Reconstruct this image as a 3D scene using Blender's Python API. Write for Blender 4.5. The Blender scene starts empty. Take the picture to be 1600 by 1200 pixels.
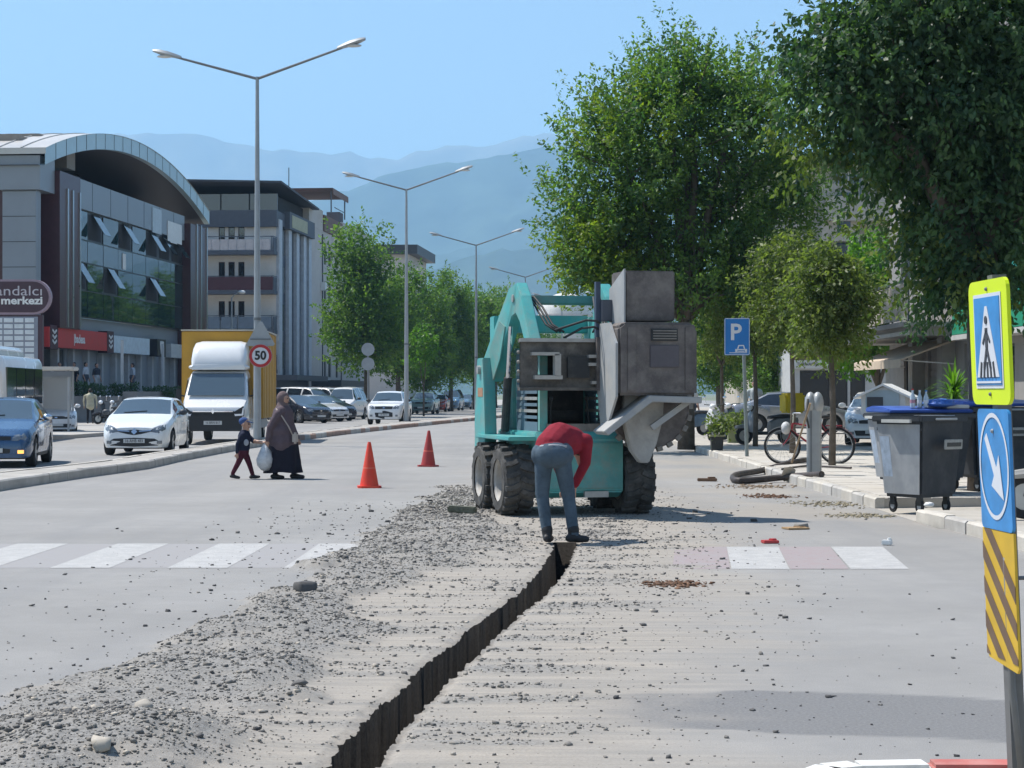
import bpy, bmesh, math, random
import numpy as np
from mathutils import Vector, Matrix, Quaternion
from mathutils.bvhtree import BVHTree
R = math.radians
PI = math.pi
random.seed(7)
rng = np.random.default_rng(7)
scn = bpy.context.scene
col = scn.collection

# ------------------------------------------------------------ camera, sky, sun, exposure
F, HZ, CX, EYE = 2950.0, 614.0, 800.0, 1.55
cam_d = bpy.data.cameras.new('camera')
cam_d.sensor_width = 36.0
cam_d.lens = F / 1600.0 * 36.0
cam_d.shift_y = 14.0 / 1600.0
cam_d.clip_start = 0.1
cam_d.clip_end = 60000.0
cam = bpy.data.objects.new('camera', cam_d)
col.objects.link(cam)
cam.location = (0, 0, EYE)
cam.rotation_euler = (R(90), 0, 0)
scn.camera = cam

SUN_EL = R(60)
SUN_DIR = Vector((-0.90 * math.cos(SUN_EL), 0.436 * math.cos(SUN_EL), math.sin(SUN_EL))).normalized()
world = bpy.data.worlds.new('World')
scn.world = world
world.use_nodes = True
nt = world.node_tree
for n in list(nt.nodes):
    nt.nodes.remove(n)
sky = nt.nodes.new('ShaderNodeTexSky')
sky.sky_type = 'NISHITA'
sky.sun_disc = False
sky.sun_elevation = SUN_EL
sky.sun_rotation = math.atan2(SUN_DIR.x, SUN_DIR.y)
sky.altitude = 100
sky.air_density = 1.15
sky.dust_density = 0.1
sky.ozone_density = 2.6
bg = nt.nodes.new('ShaderNodeBackground')
bg.inputs['Strength'].default_value = 0.10
wo = nt.nodes.new('ShaderNodeOutputWorld')
nt.links.new(sky.outputs[0], bg.inputs[0])
nt.links.new(bg.outputs[0], wo.inputs[0])

sun_d = bpy.data.lights.new('sun', 'SUN')
sun_d.energy = 5.0
sun_d.angle = R(0.53)
sun_d.color = (1.0, 0.955, 0.89)
sun = bpy.data.objects.new('sun', sun_d)
col.objects.link(sun)
sun.rotation_euler = SUN_DIR.to_track_quat('Z', 'Y').to_euler()

scn.view_settings.view_transform = 'Standard'
scn.view_settings.look = 'None'
scn.view_settings.gamma = 1.0
scn.view_settings.use_curve_mapping = False
scn.view_settings.exposure = 0.6
scn.render.engine = 'CYCLES'
scn.cycles.use_denoising = True
scn.cycles.max_bounces = 6
scn.cycles.volume_bounces = 1
scn.cycles.diffuse_bounces = 3
scn.cycles.glossy_bounces = 3
scn.cycles.transmission_bounces = 4
scn.cycles.transparent_max_bounces = 8
scn.cycles.caustics_reflective = False
scn.cycles.caustics_refractive = False

# ------------------------------------------------------------ coordinates
STAN = 0.087                      # the street runs this much to the side per metre
STR = math.atan(STAN)
def G(px, py, z=0.0):             # a ground point seen at a place of the photograph
    Y = F * (EYE - z) / (py - HZ)
    return Vector(((px - CX) / F * Y, Y, z))
def P(px, py, Y):
    return Vector(((px - CX) / F * Y, Y, EYE + (HZ - py) / F * Y))
def PX(px, Y):
    return (px - CX) / F * Y

# ------------------------------------------------------------ helpers
def tag(o, label=None, cat=None, group=None, kind=None):
    if label: o['label'] = label
    if cat: o['category'] = cat
    if group: o['group'] = group
    if kind: o['kind'] = kind
    return o
def thing(name, label, cat, loc=(0, 0, 0), rz=0.0, group=None):
    o = bpy.data.objects.new(name, None)
    col.objects.link(o)
    o.location = loc
    o.rotation_euler = (0, 0, rz)
    o.empty_display_size = 0.2
    return tag(o, label, cat, group)
def link(name, me, parent=None, loc=(0, 0, 0), rot=(0, 0, 0)):
    o = bpy.data.objects.new(name, me)
    col.objects.link(o)
    o.location = loc
    o.rotation_euler = rot
    if parent is not None: o.parent = parent
    return o
def copy_tree(o, parent=None):
    c = o.copy()
    col.objects.link(c)
    c.parent = parent
    for ch in list(o.children):
        copy_tree(ch, c)
    return c

class MB:
    """collects shapes into one mesh"""
    def __init__(s):
        s.v = []; s.f = []; s.m = []
        s.mi = 0
        s.T = None
    def add(s, vs, fs):
        b = len(s.v)
        if s.T is not None:
            vs = [tuple(s.T @ Vector(p)) for p in vs]
        s.v += [tuple(p) for p in vs]
        for f in fs:
            s.f.append([i + b for i in f]); s.m.append(s.mi)
        return s
    def box(s, c, d, rot=None, taper=None):
        x, y, z = d[0] / 2, d[1] / 2, d[2] / 2
        tx, ty = taper if taper else (1, 1)
        vs = [(-x, -y, -z), (x, -y, -z), (x, y, -z), (-x, y, -z), (-x * tx, -y * ty, z), (x * tx, -y * ty, z), (x * tx, y * ty, z), (-x * tx, y * ty, z)]
        if rot is not None:
            mt = rot if isinstance(rot, Matrix) else Matrix.Rotation(rot, 3, 'Z')
            vs = [tuple(mt @ Vector(p)) for p in vs]
        vs = [(p[0] + c[0], p[1] + c[1], p[2] + c[2]) for p in vs]
        return s.add(vs, [(0, 3, 2, 1), (4, 5, 6, 7), (0, 1, 5, 4), (1, 2, 6, 5), (2, 3, 7, 6), (3, 0, 4, 7)])
    def bx(s, x0, x1, y0, y1, z0, z1):
        return s.box(((x0 + x1) / 2, (y0 + y1) / 2, (z0 + z1) / 2), (x1 - x0, y1 - y0, z1 - z0))
    def bar(s, a, b, w, h, up=(0, 0, 1)):
        a, b = Vector(a), Vector(b)
        d = b - a
        L = d.length
        d.normalize()
        u = Vector(up)
        sd = d.cross(u)
        if sd.length < 1e-4: sd = d.cross(Vector((1, 0, 0)))
        sd.normalize(); u = sd.cross(d)
        sd *= w / 2; u = u * (h / 2)
        vs = [a - sd - u, a + sd - u, a + sd + u, a - sd + u, b - sd - u, b + sd - u, b + sd + u, b - sd + u]
        return s.add(vs, [(0, 1, 2, 3), (7, 6, 5, 4), (0, 4, 5, 1), (1, 5, 6, 2), (2, 6, 7, 3), (3, 7, 4, 0)])
    def tube(s, pts, rads, n=8, cap=True):
        pts = [Vector(p) for p in pts]
        if not hasattr(rads, '__len__'): rads = [rads] * len(pts)
        vs = []; fs = []
        up = None
        for i, p in enumerate(pts):
            t = (pts[min(i + 1, len(pts) - 1)] - pts[max(i - 1, 0)])
            if t.length < 1e-9: t = Vector((0, 0, 1))
            t.normalize()
            if up is None:
                up = t.orthogonal().normalized()
            up = (up - t * up.dot(t))
            if up.length < 1e-6: up = t.orthogonal()
            up.normalize()
            sd = t.cross(up)
            for k in range(n):
                a = 2 * PI * k / n
                vs.append(p + (up * math.cos(a) + sd * math.sin(a)) * rads[i])
        for i in range(len(pts) - 1):
            for k in range(n):
                k2 = (k + 1) % n
                fs.append((i * n + k, i * n + k2, (i + 1) * n + k2, (i + 1) * n + k))
        if cap:
            fs.append(tuple(range(n - 1, -1, -1)))
            fs.append(tuple((len(pts) - 1) * n + k for k in range(n)))
        return s.add(vs, fs)
    def cyl(s, a, b, r, r2=None, n=12):
        return s.tube([a, b], [r, r if r2 is None else r2], n)
    def lathe(s, prof, c=(0, 0, 0), n=16, axis='Z', cap=True):
        vs = []; fs = []
        for (r, z) in prof:
            for k in range(n):
                a = 2 * PI * k / n
                p = (r * math.cos(a), r * math.sin(a), z)
                if axis == 'X': p = (p[2], p[0], p[1])
                elif axis == 'Y': p = (p[1], p[2], p[0])
                vs.append((p[0] + c[0], p[1] + c[1], p[2] + c[2]))
        for i in range(len(prof) - 1):
            for k in range(n):
                k2 = (k + 1) % n
                fs.append((i * n + k, i * n + k2, (i + 1) * n + k2, (i + 1) * n + k))
        if cap:
            fs.append(tuple(range(n - 1, -1, -1)))
            fs.append(tuple((len(prof) - 1) * n + k for k in range(n)))
        return s.add(vs, fs)
    def prism(s, poly, h, fn):
        """poly: 2-D outline (ccw), fn(u, v, w) -> 3-D, thickness w from 0 to h"""
        n = len(poly)
        vs = [fn(u, v, 0) for u, v in poly] + [fn(u, v, h) for u, v in poly]
        fs = [tuple(range(n - 1, -1, -1)), tuple(range(n, 2 * n))]
        for i in range(n):
            j = (i + 1) % n
            fs.append((i, j, n + j, n + i))
        return s.add(vs, fs)
    def sphere(s, c, r, n=10, m=7):
        if not hasattr(r, '__len__'): r = (r, r, r)
        prof = [(max(1e-4, math.sin(PI * i / m)), -math.cos(PI * i / m)) for i in range(m + 1)]
        vs = []; fs = []
        for (q, z) in prof:
            for k in range(n):
                a = 2 * PI * k / n
                vs.append((c[0] + r[0] * q * math.cos(a), c[1] + r[1] * q * math.sin(a), c[2] + r[2] * z))
        for i in range(m):
            for k in range(n):
                k2 = (k + 1) % n
                fs.append((i * n + k, i * n + k2, (i + 1) * n + k2, (i + 1) * n + k))
        return s.add(vs, fs)
    def mesh(s, name, mats, smooth=False):
        me = bpy.data.meshes.new(name)
        me.from_pydata([tuple(p) for p in s.v], [], s.f)
        for m in (mats if isinstance(mats, (list, tuple)) else [mats]):
            me.materials.append(m)
        me.polygons.foreach_set('material_index', s.m)
        if smooth:
            bm = bmesh.new(); bm.from_mesh(me)
            bmesh.ops.recalc_face_normals(bm, faces=bm.faces)
            for f in bm.faces: f.smooth = True
            if smooth is not True:
                for e in bm.edges:
                    if len(e.link_faces) == 2 and e.calc_face_angle(0) > R(smooth): e.smooth = False
            bm.to_mesh(me); bm.free()
        me.update()
        return me
    def build(s, name, mats, parent=None, loc=(0, 0, 0), rot=(0, 0, 0), smooth=False, bevel=0):
        me = s.mesh(name, mats, smooth)
        if bevel:
            bm = bmesh.new(); bm.from_mesh(me)
            bmesh.ops.remove_doubles(bm, verts=bm.verts, dist=1e-5)
            es = [e for e in bm.edges if len(e.link_faces) == 2 and e.calc_face_angle(0) > R(25)]
            bmesh.ops.bevel(bm, geom=es, offset=bevel, segments=2, affect='EDGES', clamp_overlap=True)
            for f in bm.faces: f.smooth = False
            bm.to_mesh(me); bm.free()
        return link(name, me, parent, loc, rot)

def grid_mesh(name, V, mats, smooth=True, attrs=None, mi=None, flip=False):
    """V: array rows x cols x 3"""
    r, c = V.shape[:2]
    idx = np.arange(r * c).reshape(r, c)
    q = np.stack([idx[:-1, :-1], idx[:-1, 1:], idx[1:, 1:], idx[1:, :-1]], -1).reshape(-1, 4)
    if flip: q = q[:, ::-1]
    return np_mesh(name, V.reshape(-1, 3), q, mats, smooth, attrs)
def np_mesh(name, V, Fq, mats, smooth=False, attrs=None):
    me = bpy.data.meshes.new(name)
    n, k = Fq.shape
    me.vertices.add(len(V)); me.vertices.foreach_set('co', np.ascontiguousarray(V, dtype=np.float32).ravel())
    me.loops.add(n * k); me.loops.foreach_set('vertex_index', np.ascontiguousarray(Fq, dtype=np.int32).ravel())
    me.polygons.add(n); me.polygons.foreach_set('loop_start', np.arange(0, n * k, k, dtype=np.int32))
    me.polygons.foreach_set('loop_total', np.full(n, k, dtype=np.int32))
    if smooth: me.polygons.foreach_set('use_smooth', np.ones(n, dtype=bool))
    for m in (mats if isinstance(mats, (list, tuple)) else [mats]): me.materials.append(m)
    if attrs:
        for an, (dom, arr) in attrs.items():
            if arr.ndim == 2:
                a = me.attributes.new(an, 'FLOAT_COLOR', dom)
                a.data.foreach_set('color', np.ascontiguousarray(arr, dtype=np.float32).ravel())
            else:
                a = me.attributes.new(an, 'FLOAT', dom)
                a.data.foreach_set('value', np.ascontiguousarray(arr, dtype=np.float32).ravel())
    me.update(calc_edges=True)
    me.validate()
    return me

# value noise for shapes
_perm = rng.random((256, 256))
def vnoise(x, y):
    x = np.asarray(x, dtype=float); y = np.asarray(y, dtype=float)
    xi = np.floor(x).astype(int); yi = np.floor(y).astype(int)
    fx = x - xi; fy = y - yi
    fx = fx * fx * (3 - 2 * fx); fy = fy * fy * (3 - 2 * fy)
    a = _perm[xi % 256, yi % 256]; b = _perm[(xi + 1) % 256, yi % 256]
    c = _perm[xi % 256, (yi + 1) % 256]; d = _perm[(xi + 1) % 256, (yi + 1) % 256]
    return (a * (1 - fx) + b * fx) * (1 - fy) + (c * (1 - fx) + d * fx) * fy
def fbm(x, y, o=4):
    s = 0; a = 0.5; t = 0
    for k in range(o):
        s = s + a * vnoise(x * 2 ** k + 17 * k, y * 2 ** k + 31 * k); t += a; a *= 0.5
    return s / t
def sstep(a, b, x):
    t = np.clip((np.asarray(x, dtype=float) - a) / (b - a), 0, 1)
    return t * t * (3 - 2 * t)

# ------------------------------------------------------------ materials
_mats = {}
def _new(name):
    m = bpy.data.materials.new(name); m.use_nodes = True
    t = m.node_tree
    return m, t, t.nodes['Principled BSDF'], t.nodes['Material Output']
def M(name, c=None, rough=0.6, metal=0.0, var=0.12, scale=3.0, bump=0.0, bscale=40.0, spec=0.4, coat=0.0, dirt=0.0, dirtc=(0.32, 0.28, 0.22), emit=0.0, alpha=1.0):
    if name in _mats: return _mats[name]
    m, t, b, o = _new(name)
    tc = t.nodes.new('ShaderNodeTexCoord')
    nz = t.nodes.new('ShaderNodeTexNoise'); nz.inputs['Scale'].default_value = scale; nz.inputs['Detail'].default_value = 6; nz.inputs['Roughness'].default_value = 0.65
    t.links.new(tc.outputs['Object'], nz.inputs['Vector'])
    rp = t.nodes.new('ShaderNodeValToRGB')
    rp.color_ramp.elements[0].position = 0.3; rp.color_ramp.elements[1].position = 0.7
    rp.color_ramp.elements[0].color = tuple(max(0, x * (1 - var)) for x in c) + (1,)
    rp.color_ramp.elements[1].color = tuple(min(1, x * (1 + var)) for x in c) + (1,)
    t.links.new(nz.outputs['Fac'], rp.inputs['Fac'])
    out = rp.outputs['Color']
    if dirt > 0:
        n2 = t.nodes.new('ShaderNodeTexNoise'); n2.inputs['Scale'].default_value = scale * 0.7 + 0.6; n2.inputs['Detail'].default_value = 8; n2.inputs['Roughness'].default_value = 0.75
        t.links.new(tc.outputs['Object'], n2.inputs['Vector'])
        mr = t.nodes.new('ShaderNodeMapRange'); mr.inputs['From Min'].default_value = 0.46; mr.inputs['From Max'].default_value = 0.66; mr.inputs['To Max'].default_value = dirt
        t.links.new(n2.outputs['Fac'], mr.inputs['Value'])
        mx = t.nodes.new('ShaderNodeMixRGB'); mx.inputs['Color2'].default_value = tuple(dirtc) + (1,)
        t.links.new(mr.outputs['Result'], mx.inputs['Fac']); t.links.new(out, mx.inputs['Color1'])
        out = mx.outputs['Color']
    t.links.new(out, b.inputs['Base Color'])
    rr = t.nodes.new('ShaderNodeMapRange'); rr.inputs['To Min'].default_value = max(0.03, rough - 0.08); rr.inputs['To Max'].default_value = min(1, rough + 0.08)
    t.links.new(nz.outputs['Fac'], rr.inputs['Value']); t.links.new(rr.outputs['Result'], b.inputs['Roughness'])
    b.inputs['Metallic'].default_value = metal
    b.inputs['Specular IOR Level'].default_value = spec
    b.inputs['Coat Weight'].default_value = coat
    if emit:
        b.inputs['Emission Color'].default_value = tuple(c) + (1,); b.inputs['Emission Strength'].default_value = emit
    if alpha < 1: b.inputs['Alpha'].default_value = alpha
    if bump:
        nb = t.nodes.new('ShaderNodeTexNoise'); nb.inputs['Scale'].default_value = bscale; nb.inputs['Detail'].default_value = 5
        t.links.new(tc.outputs['Object'], nb.inputs['Vector'])
        bp = t.nodes.new('ShaderNodeBump'); bp.inputs['Strength'].default_value = bump; bp.inputs['Distance'].default_value = 0.02
        t.links.new(nb.outputs['Fac'], bp.inputs['Height']); t.links.new(bp.outputs['Normal'], b.inputs['Normal'])
    _mats[name] = m
    return m
def glass(name, c=(0.02, 0.03, 0.035), rough=0.04, trans=0.0):
    if name in _mats: return _mats[name]
    m, t, b, o = _new(name)
    b.inputs['Base Color'].default_value = tuple(c) + (1,)
    b.inputs['Roughness'].default_value = rough
    b.inputs['Specular IOR Level'].default_value = 0.9
    b.inputs['IOR'].default_value = 1.6
    tc = t.nodes.new('ShaderNodeTexCoord')
    nz = t.nodes.new('ShaderNodeTexNoise'); nz.inputs['Scale'].default_value = 1.3; nz.inputs['Detail'].default_value = 2
    t.links.new(tc.outputs['Object'], nz.inputs['Vector'])
    bp = t.nodes.new('ShaderNodeBump'); bp.inputs['Strength'].default_value = 0.08; bp.inputs['Distance'].default_value = 0.02
    t.links.new(nz.outputs['Fac'], bp.inputs['Height']); t.links.new(bp.outputs['Normal'], b.inputs['Normal'])
    if trans: b.inputs['Transmission Weight'].default_value = trans
    _mats[name] = m
    return m
def leafmat(name, c, trans=0.35, c2=None):
    if name in _mats: return _mats[name]
    m, t, b, o = _new(name)
    at = t.nodes.new('ShaderNodeAttribute'); at.attribute_name = 'tint'
    mx = t.nodes.new('ShaderNodeMixRGB')
    mx.inputs['Color1'].default_value = tuple(c) + (1,)
    mx.inputs['Color2'].default_value = tuple(c2 or (c[0] * 2.2, c[1] * 1.9, c[2] * 1.1)) + (1,)
    t.links.new(at.outputs['Fac'], mx.inputs['Fac'])
    t.links.new(mx.outputs['Color'], b.inputs['Base Color'])
    b.inputs['Roughness'].default_value = 0.5
    b.inputs['Specular IOR Level'].default_value = 0.35
    tr = t.nodes.new('ShaderNodeBsdfTranslucent')
    br = t.nodes.new('ShaderNodeMixRGB'); br.blend_type = 'MULTIPLY'; br.inputs['Fac'].default_value = 1; br.inputs['Color2'].default_value = (1.5, 1.75, 0.55, 1)
    t.links.new(mx.outputs['Color'], br.inputs['Color1']); t.links.new(br.outputs['Color'], tr.inputs['Color'])
    ms = t.nodes.new('ShaderNodeMixShader'); ms.inputs['Fac'].default_value = trans
    t.links.new(b.outputs[0], ms.inputs[1]); t.links.new(tr.outputs[0], ms.inputs[2]); t.links.new(ms.outputs[0], o.inputs['Surface'])
    _mats[name] = m
    return m
def text_obj(name, txt, size, mat, parent=None, loc=(0, 0, 0), rot=(R(90), 0, 0), align='CENTER', depth=0.002, sx=1.0, bold=0.0, shear=0.0):
    cu = bpy.data.curves.new(name, 'FONT')
    cu.body = txt; cu.size = size; cu.align_x = align; cu.align_y = 'CENTER'; cu.extrude = depth; cu.offset = bold; cu.resolution_u = 3; cu.shear = shear
    tmp = bpy.data.objects.new(name + '_tmp', cu)
    col.objects.link(tmp)
    dg = bpy.context.evaluated_depsgraph_get()
    me = bpy.data.meshes.new_from_object(tmp.evaluated_get(dg))
    bpy.data.objects.remove(tmp); bpy.data.curves.remove(cu)
    me.name = name
    me.materials.clear(); me.materials.append(mat)
    o = link(name, me, parent, loc, rot)
    o.scale = (sx, 1, 1)
    return o
# ============================================================ ground, road, trench, pavements
def mat_road():
    m, t, b, o = _new('asphalt_bleached')
    N = t.nodes.new; L = t.links.new
    tc = N('ShaderNodeTexCoord')
    def noise(scale, detail=6, rough=0.6, vec=None):
        n = N('ShaderNodeTexNoise'); n.inputs['Scale'].default_value = scale; n.inputs['Detail'].default_value = detail; n.inputs['Roughness'].default_value = rough
        L(vec or tc.outputs['Object'], n.inputs['Vector']); return n.outputs['Fac']
    def mp(s):
        q = N('ShaderNodeMapping'); q.inputs['Scale'].default_value = s; L(tc.outputs['Object'], q.inputs['Vector']); return q.outputs['Vector']
    def rng_(v, a, b_, c, d):
        q = N('ShaderNodeMapRange'); q.inputs['From Min'].default_value = a; q.inputs['From Max'].default_value = b_; q.inputs['To Min'].default_value = c; q.inputs['To Max'].default_value = d
        L(v, q.inputs['Value']); return q.outputs['Result']
    def mix(f, a, b_, mode='MIX'):
        q = N('ShaderNodeMixRGB'); q.blend_type = mode
        if isinstance(f, float): q.inputs['Fac'].default_value = f
        else: L(f, q.inputs['Fac'])
        for i, x in ((1, a), (2, b_)):
            if isinstance(x, tuple): q.inputs[i].default_value = x + (1,)
            else: L(x, q.inputs[i])
        return q.outputs['Color']
    def att(n):
        q = N('ShaderNodeAttribute'); q.attribute_name = n; return q.outputs['Fac']
    base = mix(rng_(noise(0.35, 5), 0.35, 0.65, 0, 1), (0.288, 0.278, 0.263), (0.348, 0.336, 0.319))
    base = mix(rng_(noise(1.0, 4, 0.6, mp((0.9, 0.05, 1))), 0.48, 0.72, 0, 0.5), base, (0.225, 0.225, 0.23))
    base = mix(rng_(noise(2.6, 7, 0.72), 0.40, 0.66, 0, 0.34), base, (0.235, 0.23, 0.222))
    base = mix(rng_(noise(160, 3, 0.7), 0.42, 0.62, 0, 0.36), base, (0.15, 0.15, 0.15))
    base = mix(rng_(noise(90, 2, 0.7), 0.60, 0.72, 0, 0.5), base, (0.42, 0.415, 0.40))
    dust = rng_(att('dust'), 0, 1, 0, 1)
    dn = mix(rng_(noise(3, 6, 0.7, mp((0.25, 3.2, 1))), 0.4, 0.62, 0, 1), (0.40, 0.355, 0.30), (0.30, 0.275, 0.24))
    dn = mix(rng_(noise(70, 4, 0.75), 0.45, 0.65, 0, 0.4), dn, (0.18, 0.165, 0.15))
    c = mix(dust, base, dn)
    sp = mix(rng_(noise(45, 5, 0.8), 0.38, 0.62, 0, 1), (0.16, 0.153, 0.145), (0.33, 0.315, 0.29))
    sp = mix(rng_(noise(5, 4, 0.6), 0.45, 0.7, 0, 0.5), sp, (0.29, 0.265, 0.23))
    c = mix(att('spoil'), c, sp)
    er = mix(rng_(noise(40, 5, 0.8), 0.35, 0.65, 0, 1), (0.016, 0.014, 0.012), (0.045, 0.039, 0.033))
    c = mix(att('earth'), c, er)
    pk = mix(rng_(noise(60, 4, 0.7), 0.4, 0.65, 0, 1), (0.150, 0.150, 0.153), (0.215, 0.213, 0.21))
    c = mix(rng_(att('patch'), 0, 1, 0, 0.85), c, pk)
    L(c, b.inputs['Base Color'])
    b.inputs['Roughness'].default_value = 0.9
    b.inputs['Specular IOR Level'].default_value = 0.2
    bp = N('ShaderNodeBump'); bp.inputs['Strength'].default_value = 0.5; bp.inputs['Distance'].default_value = 0.012
    L(noise(130, 4, 0.75), bp.inputs['Height'])
    L(bp.outputs['Normal'], b.inputs['Normal'])
    return m
ROAD = mat_road()

# the big sheet under everything
mb = MB()
mb.add([(-16000, -400, -0.6), (16000, -400, -0.6), (16000, 15000, -0.6), (-16000, 15000, -0.6)], [(0, 1, 2, 3)])
tag(mb.build('ground', M('earth_plain', (0.16, 0.17, 0.10), 0.95, var=0.3, scale=0.01)), kind='structure')

# trench line through the work zone
TPIX = [(500, 1260), (555, 1190), (600, 1130), (650, 1085), (700, 1035), (770, 975), (835, 925), (868, 885), (882, 858)]
_tp = np.array([[G(*p).x, G(*p).y] for p in TPIX])
def tx(y):
    y = np.asarray(y, dtype=float)
    r = np.interp(y, _tp[:, 1], _tp[:, 0])
    s = (_tp[-1, 0] - _tp[-3, 0]) / (_tp[-1, 1] - _tp[-3, 1])
    r = np.where(y > _tp[-1, 1], _tp[-1, 0] + (y - _tp[-1, 1]) * s * 0.5, r)
    return r
TR_END = float(_tp[-1, 1]) + 0.75
def edge_l(y):
    return np.interp(y, [6, 8.86, 12.3, 17.9, 24.6, 40, 60], [-2.75, -2.45, -2.1, -1.66, -1.36, -0.9, -0.4])
def masks(x, y):
    t = tx(y)
    e = edge_l(y) + (fbm(x * 0.9, y * 0.9) - 0.5) * 0.9 + (fbm(x * 4, y * 4, 3) - 0.5) * 0.3
    inn = sstep(-0.05, 0.18, x - e)                            # inside the left edge
    wid = np.interp(y, [6, 9, 14, 18, 25, 40], [1.5, 1.25, 0.95, 1.25, 1.6, 1.4])
    ridge = inn * (1 - sstep(wid * 0.65, wid * 1.15, x - e + (fbm(x * 2 + 9, y * 1.2) - 0.5) * 1.0))
    side = x - t
    right = sstep(0.08, 0.2, side) * (1 - sstep(0.45, 1.35, side + (fbm(x * 1.3, y * 1.6 + 40) - 0.5) * 1.5))
    streak = sstep(0.47, 0.58, fbm(x * 0.8 + 3, y * 6.5, 4))
    spoil = np.clip(ridge * (0.55 + 0.6 * sstep(0.35, 0.55, fbm(x * 1.6 + 5, y * 3.0))) + right * streak * 0.75 + inn * (1 - sstep(-0.1, 0.5, side)) * sstep(0.52, 0.62, fbm(x * 0.7, y * 5 + 77, 4)) * 0.5, 0, 1)
    dust = np.clip(inn * (1 - sstep(0.7, 2.4, side + (fbm(x, y * 2 + 11) - 0.5) * 1.2)) * (0.75 + 0.3 * fbm(x * 2, y * 2)), 0, 1)
    far = 1 - sstep(27, 34, y)
    warm = sstep(1.6, 3.5, x) * sstep(19, 25, y) * (1 - sstep(42, 52, y)) * sstep(0.35, 0.6, fbm(x * 0.8, y * 0.5 + 3)) * 0.6
    dust = np.clip(dust * (0.3 + 0.7 * far) + warm, 0, 1)
    return spoil * far, dust, ridge * far * (1 - 0.75 * sstep(19, 26, y))
def height(x, y):
    sp, du, ri = masks(x, y)
    lump = 0.35 + 1.1 * sstep(0.3, 0.75, fbm(x * 1.1 + 20, y * 0.9))
    h = ri * 0.062 * lump + sp * 0.012 * fbm(x * 9, y * 9, 3) + du * 0.006 * fbm(x * 1.2, y * 14, 3)
    d2 = ((x + 1.85) / 0.75) ** 2 + ((y - 8.3) / 0.65) ** 2
    h = h + 0.10 * np.exp(-d2 * 1.6) * (0.7 + 0.6 * fbm(x * 6, y * 6))
    return h
def patch_mask(x, y):
    nz = (fbm(x * 3 + 4, y * 3, 4) - 0.5) * 0.16
    lo = np.interp(x, [0.2, 1.0, 1.7, 2.4, 3.6, 5], [8.8, 8.62, 8.5, 8.25, 8.1, 8.0]) + nz
    hi = np.interp(x, [0.2, 0.6, 1.2, 2.0, 2.7, 3.4, 5], [9.5, 9.72, 9.85, 9.7, 9.5, 9.35, 9.3]) + nz
    return sstep(0, 0.05, y - lo) * sstep(0, 0.05, hi - y) * sstep(0.0, 0.9, x - 0.25 + nz * 5)
X0, X1, Y0, Y1 = -7.0, 4.86, 3.0, 30.0
def near_grid():
    us = np.concatenate([np.linspace(-6.4, -3.2, 16, endpoint=False), np.linspace(-3.2, -0.35, 105, endpoint=False), np.linspace(-0.35, -0.125, 11, endpoint=False),
                         [-0.1145, -0.113, -0.107], np.linspace(-0.07, 0.07, 5), [0.107, 0.113, 0.1145], np.linspace(0.125, 0.35, 11, endpoint=False), np.linspace(0.35, 2.0, 60, endpoint=False), np.linspace(2.0, 4.9, 22)])
    ys = [Y0]
    while ys[-1] < Y1: ys.append(ys[-1] + 0.0022 * ys[-1] + 0.004)
    ys = np.array(ys); ys[-1] = Y1
    U, Yg = np.meshgrid(us, ys)
    T = tx(Yg)
    jl = (fbm(Yg * 9, Yg * 0 + 3, 3) - 0.5) * 0.075 + (vnoise(Yg * 38, Yg * 0 + 8) - 0.5) * 0.014
    jr = (fbm(Yg * 8, Yg * 0 + 60, 3) - 0.5) * 0.07
    nearT = np.exp(-(U / 0.22) ** 2)
    X = T + U + nearT * np.where(U < 0, jl, jr)
    X = X + np.where(np.abs(U) < 0.108, (fbm(Yg * 3.1 + 70, Yg * 0 + 2, 4) - 0.5) * 0.05, 0)
    # straight outer edges
    wl = sstep(-3.2, -6.4, U); wr = sstep(2.0, 4.9, U)
    X = X * (1 - wl) + X0 * wl * 1.0
    X = np.where(U <= -3.2, (T - 3.2) * (1 - (U + 3.2) / -3.2) + X0 * ((U + 3.2) / -3.2), X)
    X = np.where(U >= 2.0, (T + 2.0) * (1 - (U - 2.0) / 2.9) + X1 * ((U - 2.0) / 2.9), X)
    Z = height(X, Yg)
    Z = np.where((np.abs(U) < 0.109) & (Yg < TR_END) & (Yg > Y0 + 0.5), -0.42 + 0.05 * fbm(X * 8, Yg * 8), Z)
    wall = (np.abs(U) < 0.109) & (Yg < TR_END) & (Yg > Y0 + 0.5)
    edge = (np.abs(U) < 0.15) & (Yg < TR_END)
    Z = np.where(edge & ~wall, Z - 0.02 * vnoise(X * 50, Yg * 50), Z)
    # borders flush with the sheet around
    brd = np.minimum(np.minimum(sstep(0, 0.25, X - X0), sstep(0, 0.25, X1 - X)), sstep(0, 0.8, Y1 - Yg) * sstep(0, 1.2, Yg - Y0))
    Z = np.where(wall, Z, Z * brd)
    sp, du, ri = masks(X, Yg)
    dk = ((X + 1.85) / 0.75) ** 2 + ((Yg - 8.3) / 0.65) ** 2
    sp = np.clip(sp + 0.8 * np.exp(-dk * 1.6), 0, 1)
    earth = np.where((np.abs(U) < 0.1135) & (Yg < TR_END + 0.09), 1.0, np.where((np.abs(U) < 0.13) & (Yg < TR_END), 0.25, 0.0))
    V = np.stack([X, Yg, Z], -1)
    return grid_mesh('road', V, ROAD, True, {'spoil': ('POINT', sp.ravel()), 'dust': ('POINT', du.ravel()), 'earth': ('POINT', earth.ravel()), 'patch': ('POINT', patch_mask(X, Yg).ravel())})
tag(link('road', near_grid()), kind='structure')
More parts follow.
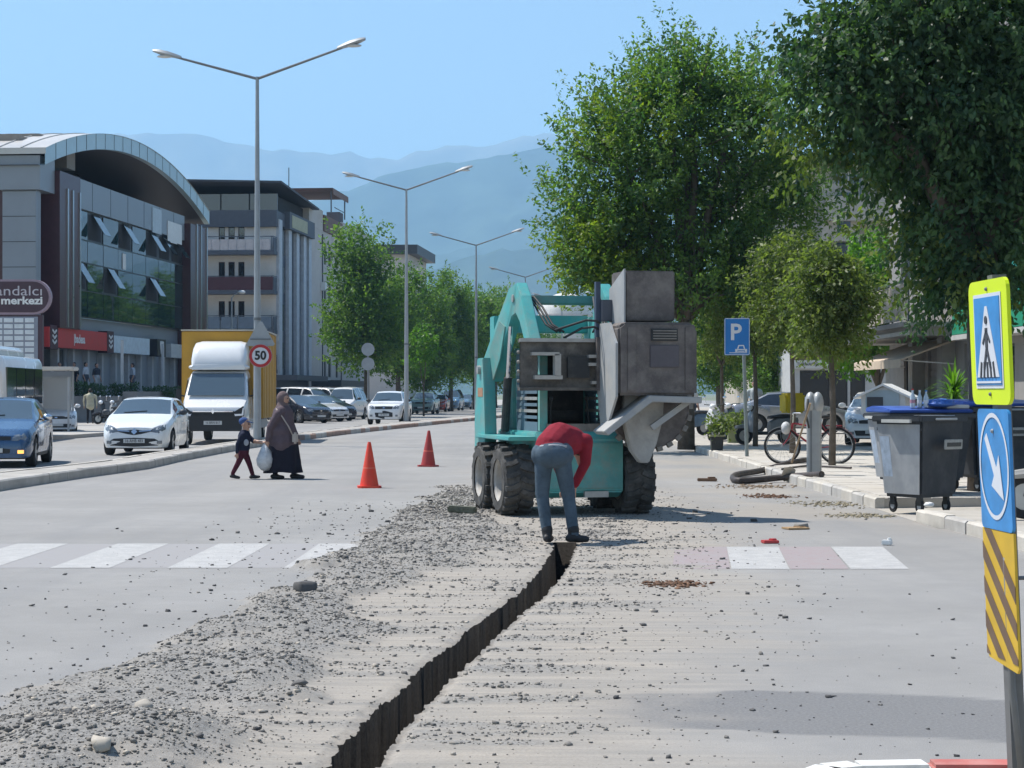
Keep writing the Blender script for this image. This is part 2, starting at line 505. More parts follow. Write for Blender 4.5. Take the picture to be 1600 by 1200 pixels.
# the rest of the carriageways: strips round the fine sheet
def flat_grid(x0, x1, y0, y1, nx, ny):
    xs = np.linspace(x0, x1, nx); ys = np.linspace(y0, y1, ny)
    X, Yg = np.meshgrid(xs, ys)
    sp, du, ri = masks(X, Yg)
    V = np.stack([X, Yg, X * 0], -1)
    return grid_mesh('road', V, ROAD, True, {'spoil': ('POINT', (sp * 0.6).ravel()), 'dust': ('POINT', du.ravel()), 'earth': ('POINT', np.zeros(X.size))})
tag(link('road', flat_grid(-26, X0, -6, Y1, 30, 30)), kind='structure')
tag(link('road', flat_grid(X0, 14, -6, Y0, 30, 12)), kind='structure')
tag(link('road', flat_grid(X1, 14, Y0, 21.5, 10, 16)), kind='structure')
tag(link('road', flat_grid(-26, 6.2, Y1, 80, 95, 130)), kind='structure')
tag(link('road', flat_grid(-26, 40, 80, 420, 20, 60)), kind='structure')

# worn paint on the road
def mat_paint(name, c):
    m, t, b, o = _new(name)
    N = t.nodes.new; L = t.links.new
    tc = N('ShaderNodeTexCoord')
    n1 = N('ShaderNodeTexNoise'); n1.inputs['Scale'].default_value = 5; n1.inputs['Detail'].default_value = 9; n1.inputs['Roughness'].default_value = 0.8
    L(tc.outputs['Object'], n1.inputs['Vector'])
    n2 = N('ShaderNodeTexNoise'); n2.inputs['Scale'].default_value = 160; n2.inputs['Detail'].default_value = 3
    L(tc.outputs['Object'], n2.inputs['Vector'])
    ad = N('ShaderNodeMath'); ad.operation = 'ADD'; L(n1.outputs['Fac'], ad.inputs[0]); L(n2.outputs['Fac'], ad.inputs[1])
    r = N('ShaderNodeMapRange'); r.inputs['From Min'].default_value = 0.77; r.inputs['From Max'].default_value = 1.16; r.inputs['To Max'].default_value = 0.85; L(ad.outputs[0], r.inputs['Value'])
    mx = N('ShaderNodeMixRGB'); mx.inputs[1].default_value = c + (1,); mx.inputs[2].default_value = (0.30, 0.295, 0.29, 1); L(r.outputs[0], mx.inputs[0])
    L(mx.outputs[0], b.inputs['Base Color']); b.inputs['Roughness'].default_value = 0.85; b.inputs['Specular IOR Level'].default_value = 0.2
    return m
PW = mat_paint('road_paint_white', (0.49, 0.48, 0.46)); PR = mat_paint('road_paint_red', (0.315, 0.235, 0.235)); 
ASP_DARK = M('asphalt_patch', (0.13, 0.13, 0.135), 0.9, var=0.3, scale=30, bump=0.4, bscale=150)
def stripe(name, pts, m, z):
    mb = MB(); mb.add([(p[0], p[1], z) for p in pts], [tuple(range(len(pts)))])
    return tag(mb.build(name, m), kind='structure')
for k, x in enumerate((-6.13, -5.1, -4.07, -3.03, -2.0)):
    stripe('crossing_stripe', [(x - 0.02, 16.7), (x + 0.51, 16.7), (x + 0.54, 19.4), (x + 0.02, 19.4)], PW, 0.003)
    pass
stripe('crossing_band', [(-6.2, 16.72), (-1.2, 16.72), (-1.1, 19.38), (-6.1, 19.38)], mat_paint('road_paint_faded', (0.300, 0.284, 0.278)), 0.0012)
for x, m in ((1.93 - 0.52, PR), (1.93, PW), (2.45, PR), (2.98, PW)):
    stripe('crossing_stripe', [(x, 16.6), (x + 0.51, 16.6), (x + 0.75, 19.0), (x + 0.23, 19.0)], m, 0.003)

# ---- median with kerb stones
CONC = M('kerb_concrete', (0.42, 0.40, 0.37), 0.85, var=0.18, scale=2.2, bump=0.3, bscale=50, dirt=0.35, dirtc=(0.25, 0.22, 0.19))
CONC_L = M('kerb_concrete_light', (0.50, 0.465, 0.41), 0.85, var=0.16, scale=2.2, bump=0.3, bscale=50, dirt=0.35, dirtc=(0.33, 0.29, 0.22))
RUST = M('kerb_reddish', (0.33, 0.22, 0.17), 0.9, var=0.2, scale=2)
med_px = [(-260, 806), (-60, 777), (0, 767), (130, 747), (230, 733), (285, 720), (370, 704), (463, 689), (540, 679), (620, 670), (690, 662.5), (745, 657), (790, 652)]
mn = [Vector((-9.8, 1.5, 0))] + [G(*p) for p in med_px]
mn.append(mn[-1] + Vector((0.087 * 60, 60, 0))); mn.append(mn[-1] + Vector((0.087 * 60, 60, 0)))
mw = [1.5, 1.5, 1.4, 1.3, 1.05, 0.95, 0.85, 0.7, 0.7, 1.0, 1.3, 1.5, 1.6, 1.6, 1.6, 1.6]
mf = [p + Vector((-w, 0.1, 0)) for p, w in zip(mn, mw)]
MZ = 0.17
mb = MB()
n = len(mn)
kw = 0.14
ins_n = [p + Vector((-kw, 0, 0)) for p in mn]; ins_f = [p + Vector((kw, 0, 0)) for p in mf]
for i in range(n - 1):
    mb.add([(ins_n[i].x, ins_n[i].y, MZ - 0.012), (ins_n[i + 1].x, ins_n[i + 1].y, MZ - 0.012), (ins_f[i + 1].x, ins_f[i + 1].y, MZ - 0.012), (ins_f[i].x, ins_f[i].y, MZ - 0.012)], [(0, 1, 2, 3)])
mb.bx(mf[0].x, mn[0].x, mn[0].y - 0.02, mn[0].y + 0.1, -0.02, MZ - 0.014)
med = tag(mb.build('median', M('median_fill', (0.36, 0.335, 0.30), 0.9, var=0.2, scale=1.5, bump=0.3, bscale=40)), kind='structure')
def kerb_run(pts, w, h, length, mats, parent, side, ymax=400, z0=-0.03):
    """kerb stones, end to end, along a polyline of the outer foot; side=-1: body lies to the -x side"""
    cum = [0]
    for a, b in zip(pts[:-1], pts[1:]): cum.append(cum[-1] + (b - a).length)
    def at(s):
        for i in range(len(pts) - 1):
            if s <= cum[i + 1] or i == len(pts) - 2:
                t = (s - cum[i]) / (cum[i + 1] - cum[i]); return pts[i].lerp(pts[i + 1], t)
    s = 0; k = 0
    while s < cum[-1] - 0.05:
        e = min(s + length, cum[-1])
        a, b = at(s), at(e - 0.012)
        if a.y > ymax: break
        d = (b - a); L = d.length
        ang = math.atan2(d.y, d.x)
        j = random.uniform(-0.008, 0.008)
        hh = h + random.uniform(-0.008, 0.008)
        m2 = MB()
        ch = 0.025
        # cross-section with a chamfered top edge on the outer face
        o = 0.0
        sec = [(0, z0), (0, hh - ch), (ch, hh), (w, hh), (w, z0)]
        def fn(u, v, q, a=a, ang=ang, sd=side, j=j):
            # u across (away from outer face), v up, q along
            nx, ny = (-math.sin(ang), math.cos(ang)) if sd < 0 else (math.sin(ang), -math.cos(ang))
            return (a.x + math.cos(ang) * q + nx * (u + j), a.y + math.sin(ang) * q + ny * (u + j), v)
        m2.prism(sec, L, fn)
        link('kerb_stone', m2.mesh('kerb_stone', random.choice(mats) if mats else (CONC if a.y < 58 else random.choice([RUST, RUST, CONC]))), parent)
        s = e; k += 1
kerb_run(mn[:14], kw, MZ, 1.0, None, med, -1, 130)
kerb_run(mf[:14], kw, MZ, 1.5, [CONC_L, CONC_L, CONC], med, +1, 130)

# ---- pavement on the side of the shops
RP = [(1660, 884), (1525, 836), (1430, 813)]
kr = [Vector((5.0, 1.5, 0)), Vector((5.0, 20.2, 0)), Vector((4.86, 22.75, 0))]
kr2 = [Vector((4.86, 25.3, 0)), Vector((4.78, 32, 0)), Vector((4.86, 45.3, 0)), Vector((4.8, 60, 0)), Vector((5.6, 80, 0)), Vector((9.2, 120, 0)), Vector((15.2, 190, 0))]
SZ = 0.15
PAVE = M('pavement_mortar', (0.40, 0.37, 0.325), 0.92, var=0.14, scale=1.2, bump=0.2, bscale=30, dirt=0.3)
mb = MB()
def strip(mb, pts, xr, z):
    for a, b in zip(pts[:-1], pts[1:]):
        mb.add([(a.x + 0.13, a.y, z), (xr, a.y, z), (xr, b.y, z), (b.x + 0.13, b.y, z)], [(0, 1, 2, 3)])
mb.bx(5.0, 30, 1.44, 1.5, -0.02, SZ - 0.014)
strip(mb, [Vector((5.0, 1.5, 0)), Vector((5.0, 20.2, 0)), Vector((4.86, 22.75, 0))], 30, SZ - 0.012)
mb.add([(6.5, 22.75, SZ - 0.012), (30, 22.75, SZ - 0.012), (30, 25.3, SZ - 0.012), (6.5, 25.3, SZ - 0.012)], [(0, 1, 2, 3)])
strip(mb, kr2, 40, SZ - 0.012)
# the lowered bay for the bins
mb.add([(4.86, 22.75, 0.002), (6.5, 22.75, 0.03), (6.5, 25.3, 0.03), (4.86, 25.3, 0.002)], [(0, 1, 2, 3)])
mb.bx(6.5, 6.56, 22.75, 25.3, -0.02, SZ - 0.014); mb.bx(4.99, 6.5, 25.3, 25.36, -0.02, SZ - 0.014)
pave = tag(mb.build('pavement', PAVE), kind='structure')
kerb_run(kr, 0.13, SZ, 0.8, [CONC_L, CONC_L, CONC], pave, +1)
kerb_run(kr2, 0.13, SZ, 0.8, [CONC_L, CONC_L, CONC], pave, +1, 75)
slab_m = [M('paving_slab_%d' % k, c, 0.9, var=0.13, scale=2.5, bump=0.25, bscale=45, dirt=0.3) for k, c in enumerate([(0.47, 0.435, 0.385), (0.45, 0.42, 0.38), (0.49, 0.46, 0.415)])]
slab_me = []
for m in slab_m:
    mb = MB(); mb.box((0, 0, 0), (0.588, 0.588, 0.03), taper=(0.985, 0.985)); slab_me.append(mb.mesh('paving_slab', m))
for i in range(6):
    for j in range(46):
        x = 5.33 + i * 0.6; y = 25.6 + j * 0.6
        o = link('paving_slab', random.choice(slab_me), pave, (x, y, SZ - 0.016 + random.uniform(-0.003, 0.004)), (random.uniform(-0.004, 0.004), random.uniform(-0.004, 0.004), random.uniform(-0.006, 0.006)))
# ---- pavement and forecourt beyond the other carriageway
def SL(Xf, Y): return Xf + STAN * Y
mb = MB()
FC = M('forecourt_paving', (0.36, 0.34, 0.31), 0.9, var=0.15, scale=0.8, bump=0.15, bscale=20)
ys = [44, 60, 80, 110, 150, 220, 400]
for a, b in zip(ys[:-1], ys[1:]):
    mb.add([(SL(-20.5, a), a, 0.13), (SL(-20.5, b), b, 0.13), (SL(-80, b), b, 0.13), (SL(-80, a), a, 0.13)], [(0, 1, 2, 3)])
mb.add([(SL(-20.5, 44), 44, -0.02), (SL(-20.5, 400), 400, -0.02), (SL(-20.5, 400), 400, 0.13), (SL(-20.5, 44), 44, 0.13)], [(0, 1, 2, 3)])
mb.add([(SL(-20.5, 44), 44, -0.02), (SL(-80, 44), 44, -0.02), (SL(-80, 44), 44, 0.13), (SL(-20.5, 44), 44, 0.13)], [(0, 1, 2, 3)])
tag(mb.build('forecourt', FC), kind='structure')

# ---- gravel
def stones(name, pts, sizes, tints, mat, flat=0.7):
    n = len(pts)
    base = np.array([(-1, -1, -1), (1, -1, -1), (1, 1, -1), (-1, 1, -1), (-1, -1, 1), (1, -1, 1), (1, 1, 1), (-1, 1, 1)], float) * 0.5
    fq = np.array([(0, 3, 2, 1), (4, 5, 6, 7), (0, 1, 5, 4), (1, 2, 6, 5), (2, 3, 7, 6), (3, 0, 4, 7)])
    V = base[None] * (1 + (rng.random((n, 8, 3)) - 0.5) * 0.9)
    V *= np.stack([0.8 + 0.7 * rng.random(n), 0.8 + 0.5 * rng.random(n), flat * (0.6 + 0.6 * rng.random(n))], -1)[:, None, :]
    ax = rng.normal(size=(n, 3)) * np.array([0.35, 0.35, 1]); 
    th = rng.random(n) * 2 * PI
    c, s = np.cos(th), np.sin(th)
    Vx = V[..., 0] * c[:, None] - V[..., 1] * s[:, None]; Vy = V[..., 0] * s[:, None] + V[..., 1] * c[:, None]
    Vz = V[..., 2] + 0.35 * (ax[:, 0:1] * V[..., 0] + ax[:, 1:2] * V[..., 1])
    V = np.stack([Vx, Vy, Vz], -1) * sizes[:, None, None] + pts[:, None, :]
    Fq = (fq[None] + (np.arange(n) * 8)[:, None, None]).reshape(-1, 4)
    return np_mesh(name, V.reshape(-1, 3), Fq, mat, False, {'tint': ('POINT', np.repeat(tints, 8))})
def mat_stone():
    m, t, b, o = _new('gravel_mix')
    at = t.nodes.new('ShaderNodeAttribute'); at.attribute_name = 'tint'
    rp = t.nodes.new('ShaderNodeValToRGB'); e = rp.color_ramp.elements
    e[0].position = 0; e[0].color = (0.07, 0.068, 0.068, 1); e[1].position = 1; e[1].color = (0.47, 0.42, 0.35, 1)
    for p, c in ((0.35, (0.13, 0.125, 0.12)), (0.6, (0.22, 0.205, 0.185)), (0.85, (0.31, 0.285, 0.25))):
        q = e.new(p); q.color = c + (1,)
    t.links.new(at.outputs['Fac'], rp.inputs['Fac']); t.links.new(rp.outputs['Color'], b.inputs['Base Color'])
    b.inputs['Roughness'].default_value = 0.95; b.inputs['Specular IOR Level'].default_value = 0.15
    return m
STONE = mat_stone()
N_ = 520000
cx = rng.uniform(-3.4, 2.6, N_); cy = 6.6 + (rng.random(N_) ** 1.5) * 25
sp, du, ri = masks(cx, cy)
dk = np.exp(-(((cx + 1.85) / 0.75) ** 2 + ((cy - 8.3) / 0.65) ** 2) * 1.6)
keep = rng.random(N_) < np.clip(sp * 0.22 + dk * 0.4 + du * 0.012, 0, 1)
keep &= ~((np.abs(cx - tx(cy)) < 0.15) & (cy < TR_END))
cx, cy = cx[keep], cy[keep]
sz = np.clip(0.003 + rng.exponential(0.0036, len(cx)), 0.003, 0.022) * (0.7 + cy / 28)
pts = np.stack([cx, cy, height(cx, cy) + sz * 0.2], -1)
tag(link('gravel', stones('gravel', pts, sz, np.clip(rng.normal(0.60, 0.22, len(cx)), 0, 1), STONE)), 'crushed asphalt and gravel heaped along the trench', 'gravel', kind='stuff')
# loose stones strewn over the road
n = 2300
cx = np.concatenate([rng.normal(-2.1, 1.0, n // 2), rng.normal(1.1, 0.9, n // 2)]); cy = rng.uniform(7, 27, n // 2 * 2)
cx[: n // 2] += np.interp(cy[: n // 2], [7, 27], [-0.4, 0.9])
ok = (cx > -6.5) & (cx < 4.5) & ~((np.abs(cx - tx(cy)) < 0.16) & (cy < TR_END)); cx, cy = cx[ok], cy[ok]
sz = np.clip(0.005 + rng.exponential(0.0055, len(cx)), 0.005, 0.034) * (0.30 + cy / 24)
tag(link('loose_stones', stones('loose_stones', np.stack([cx, cy, height(cx, cy) + sz * 0.2], -1), sz, np.clip(rng.normal(0.25, 0.22, len(cx)), 0, 1), STONE)), 'loose dark stones strewn over the pale road', 'gravel', kind='stuff')
# a few lumps big enough to pick out
def lump(px, py, s, tint, label, flat=0.8, z=0):
    g = G(px, py)
    me = stones('stone', np.array([[0, 0, s * 0.25]]), np.array([s]), np.array([tint]), STONE, flat)
    bm = bmesh.new(); bm.from_mesh(me); bmesh.ops.subdivide_edges(bm, edges=bm.edges, cuts=2, use_grid_fill=True)
    for v in bm.verts: v.co += Vector((random.uniform(-1, 1), random.uniform(-1, 1), random.uniform(-1, 1))) * s * 0.05
    bmesh.ops.smooth_vert(bm, verts=bm.verts, factor=0.5, use_axis_x=True, use_axis_y=True, use_axis_z=True)
    bm.to_mesh(me); bm.free()
    o = link('stone', me, None, (g.x, g.y, float(height(np.array(g.x), np.array(g.y)))))
    return tag(o, label, 'stone', 'single stones lying on the road')
lump(475, 933, 0.10, 0.2, 'dark wedge of broken asphalt at the far edge of the spoil', 0.9)
lump(467, 1077, 0.055, 0.35, 'small brown stone lying on the swept dust left of the trench')
lump(158, 1208, 0.085, 0.95, 'pale stone at the foot of the gravel heap', 0.6)
lump(222, 1148, 0.07, 0.9, 'whitish pebble on the slope of the gravel heap')
lump(1250, 826, 0.12, 0.6, 'flat brown clod on the road near the painted crossing', 0.4)
lump(1178, 815, 0.06, 0.1, 'dark reddish clod beside the machine shadow')
# ============================================================ mountains and far air
def ridge_mesh(name, prof, Yc, depth, mat, label, seed):
    """prof: list of (px, py) skyline; a relief that falls to the plain towards the viewer"""
    px = np.array([p[0] for p in prof]); py = np.array([p[1] for p in prof])
    xs = np.linspace(px[0], px[-1], 220)
    top = np.interp(xs, px, py)
    top = top + (fbm(xs / 26 + seed, xs * 0 + seed, 5) - 0.5) * 16
    T = np.linspace(0, 1, 70)
    XS, TT = np.meshgrid(xs, T)
    TOP = np.tile((HZ - top) / F * Yc, (70, 1))
    Yg = Yc - depth * (1 - TT)
    Xg = (XS - CX) / F * Yc
    rel = fbm(Xg / 700 + seed, Yg / 900, 6)
    gul = np.abs(fbm(Xg / 420 + seed * 3 + (1 - TT) * 0.8, Yg / 1500 + 4, 5) - 0.5) * 2
    Z = TOP * (TT ** 0.9) * (1 - 0.36 * (1 - gul) * np.sin(PI * TT) ) + (rel - 0.5) * 260 * np.sin(PI * np.clip(TT, 0, 1)) 
    Z = np.maximum(Z, -5); Z[0] = -8
    Yb = np.concatenate([Yg, Yg[-1:] + depth * 0.8]); Xb = np.concatenate([Xg, Xg[-1:]]); Zb = np.concatenate([Z, Z[-1:] * 0 - 8])
    return tag(link(name, grid_mesh(name, np.stack([Xb, Yb, Zb], -1), mat, True)), kind='structure')
MT = M('forest_slope', (0.045, 0.065, 0.042), 1.0, var=0.55, scale=0.004, spec=0.0)
MT2 = M('bare_slope', (0.17, 0.16, 0.12), 1.0, var=0.5, scale=0.003, spec=0.0)
ridge_mesh('mountains', [(-900, 300), (-400, 250), (0, 225), (120, 215), (235, 205), (330, 212), (420, 234), (520, 240), (620, 246), (700, 225), (760, 225), (820, 206), (900, 214), (1050, 240), (1300, 250), (1800, 300), (2400, 350)], 10500, 3600, MT2, '', 3)
ridge_mesh('mountains', [(-900, 560), (-200, 500), (150, 430), (330, 372), (480, 318), (560, 290), (620, 268), (690, 254), (760, 245), (840, 232), (930, 240), (1000, 262), (1200, 280), (1500, 330), (2000, 420), (2500, 500)], 6800, 2600, MT, '', 8)
ridge_mesh('mountains', [(-900, 585), (100, 560), (420, 505), (600, 445), (700, 408), (800, 388), (900, 380), (1100, 400), (1400, 460), (2200, 560)], 4600, 1500, MT, '', 13)
mb = MB(); mb.bx(-15000, 15000, -300, 13600, -1.7, 1640)
hz_m = bpy.data.materials.new('haze_air'); hz_m.use_nodes = True
t = hz_m.node_tree
for n_ in list(t.nodes): t.nodes.remove(n_)
vo = t.nodes.new('ShaderNodeVolumePrincipled'); oo = t.nodes.new('ShaderNodeOutputMaterial')
vo.inputs['Color'].default_value = (0.42, 0.70, 1.0, 1); vo.inputs['Density'].default_value = 1.55e-4; vo.inputs['Anisotropy'].default_value = 0.1
t.links.new(vo.outputs[0], oo.inputs['Volume'])
hz = mb.build('haze', hz_m)
tag(hz, 'thin blue summer haze over street and mountains', 'haze', kind='stuff')
# ============================================================ buildings
def facade(mb, O, U, N, W, H, wins, depth=0.16):
    """a wall W x H from the corner O along U, outer normal N, with real openings (u0,u1,v0,v1) and reveals"""
    O, U, N = Vector(O), Vector(U), Vector(N); Z = Vector((0, 0, 1))
    us = sorted(set([0, W] + [w[0] for w in wins] + [w[1] for w in wins])); vs = sorted(set([0, H] + [w[2] for w in wins] + [w[3] for w in wins]))
    pt = lambda u, v, d=0: O + U * u + Z * v - N * d
    for a, b in zip(us[:-1], us[1:]):
        for c, d in zip(vs[:-1], vs[1:]):
            mu, mv = (a + b) / 2, (c + d) / 2
            if any(w[0] < mu < w[1] and w[2] < mv < w[3] for w in wins): continue
            mb.add([pt(a, c), pt(b, c), pt(b, d), pt(a, d)], [(0, 1, 2, 3)])
    for (a, b, c, d) in wins:
        q = [pt(a, c), pt(b, c), pt(b, d), pt(a, d), pt(a, c, depth), pt(b, c, depth), pt(b, d, depth), pt(a, d, depth)]
        mb.add(q, [(0, 4, 5, 1), (1, 5, 6, 2), (2, 6, 7, 3), (3, 7, 4, 0)])
def window(parent, O, U, N, r, fm, gm, inset=0.1, fw=0.06, mull=1, name='window'):
    O, U, N = Vector(O), Vector(U), Vector(N); Z = Vector((0, 0, 1))
    a, b, c, d = r
    ang = math.atan2(U.y, U.x)
    o = O + U * a + Z * c - N * inset
    mb = MB(); w, h = b - a, d - c
    s = 1 if (Vector((U.x, U.y, 0)).cross(Z)).dot(N) > 0 else -1       # outward is -y (s=1) in the local frame
    mb.bx(0, w, -0.03, 0.03, 0, fw); mb.bx(0, w, -0.03, 0.03, h - fw, h); mb.bx(0, fw, -0.03, 0.03, fw, h - fw); mb.bx(w - fw, w, -0.03, 0.03, fw, h - fw)
    for k in range(mull):
        x = w * (k + 1) / (mull + 1); mb.bx(x - fw / 2, x + fw / 2, -0.028, 0.028, fw, h - fw)
    f = mb.build(name, fm, parent, o, (0, 0, ang))
    mb = MB(); mb.bx(fw * 0.5, w - fw * 0.5, -0.008, 0.008, fw * 0.5, h - fw * 0.5)
    mb.build('pane', gm, f)
    return f
def part(name, m, parent, boxes, **k):
    mb = MB()
    for b in boxes: mb.bx(*b)
    return mb.build(name, m, parent, **k)
def parts(name, m, parent, boxes, **k):
    return [part(name, m, parent, [b], **k) for b in boxes]
X_, Y_, nX, nY = (1, 0, 0), (0, 1, 0), (-1, 0, 0), (0, -1, 0)
GREY = M('cladding_grey', (0.23, 0.26, 0.29), 0.42, var=0.06, scale=0.6, spec=0.5)
GREY_D = M('cladding_dark', (0.05, 0.055, 0.065), 0.5, var=0.1)
MAROON = M('cladding_maroon', (0.065, 0.022, 0.028), 0.35, var=0.15, spec=0.5)
CHROME = M('chrome_strip', (0.42, 0.43, 0.45), 0.3, metal=0.9, var=0.05)
WHITE = M('white_paint', (0.72, 0.72, 0.70), 0.55, var=0.06)
GLASS_T = glass('glass_teal_mirror', (0.012, 0.035, 0.04), 0.03)
GLASS_D = glass('glass_dark', (0.012, 0.016, 0.02), 0.06)
FRAME_D = M('frame_dark', (0.03, 0.032, 0.036), 0.4)
INT_D = M('interior_dark', (0.035, 0.035, 0.038), 0.9, var=0.3, scale=2)

# ---- business centre with the arched roof
B1 = thing('business_centre', 'grey and maroon business centre with arched metal roof and mirrored glass front', 'building', (SL(-31, 92.7), 92.7, 0), -STR)
LEN = 32.8
def arch(y): # z of the roof edge over the local y
    r = 57.2; yc = LEN / 2; return 16.0 - r + math.sqrt(r * r - (y - yc) ** 2)
mb = MB(); K = 40
for i in range(K):                                         # fascia ribbon in panels
    y0, y1 = LEN * i / K, LEN * (i + 1) / K
    z0, z1 = arch(y0), arch(y1)
    f = 0.85
    mb.add([(0, y0, z0 - f), (0, y1, z1 - f), (0, y1, z1), (0, y0, z0), (-0.35, y0, z0 - f), (-0.35, y1, z1 - f)], [(0, 1, 2, 3), (0, 4, 5, 1)])
B1f = mb.build('roof_fascia', M('fascia_metal', (0.40, 0.50, 0.52), 0.35, metal=0.3, var=0.08, scale=0.4), B1)
for i in range(1, 20):
    y = LEN * i / 20; m2 = MB(); m2.bx(0.002, 0.012, y - 0.02, y + 0.02, arch(y) - 0.84, arch(y) - 0.01); m2.build('panel_joint', GREY_D, B1f)
mb = MB()
for i in range(K):
    y0, y1 = LEN * i / K, LEN * (i + 1) / K
    mb.add([(0.05, y0, arch(y0) + 0.003), (0.05, y1, arch(y1) + 0.003), (-16, y1, arch(y1) + 0.003), (-16, y0, arch(y0) + 0.003)], [(0, 1, 2, 3)])
z0 = arch(0); mb.add([(0.05, -0.02, z0 - 0.3), (-16, -0.02, z0 - 0.3), (-16, -0.02, z0 + 0.01), (0.05, -0.02, z0 + 0.01)], [(0, 1, 2, 3)])
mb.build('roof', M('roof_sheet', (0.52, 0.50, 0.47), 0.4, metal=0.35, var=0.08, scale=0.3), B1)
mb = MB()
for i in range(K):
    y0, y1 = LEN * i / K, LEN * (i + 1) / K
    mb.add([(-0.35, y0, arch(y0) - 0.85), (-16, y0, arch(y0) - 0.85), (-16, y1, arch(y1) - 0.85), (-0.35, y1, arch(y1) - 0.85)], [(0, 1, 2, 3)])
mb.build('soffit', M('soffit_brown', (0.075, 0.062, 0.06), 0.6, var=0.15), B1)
# ribs on the sheet
mb = MB()
for k in range(12):
    x = -1.2 - k * 1.2
    for i in range(0, 12): 
        y0, y1 = LEN * i / 24, LEN * (i + 1) / 24
        mb.bar((x, y0, arch(y0) + 0.03), (x, y1, arch(y1) + 0.03), 0.06, 0.05)
mb.build('roof_rib', M('roof_sheet'), B1)
# masses
parts('wall', GREY, B1, [(-16, -0.9, 5.7, 28.1, 1.4, 5.57), (-16, -3.2, 5.7, 28.1, 11.3, 13.0)])
parts('terrace_wall', M('terrace_beige', (0.30, 0.27, 0.24), 0.8, var=0.1), B1, [(-5, -2.2, 2.6, 4.4, 12.8, 14.6), (-5, -2.0, 5.0, 6.2, 13.4, 15.0), (-5, -1.6, 8.2, 9.6, 13.6, 14.6), (-5, -3, 16, 19, 11.3, 12.6)])
parts('terrace_recess', INT_D, B1, [(-16, -4.2, 0.9, 32, 11.3, 13.2), (-15.9, -5.5, 1.5, 31.5, 13.2, 14.9)])
part('parapet', GREY, B1, [(-1.2, -0.45, 5.72, 28.1, 11.3, 12.85)])
for i, y in enumerate((9.0, 12.3, 15.6, 18.9, 22.2, 25.5)):
    part('panel_joint', GREY_D, B1, [(-0.452, -0.44, y - 0.025, y + 0.025, 11.32, 12.83)])
part('wall', MAROON, B1, [(-16, -2.3, 0.9, 5, 0, 11.5), (-16, -2.3, 0.95, 5, 11.5, 12.6)])
tw = part('stair_tower', GREY, B1, [(-2.25, -0.55, 0.3, 1.0, 0, 11.55), (-2.4, -0.3, 0.15, 2.35, 11.57, 13.25)])
for k in range(9):
    part('panel_joint', GREY_D, tw, [(-2.24, -0.56, 0.288, 0.3, 1.5 + k * 1.25, 1.53 + k * 1.25)])
part('recess_glass', GLASS_D, B1, [(-1.6, -1.1, 1.0, 2.4, 1.4, 11.56)])
part('upper_window', GLASS_D, B1, [(-3.4, -2.9, 0.74, 0.8, 12.65, 13.15)])
for k in range(5): part('window_bar', WHITE, B1, [(-3.35 + k * 0.24, -3.28 + k * 0.24, 0.70, 0.74, 12.65, 13.15)])
for ya, yb in ((2.4, 5.7), (28.12, 32.4)):
    c = part('column', MAROON, B1, [(-1.6, -0.05, ya, yb, 1.4 if ya > 5 else 4.84, arch((ya + yb) / 2) - 1.9)])
    for q in (0.35, 0.6, 0.95): part('chrome_strip', CHROME, c, [(-0.05, 0.02, ya + (yb - ya) * q - 0.09, ya + (yb - ya) * q + 0.09, 4.9, arch(ya) - 2.3)])
# curtain wall: panes in a grid, each its own
cols = np.linspace(5.74, 28.08, 9); rows = [5.6, 7.0, 8.5, 9.7, 11.25]
cw = part('curtain_wall', FRAME_D, B1, [(-0.9, -0.62, 5.72, 28.1, 5.58, 11.3)])
OPEN = {(1, 3), (3, 3), (5, 3), (6, 3), (0, 1), (2, 1), (5, 1), (7, 3)}
for i in range(8):
    for j in range(4):
        w = cols[i + 1] - cols[i] - 0.06; h = rows[j + 1] - rows[j] - 0.06
        mb = MB(); mb.box((0, 0, -h / 2), (0.02, w, h))
        tilt = R(-32) if (i, j) in OPEN else random.uniform(-0.004, 0.004)
        if (i, j) in OPEN:
            mb2 = MB(); mb2.box((-0.612, (cols[i] + cols[i + 1]) / 2, (rows[j] + rows[j + 1]) / 2), (0.01, w * 0.8, h * 0.9)); mb2.build('opening', INT_D, cw)
            w *= 0.42; mb = MB(); mb.box((0, 0, -h * 0.45), (0.025, w, h * 0.9))
        mb.build('pane', GLASS_T, cw, (-0.58, (cols[i] + cols[i + 1]) / 2, rows[j + 1] - 0.03), (0, tilt, random.uniform(-0.006, 0.006)))
for j in (7.0, 8.5, 9.7):
    part('transom', FRAME_D, cw, [(-0.60, -0.54, 5.74, 28.08, j - 0.03, j + 0.03)])
part('notice', WHITE, B1, [(-0.56, -0.535, 14.9, 15.5, 8.6, 9.5)]); part('notice', WHITE, B1, [(-0.44, -0.40, 24.0, 27.3, 10.9, 12.2)]); part('notice', M('board_pale_blue', (0.45, 0.52, 0.56), 0.5), B1, [(-0.44, -0.41, 20.6, 22.6, 11.2, 12.7)])
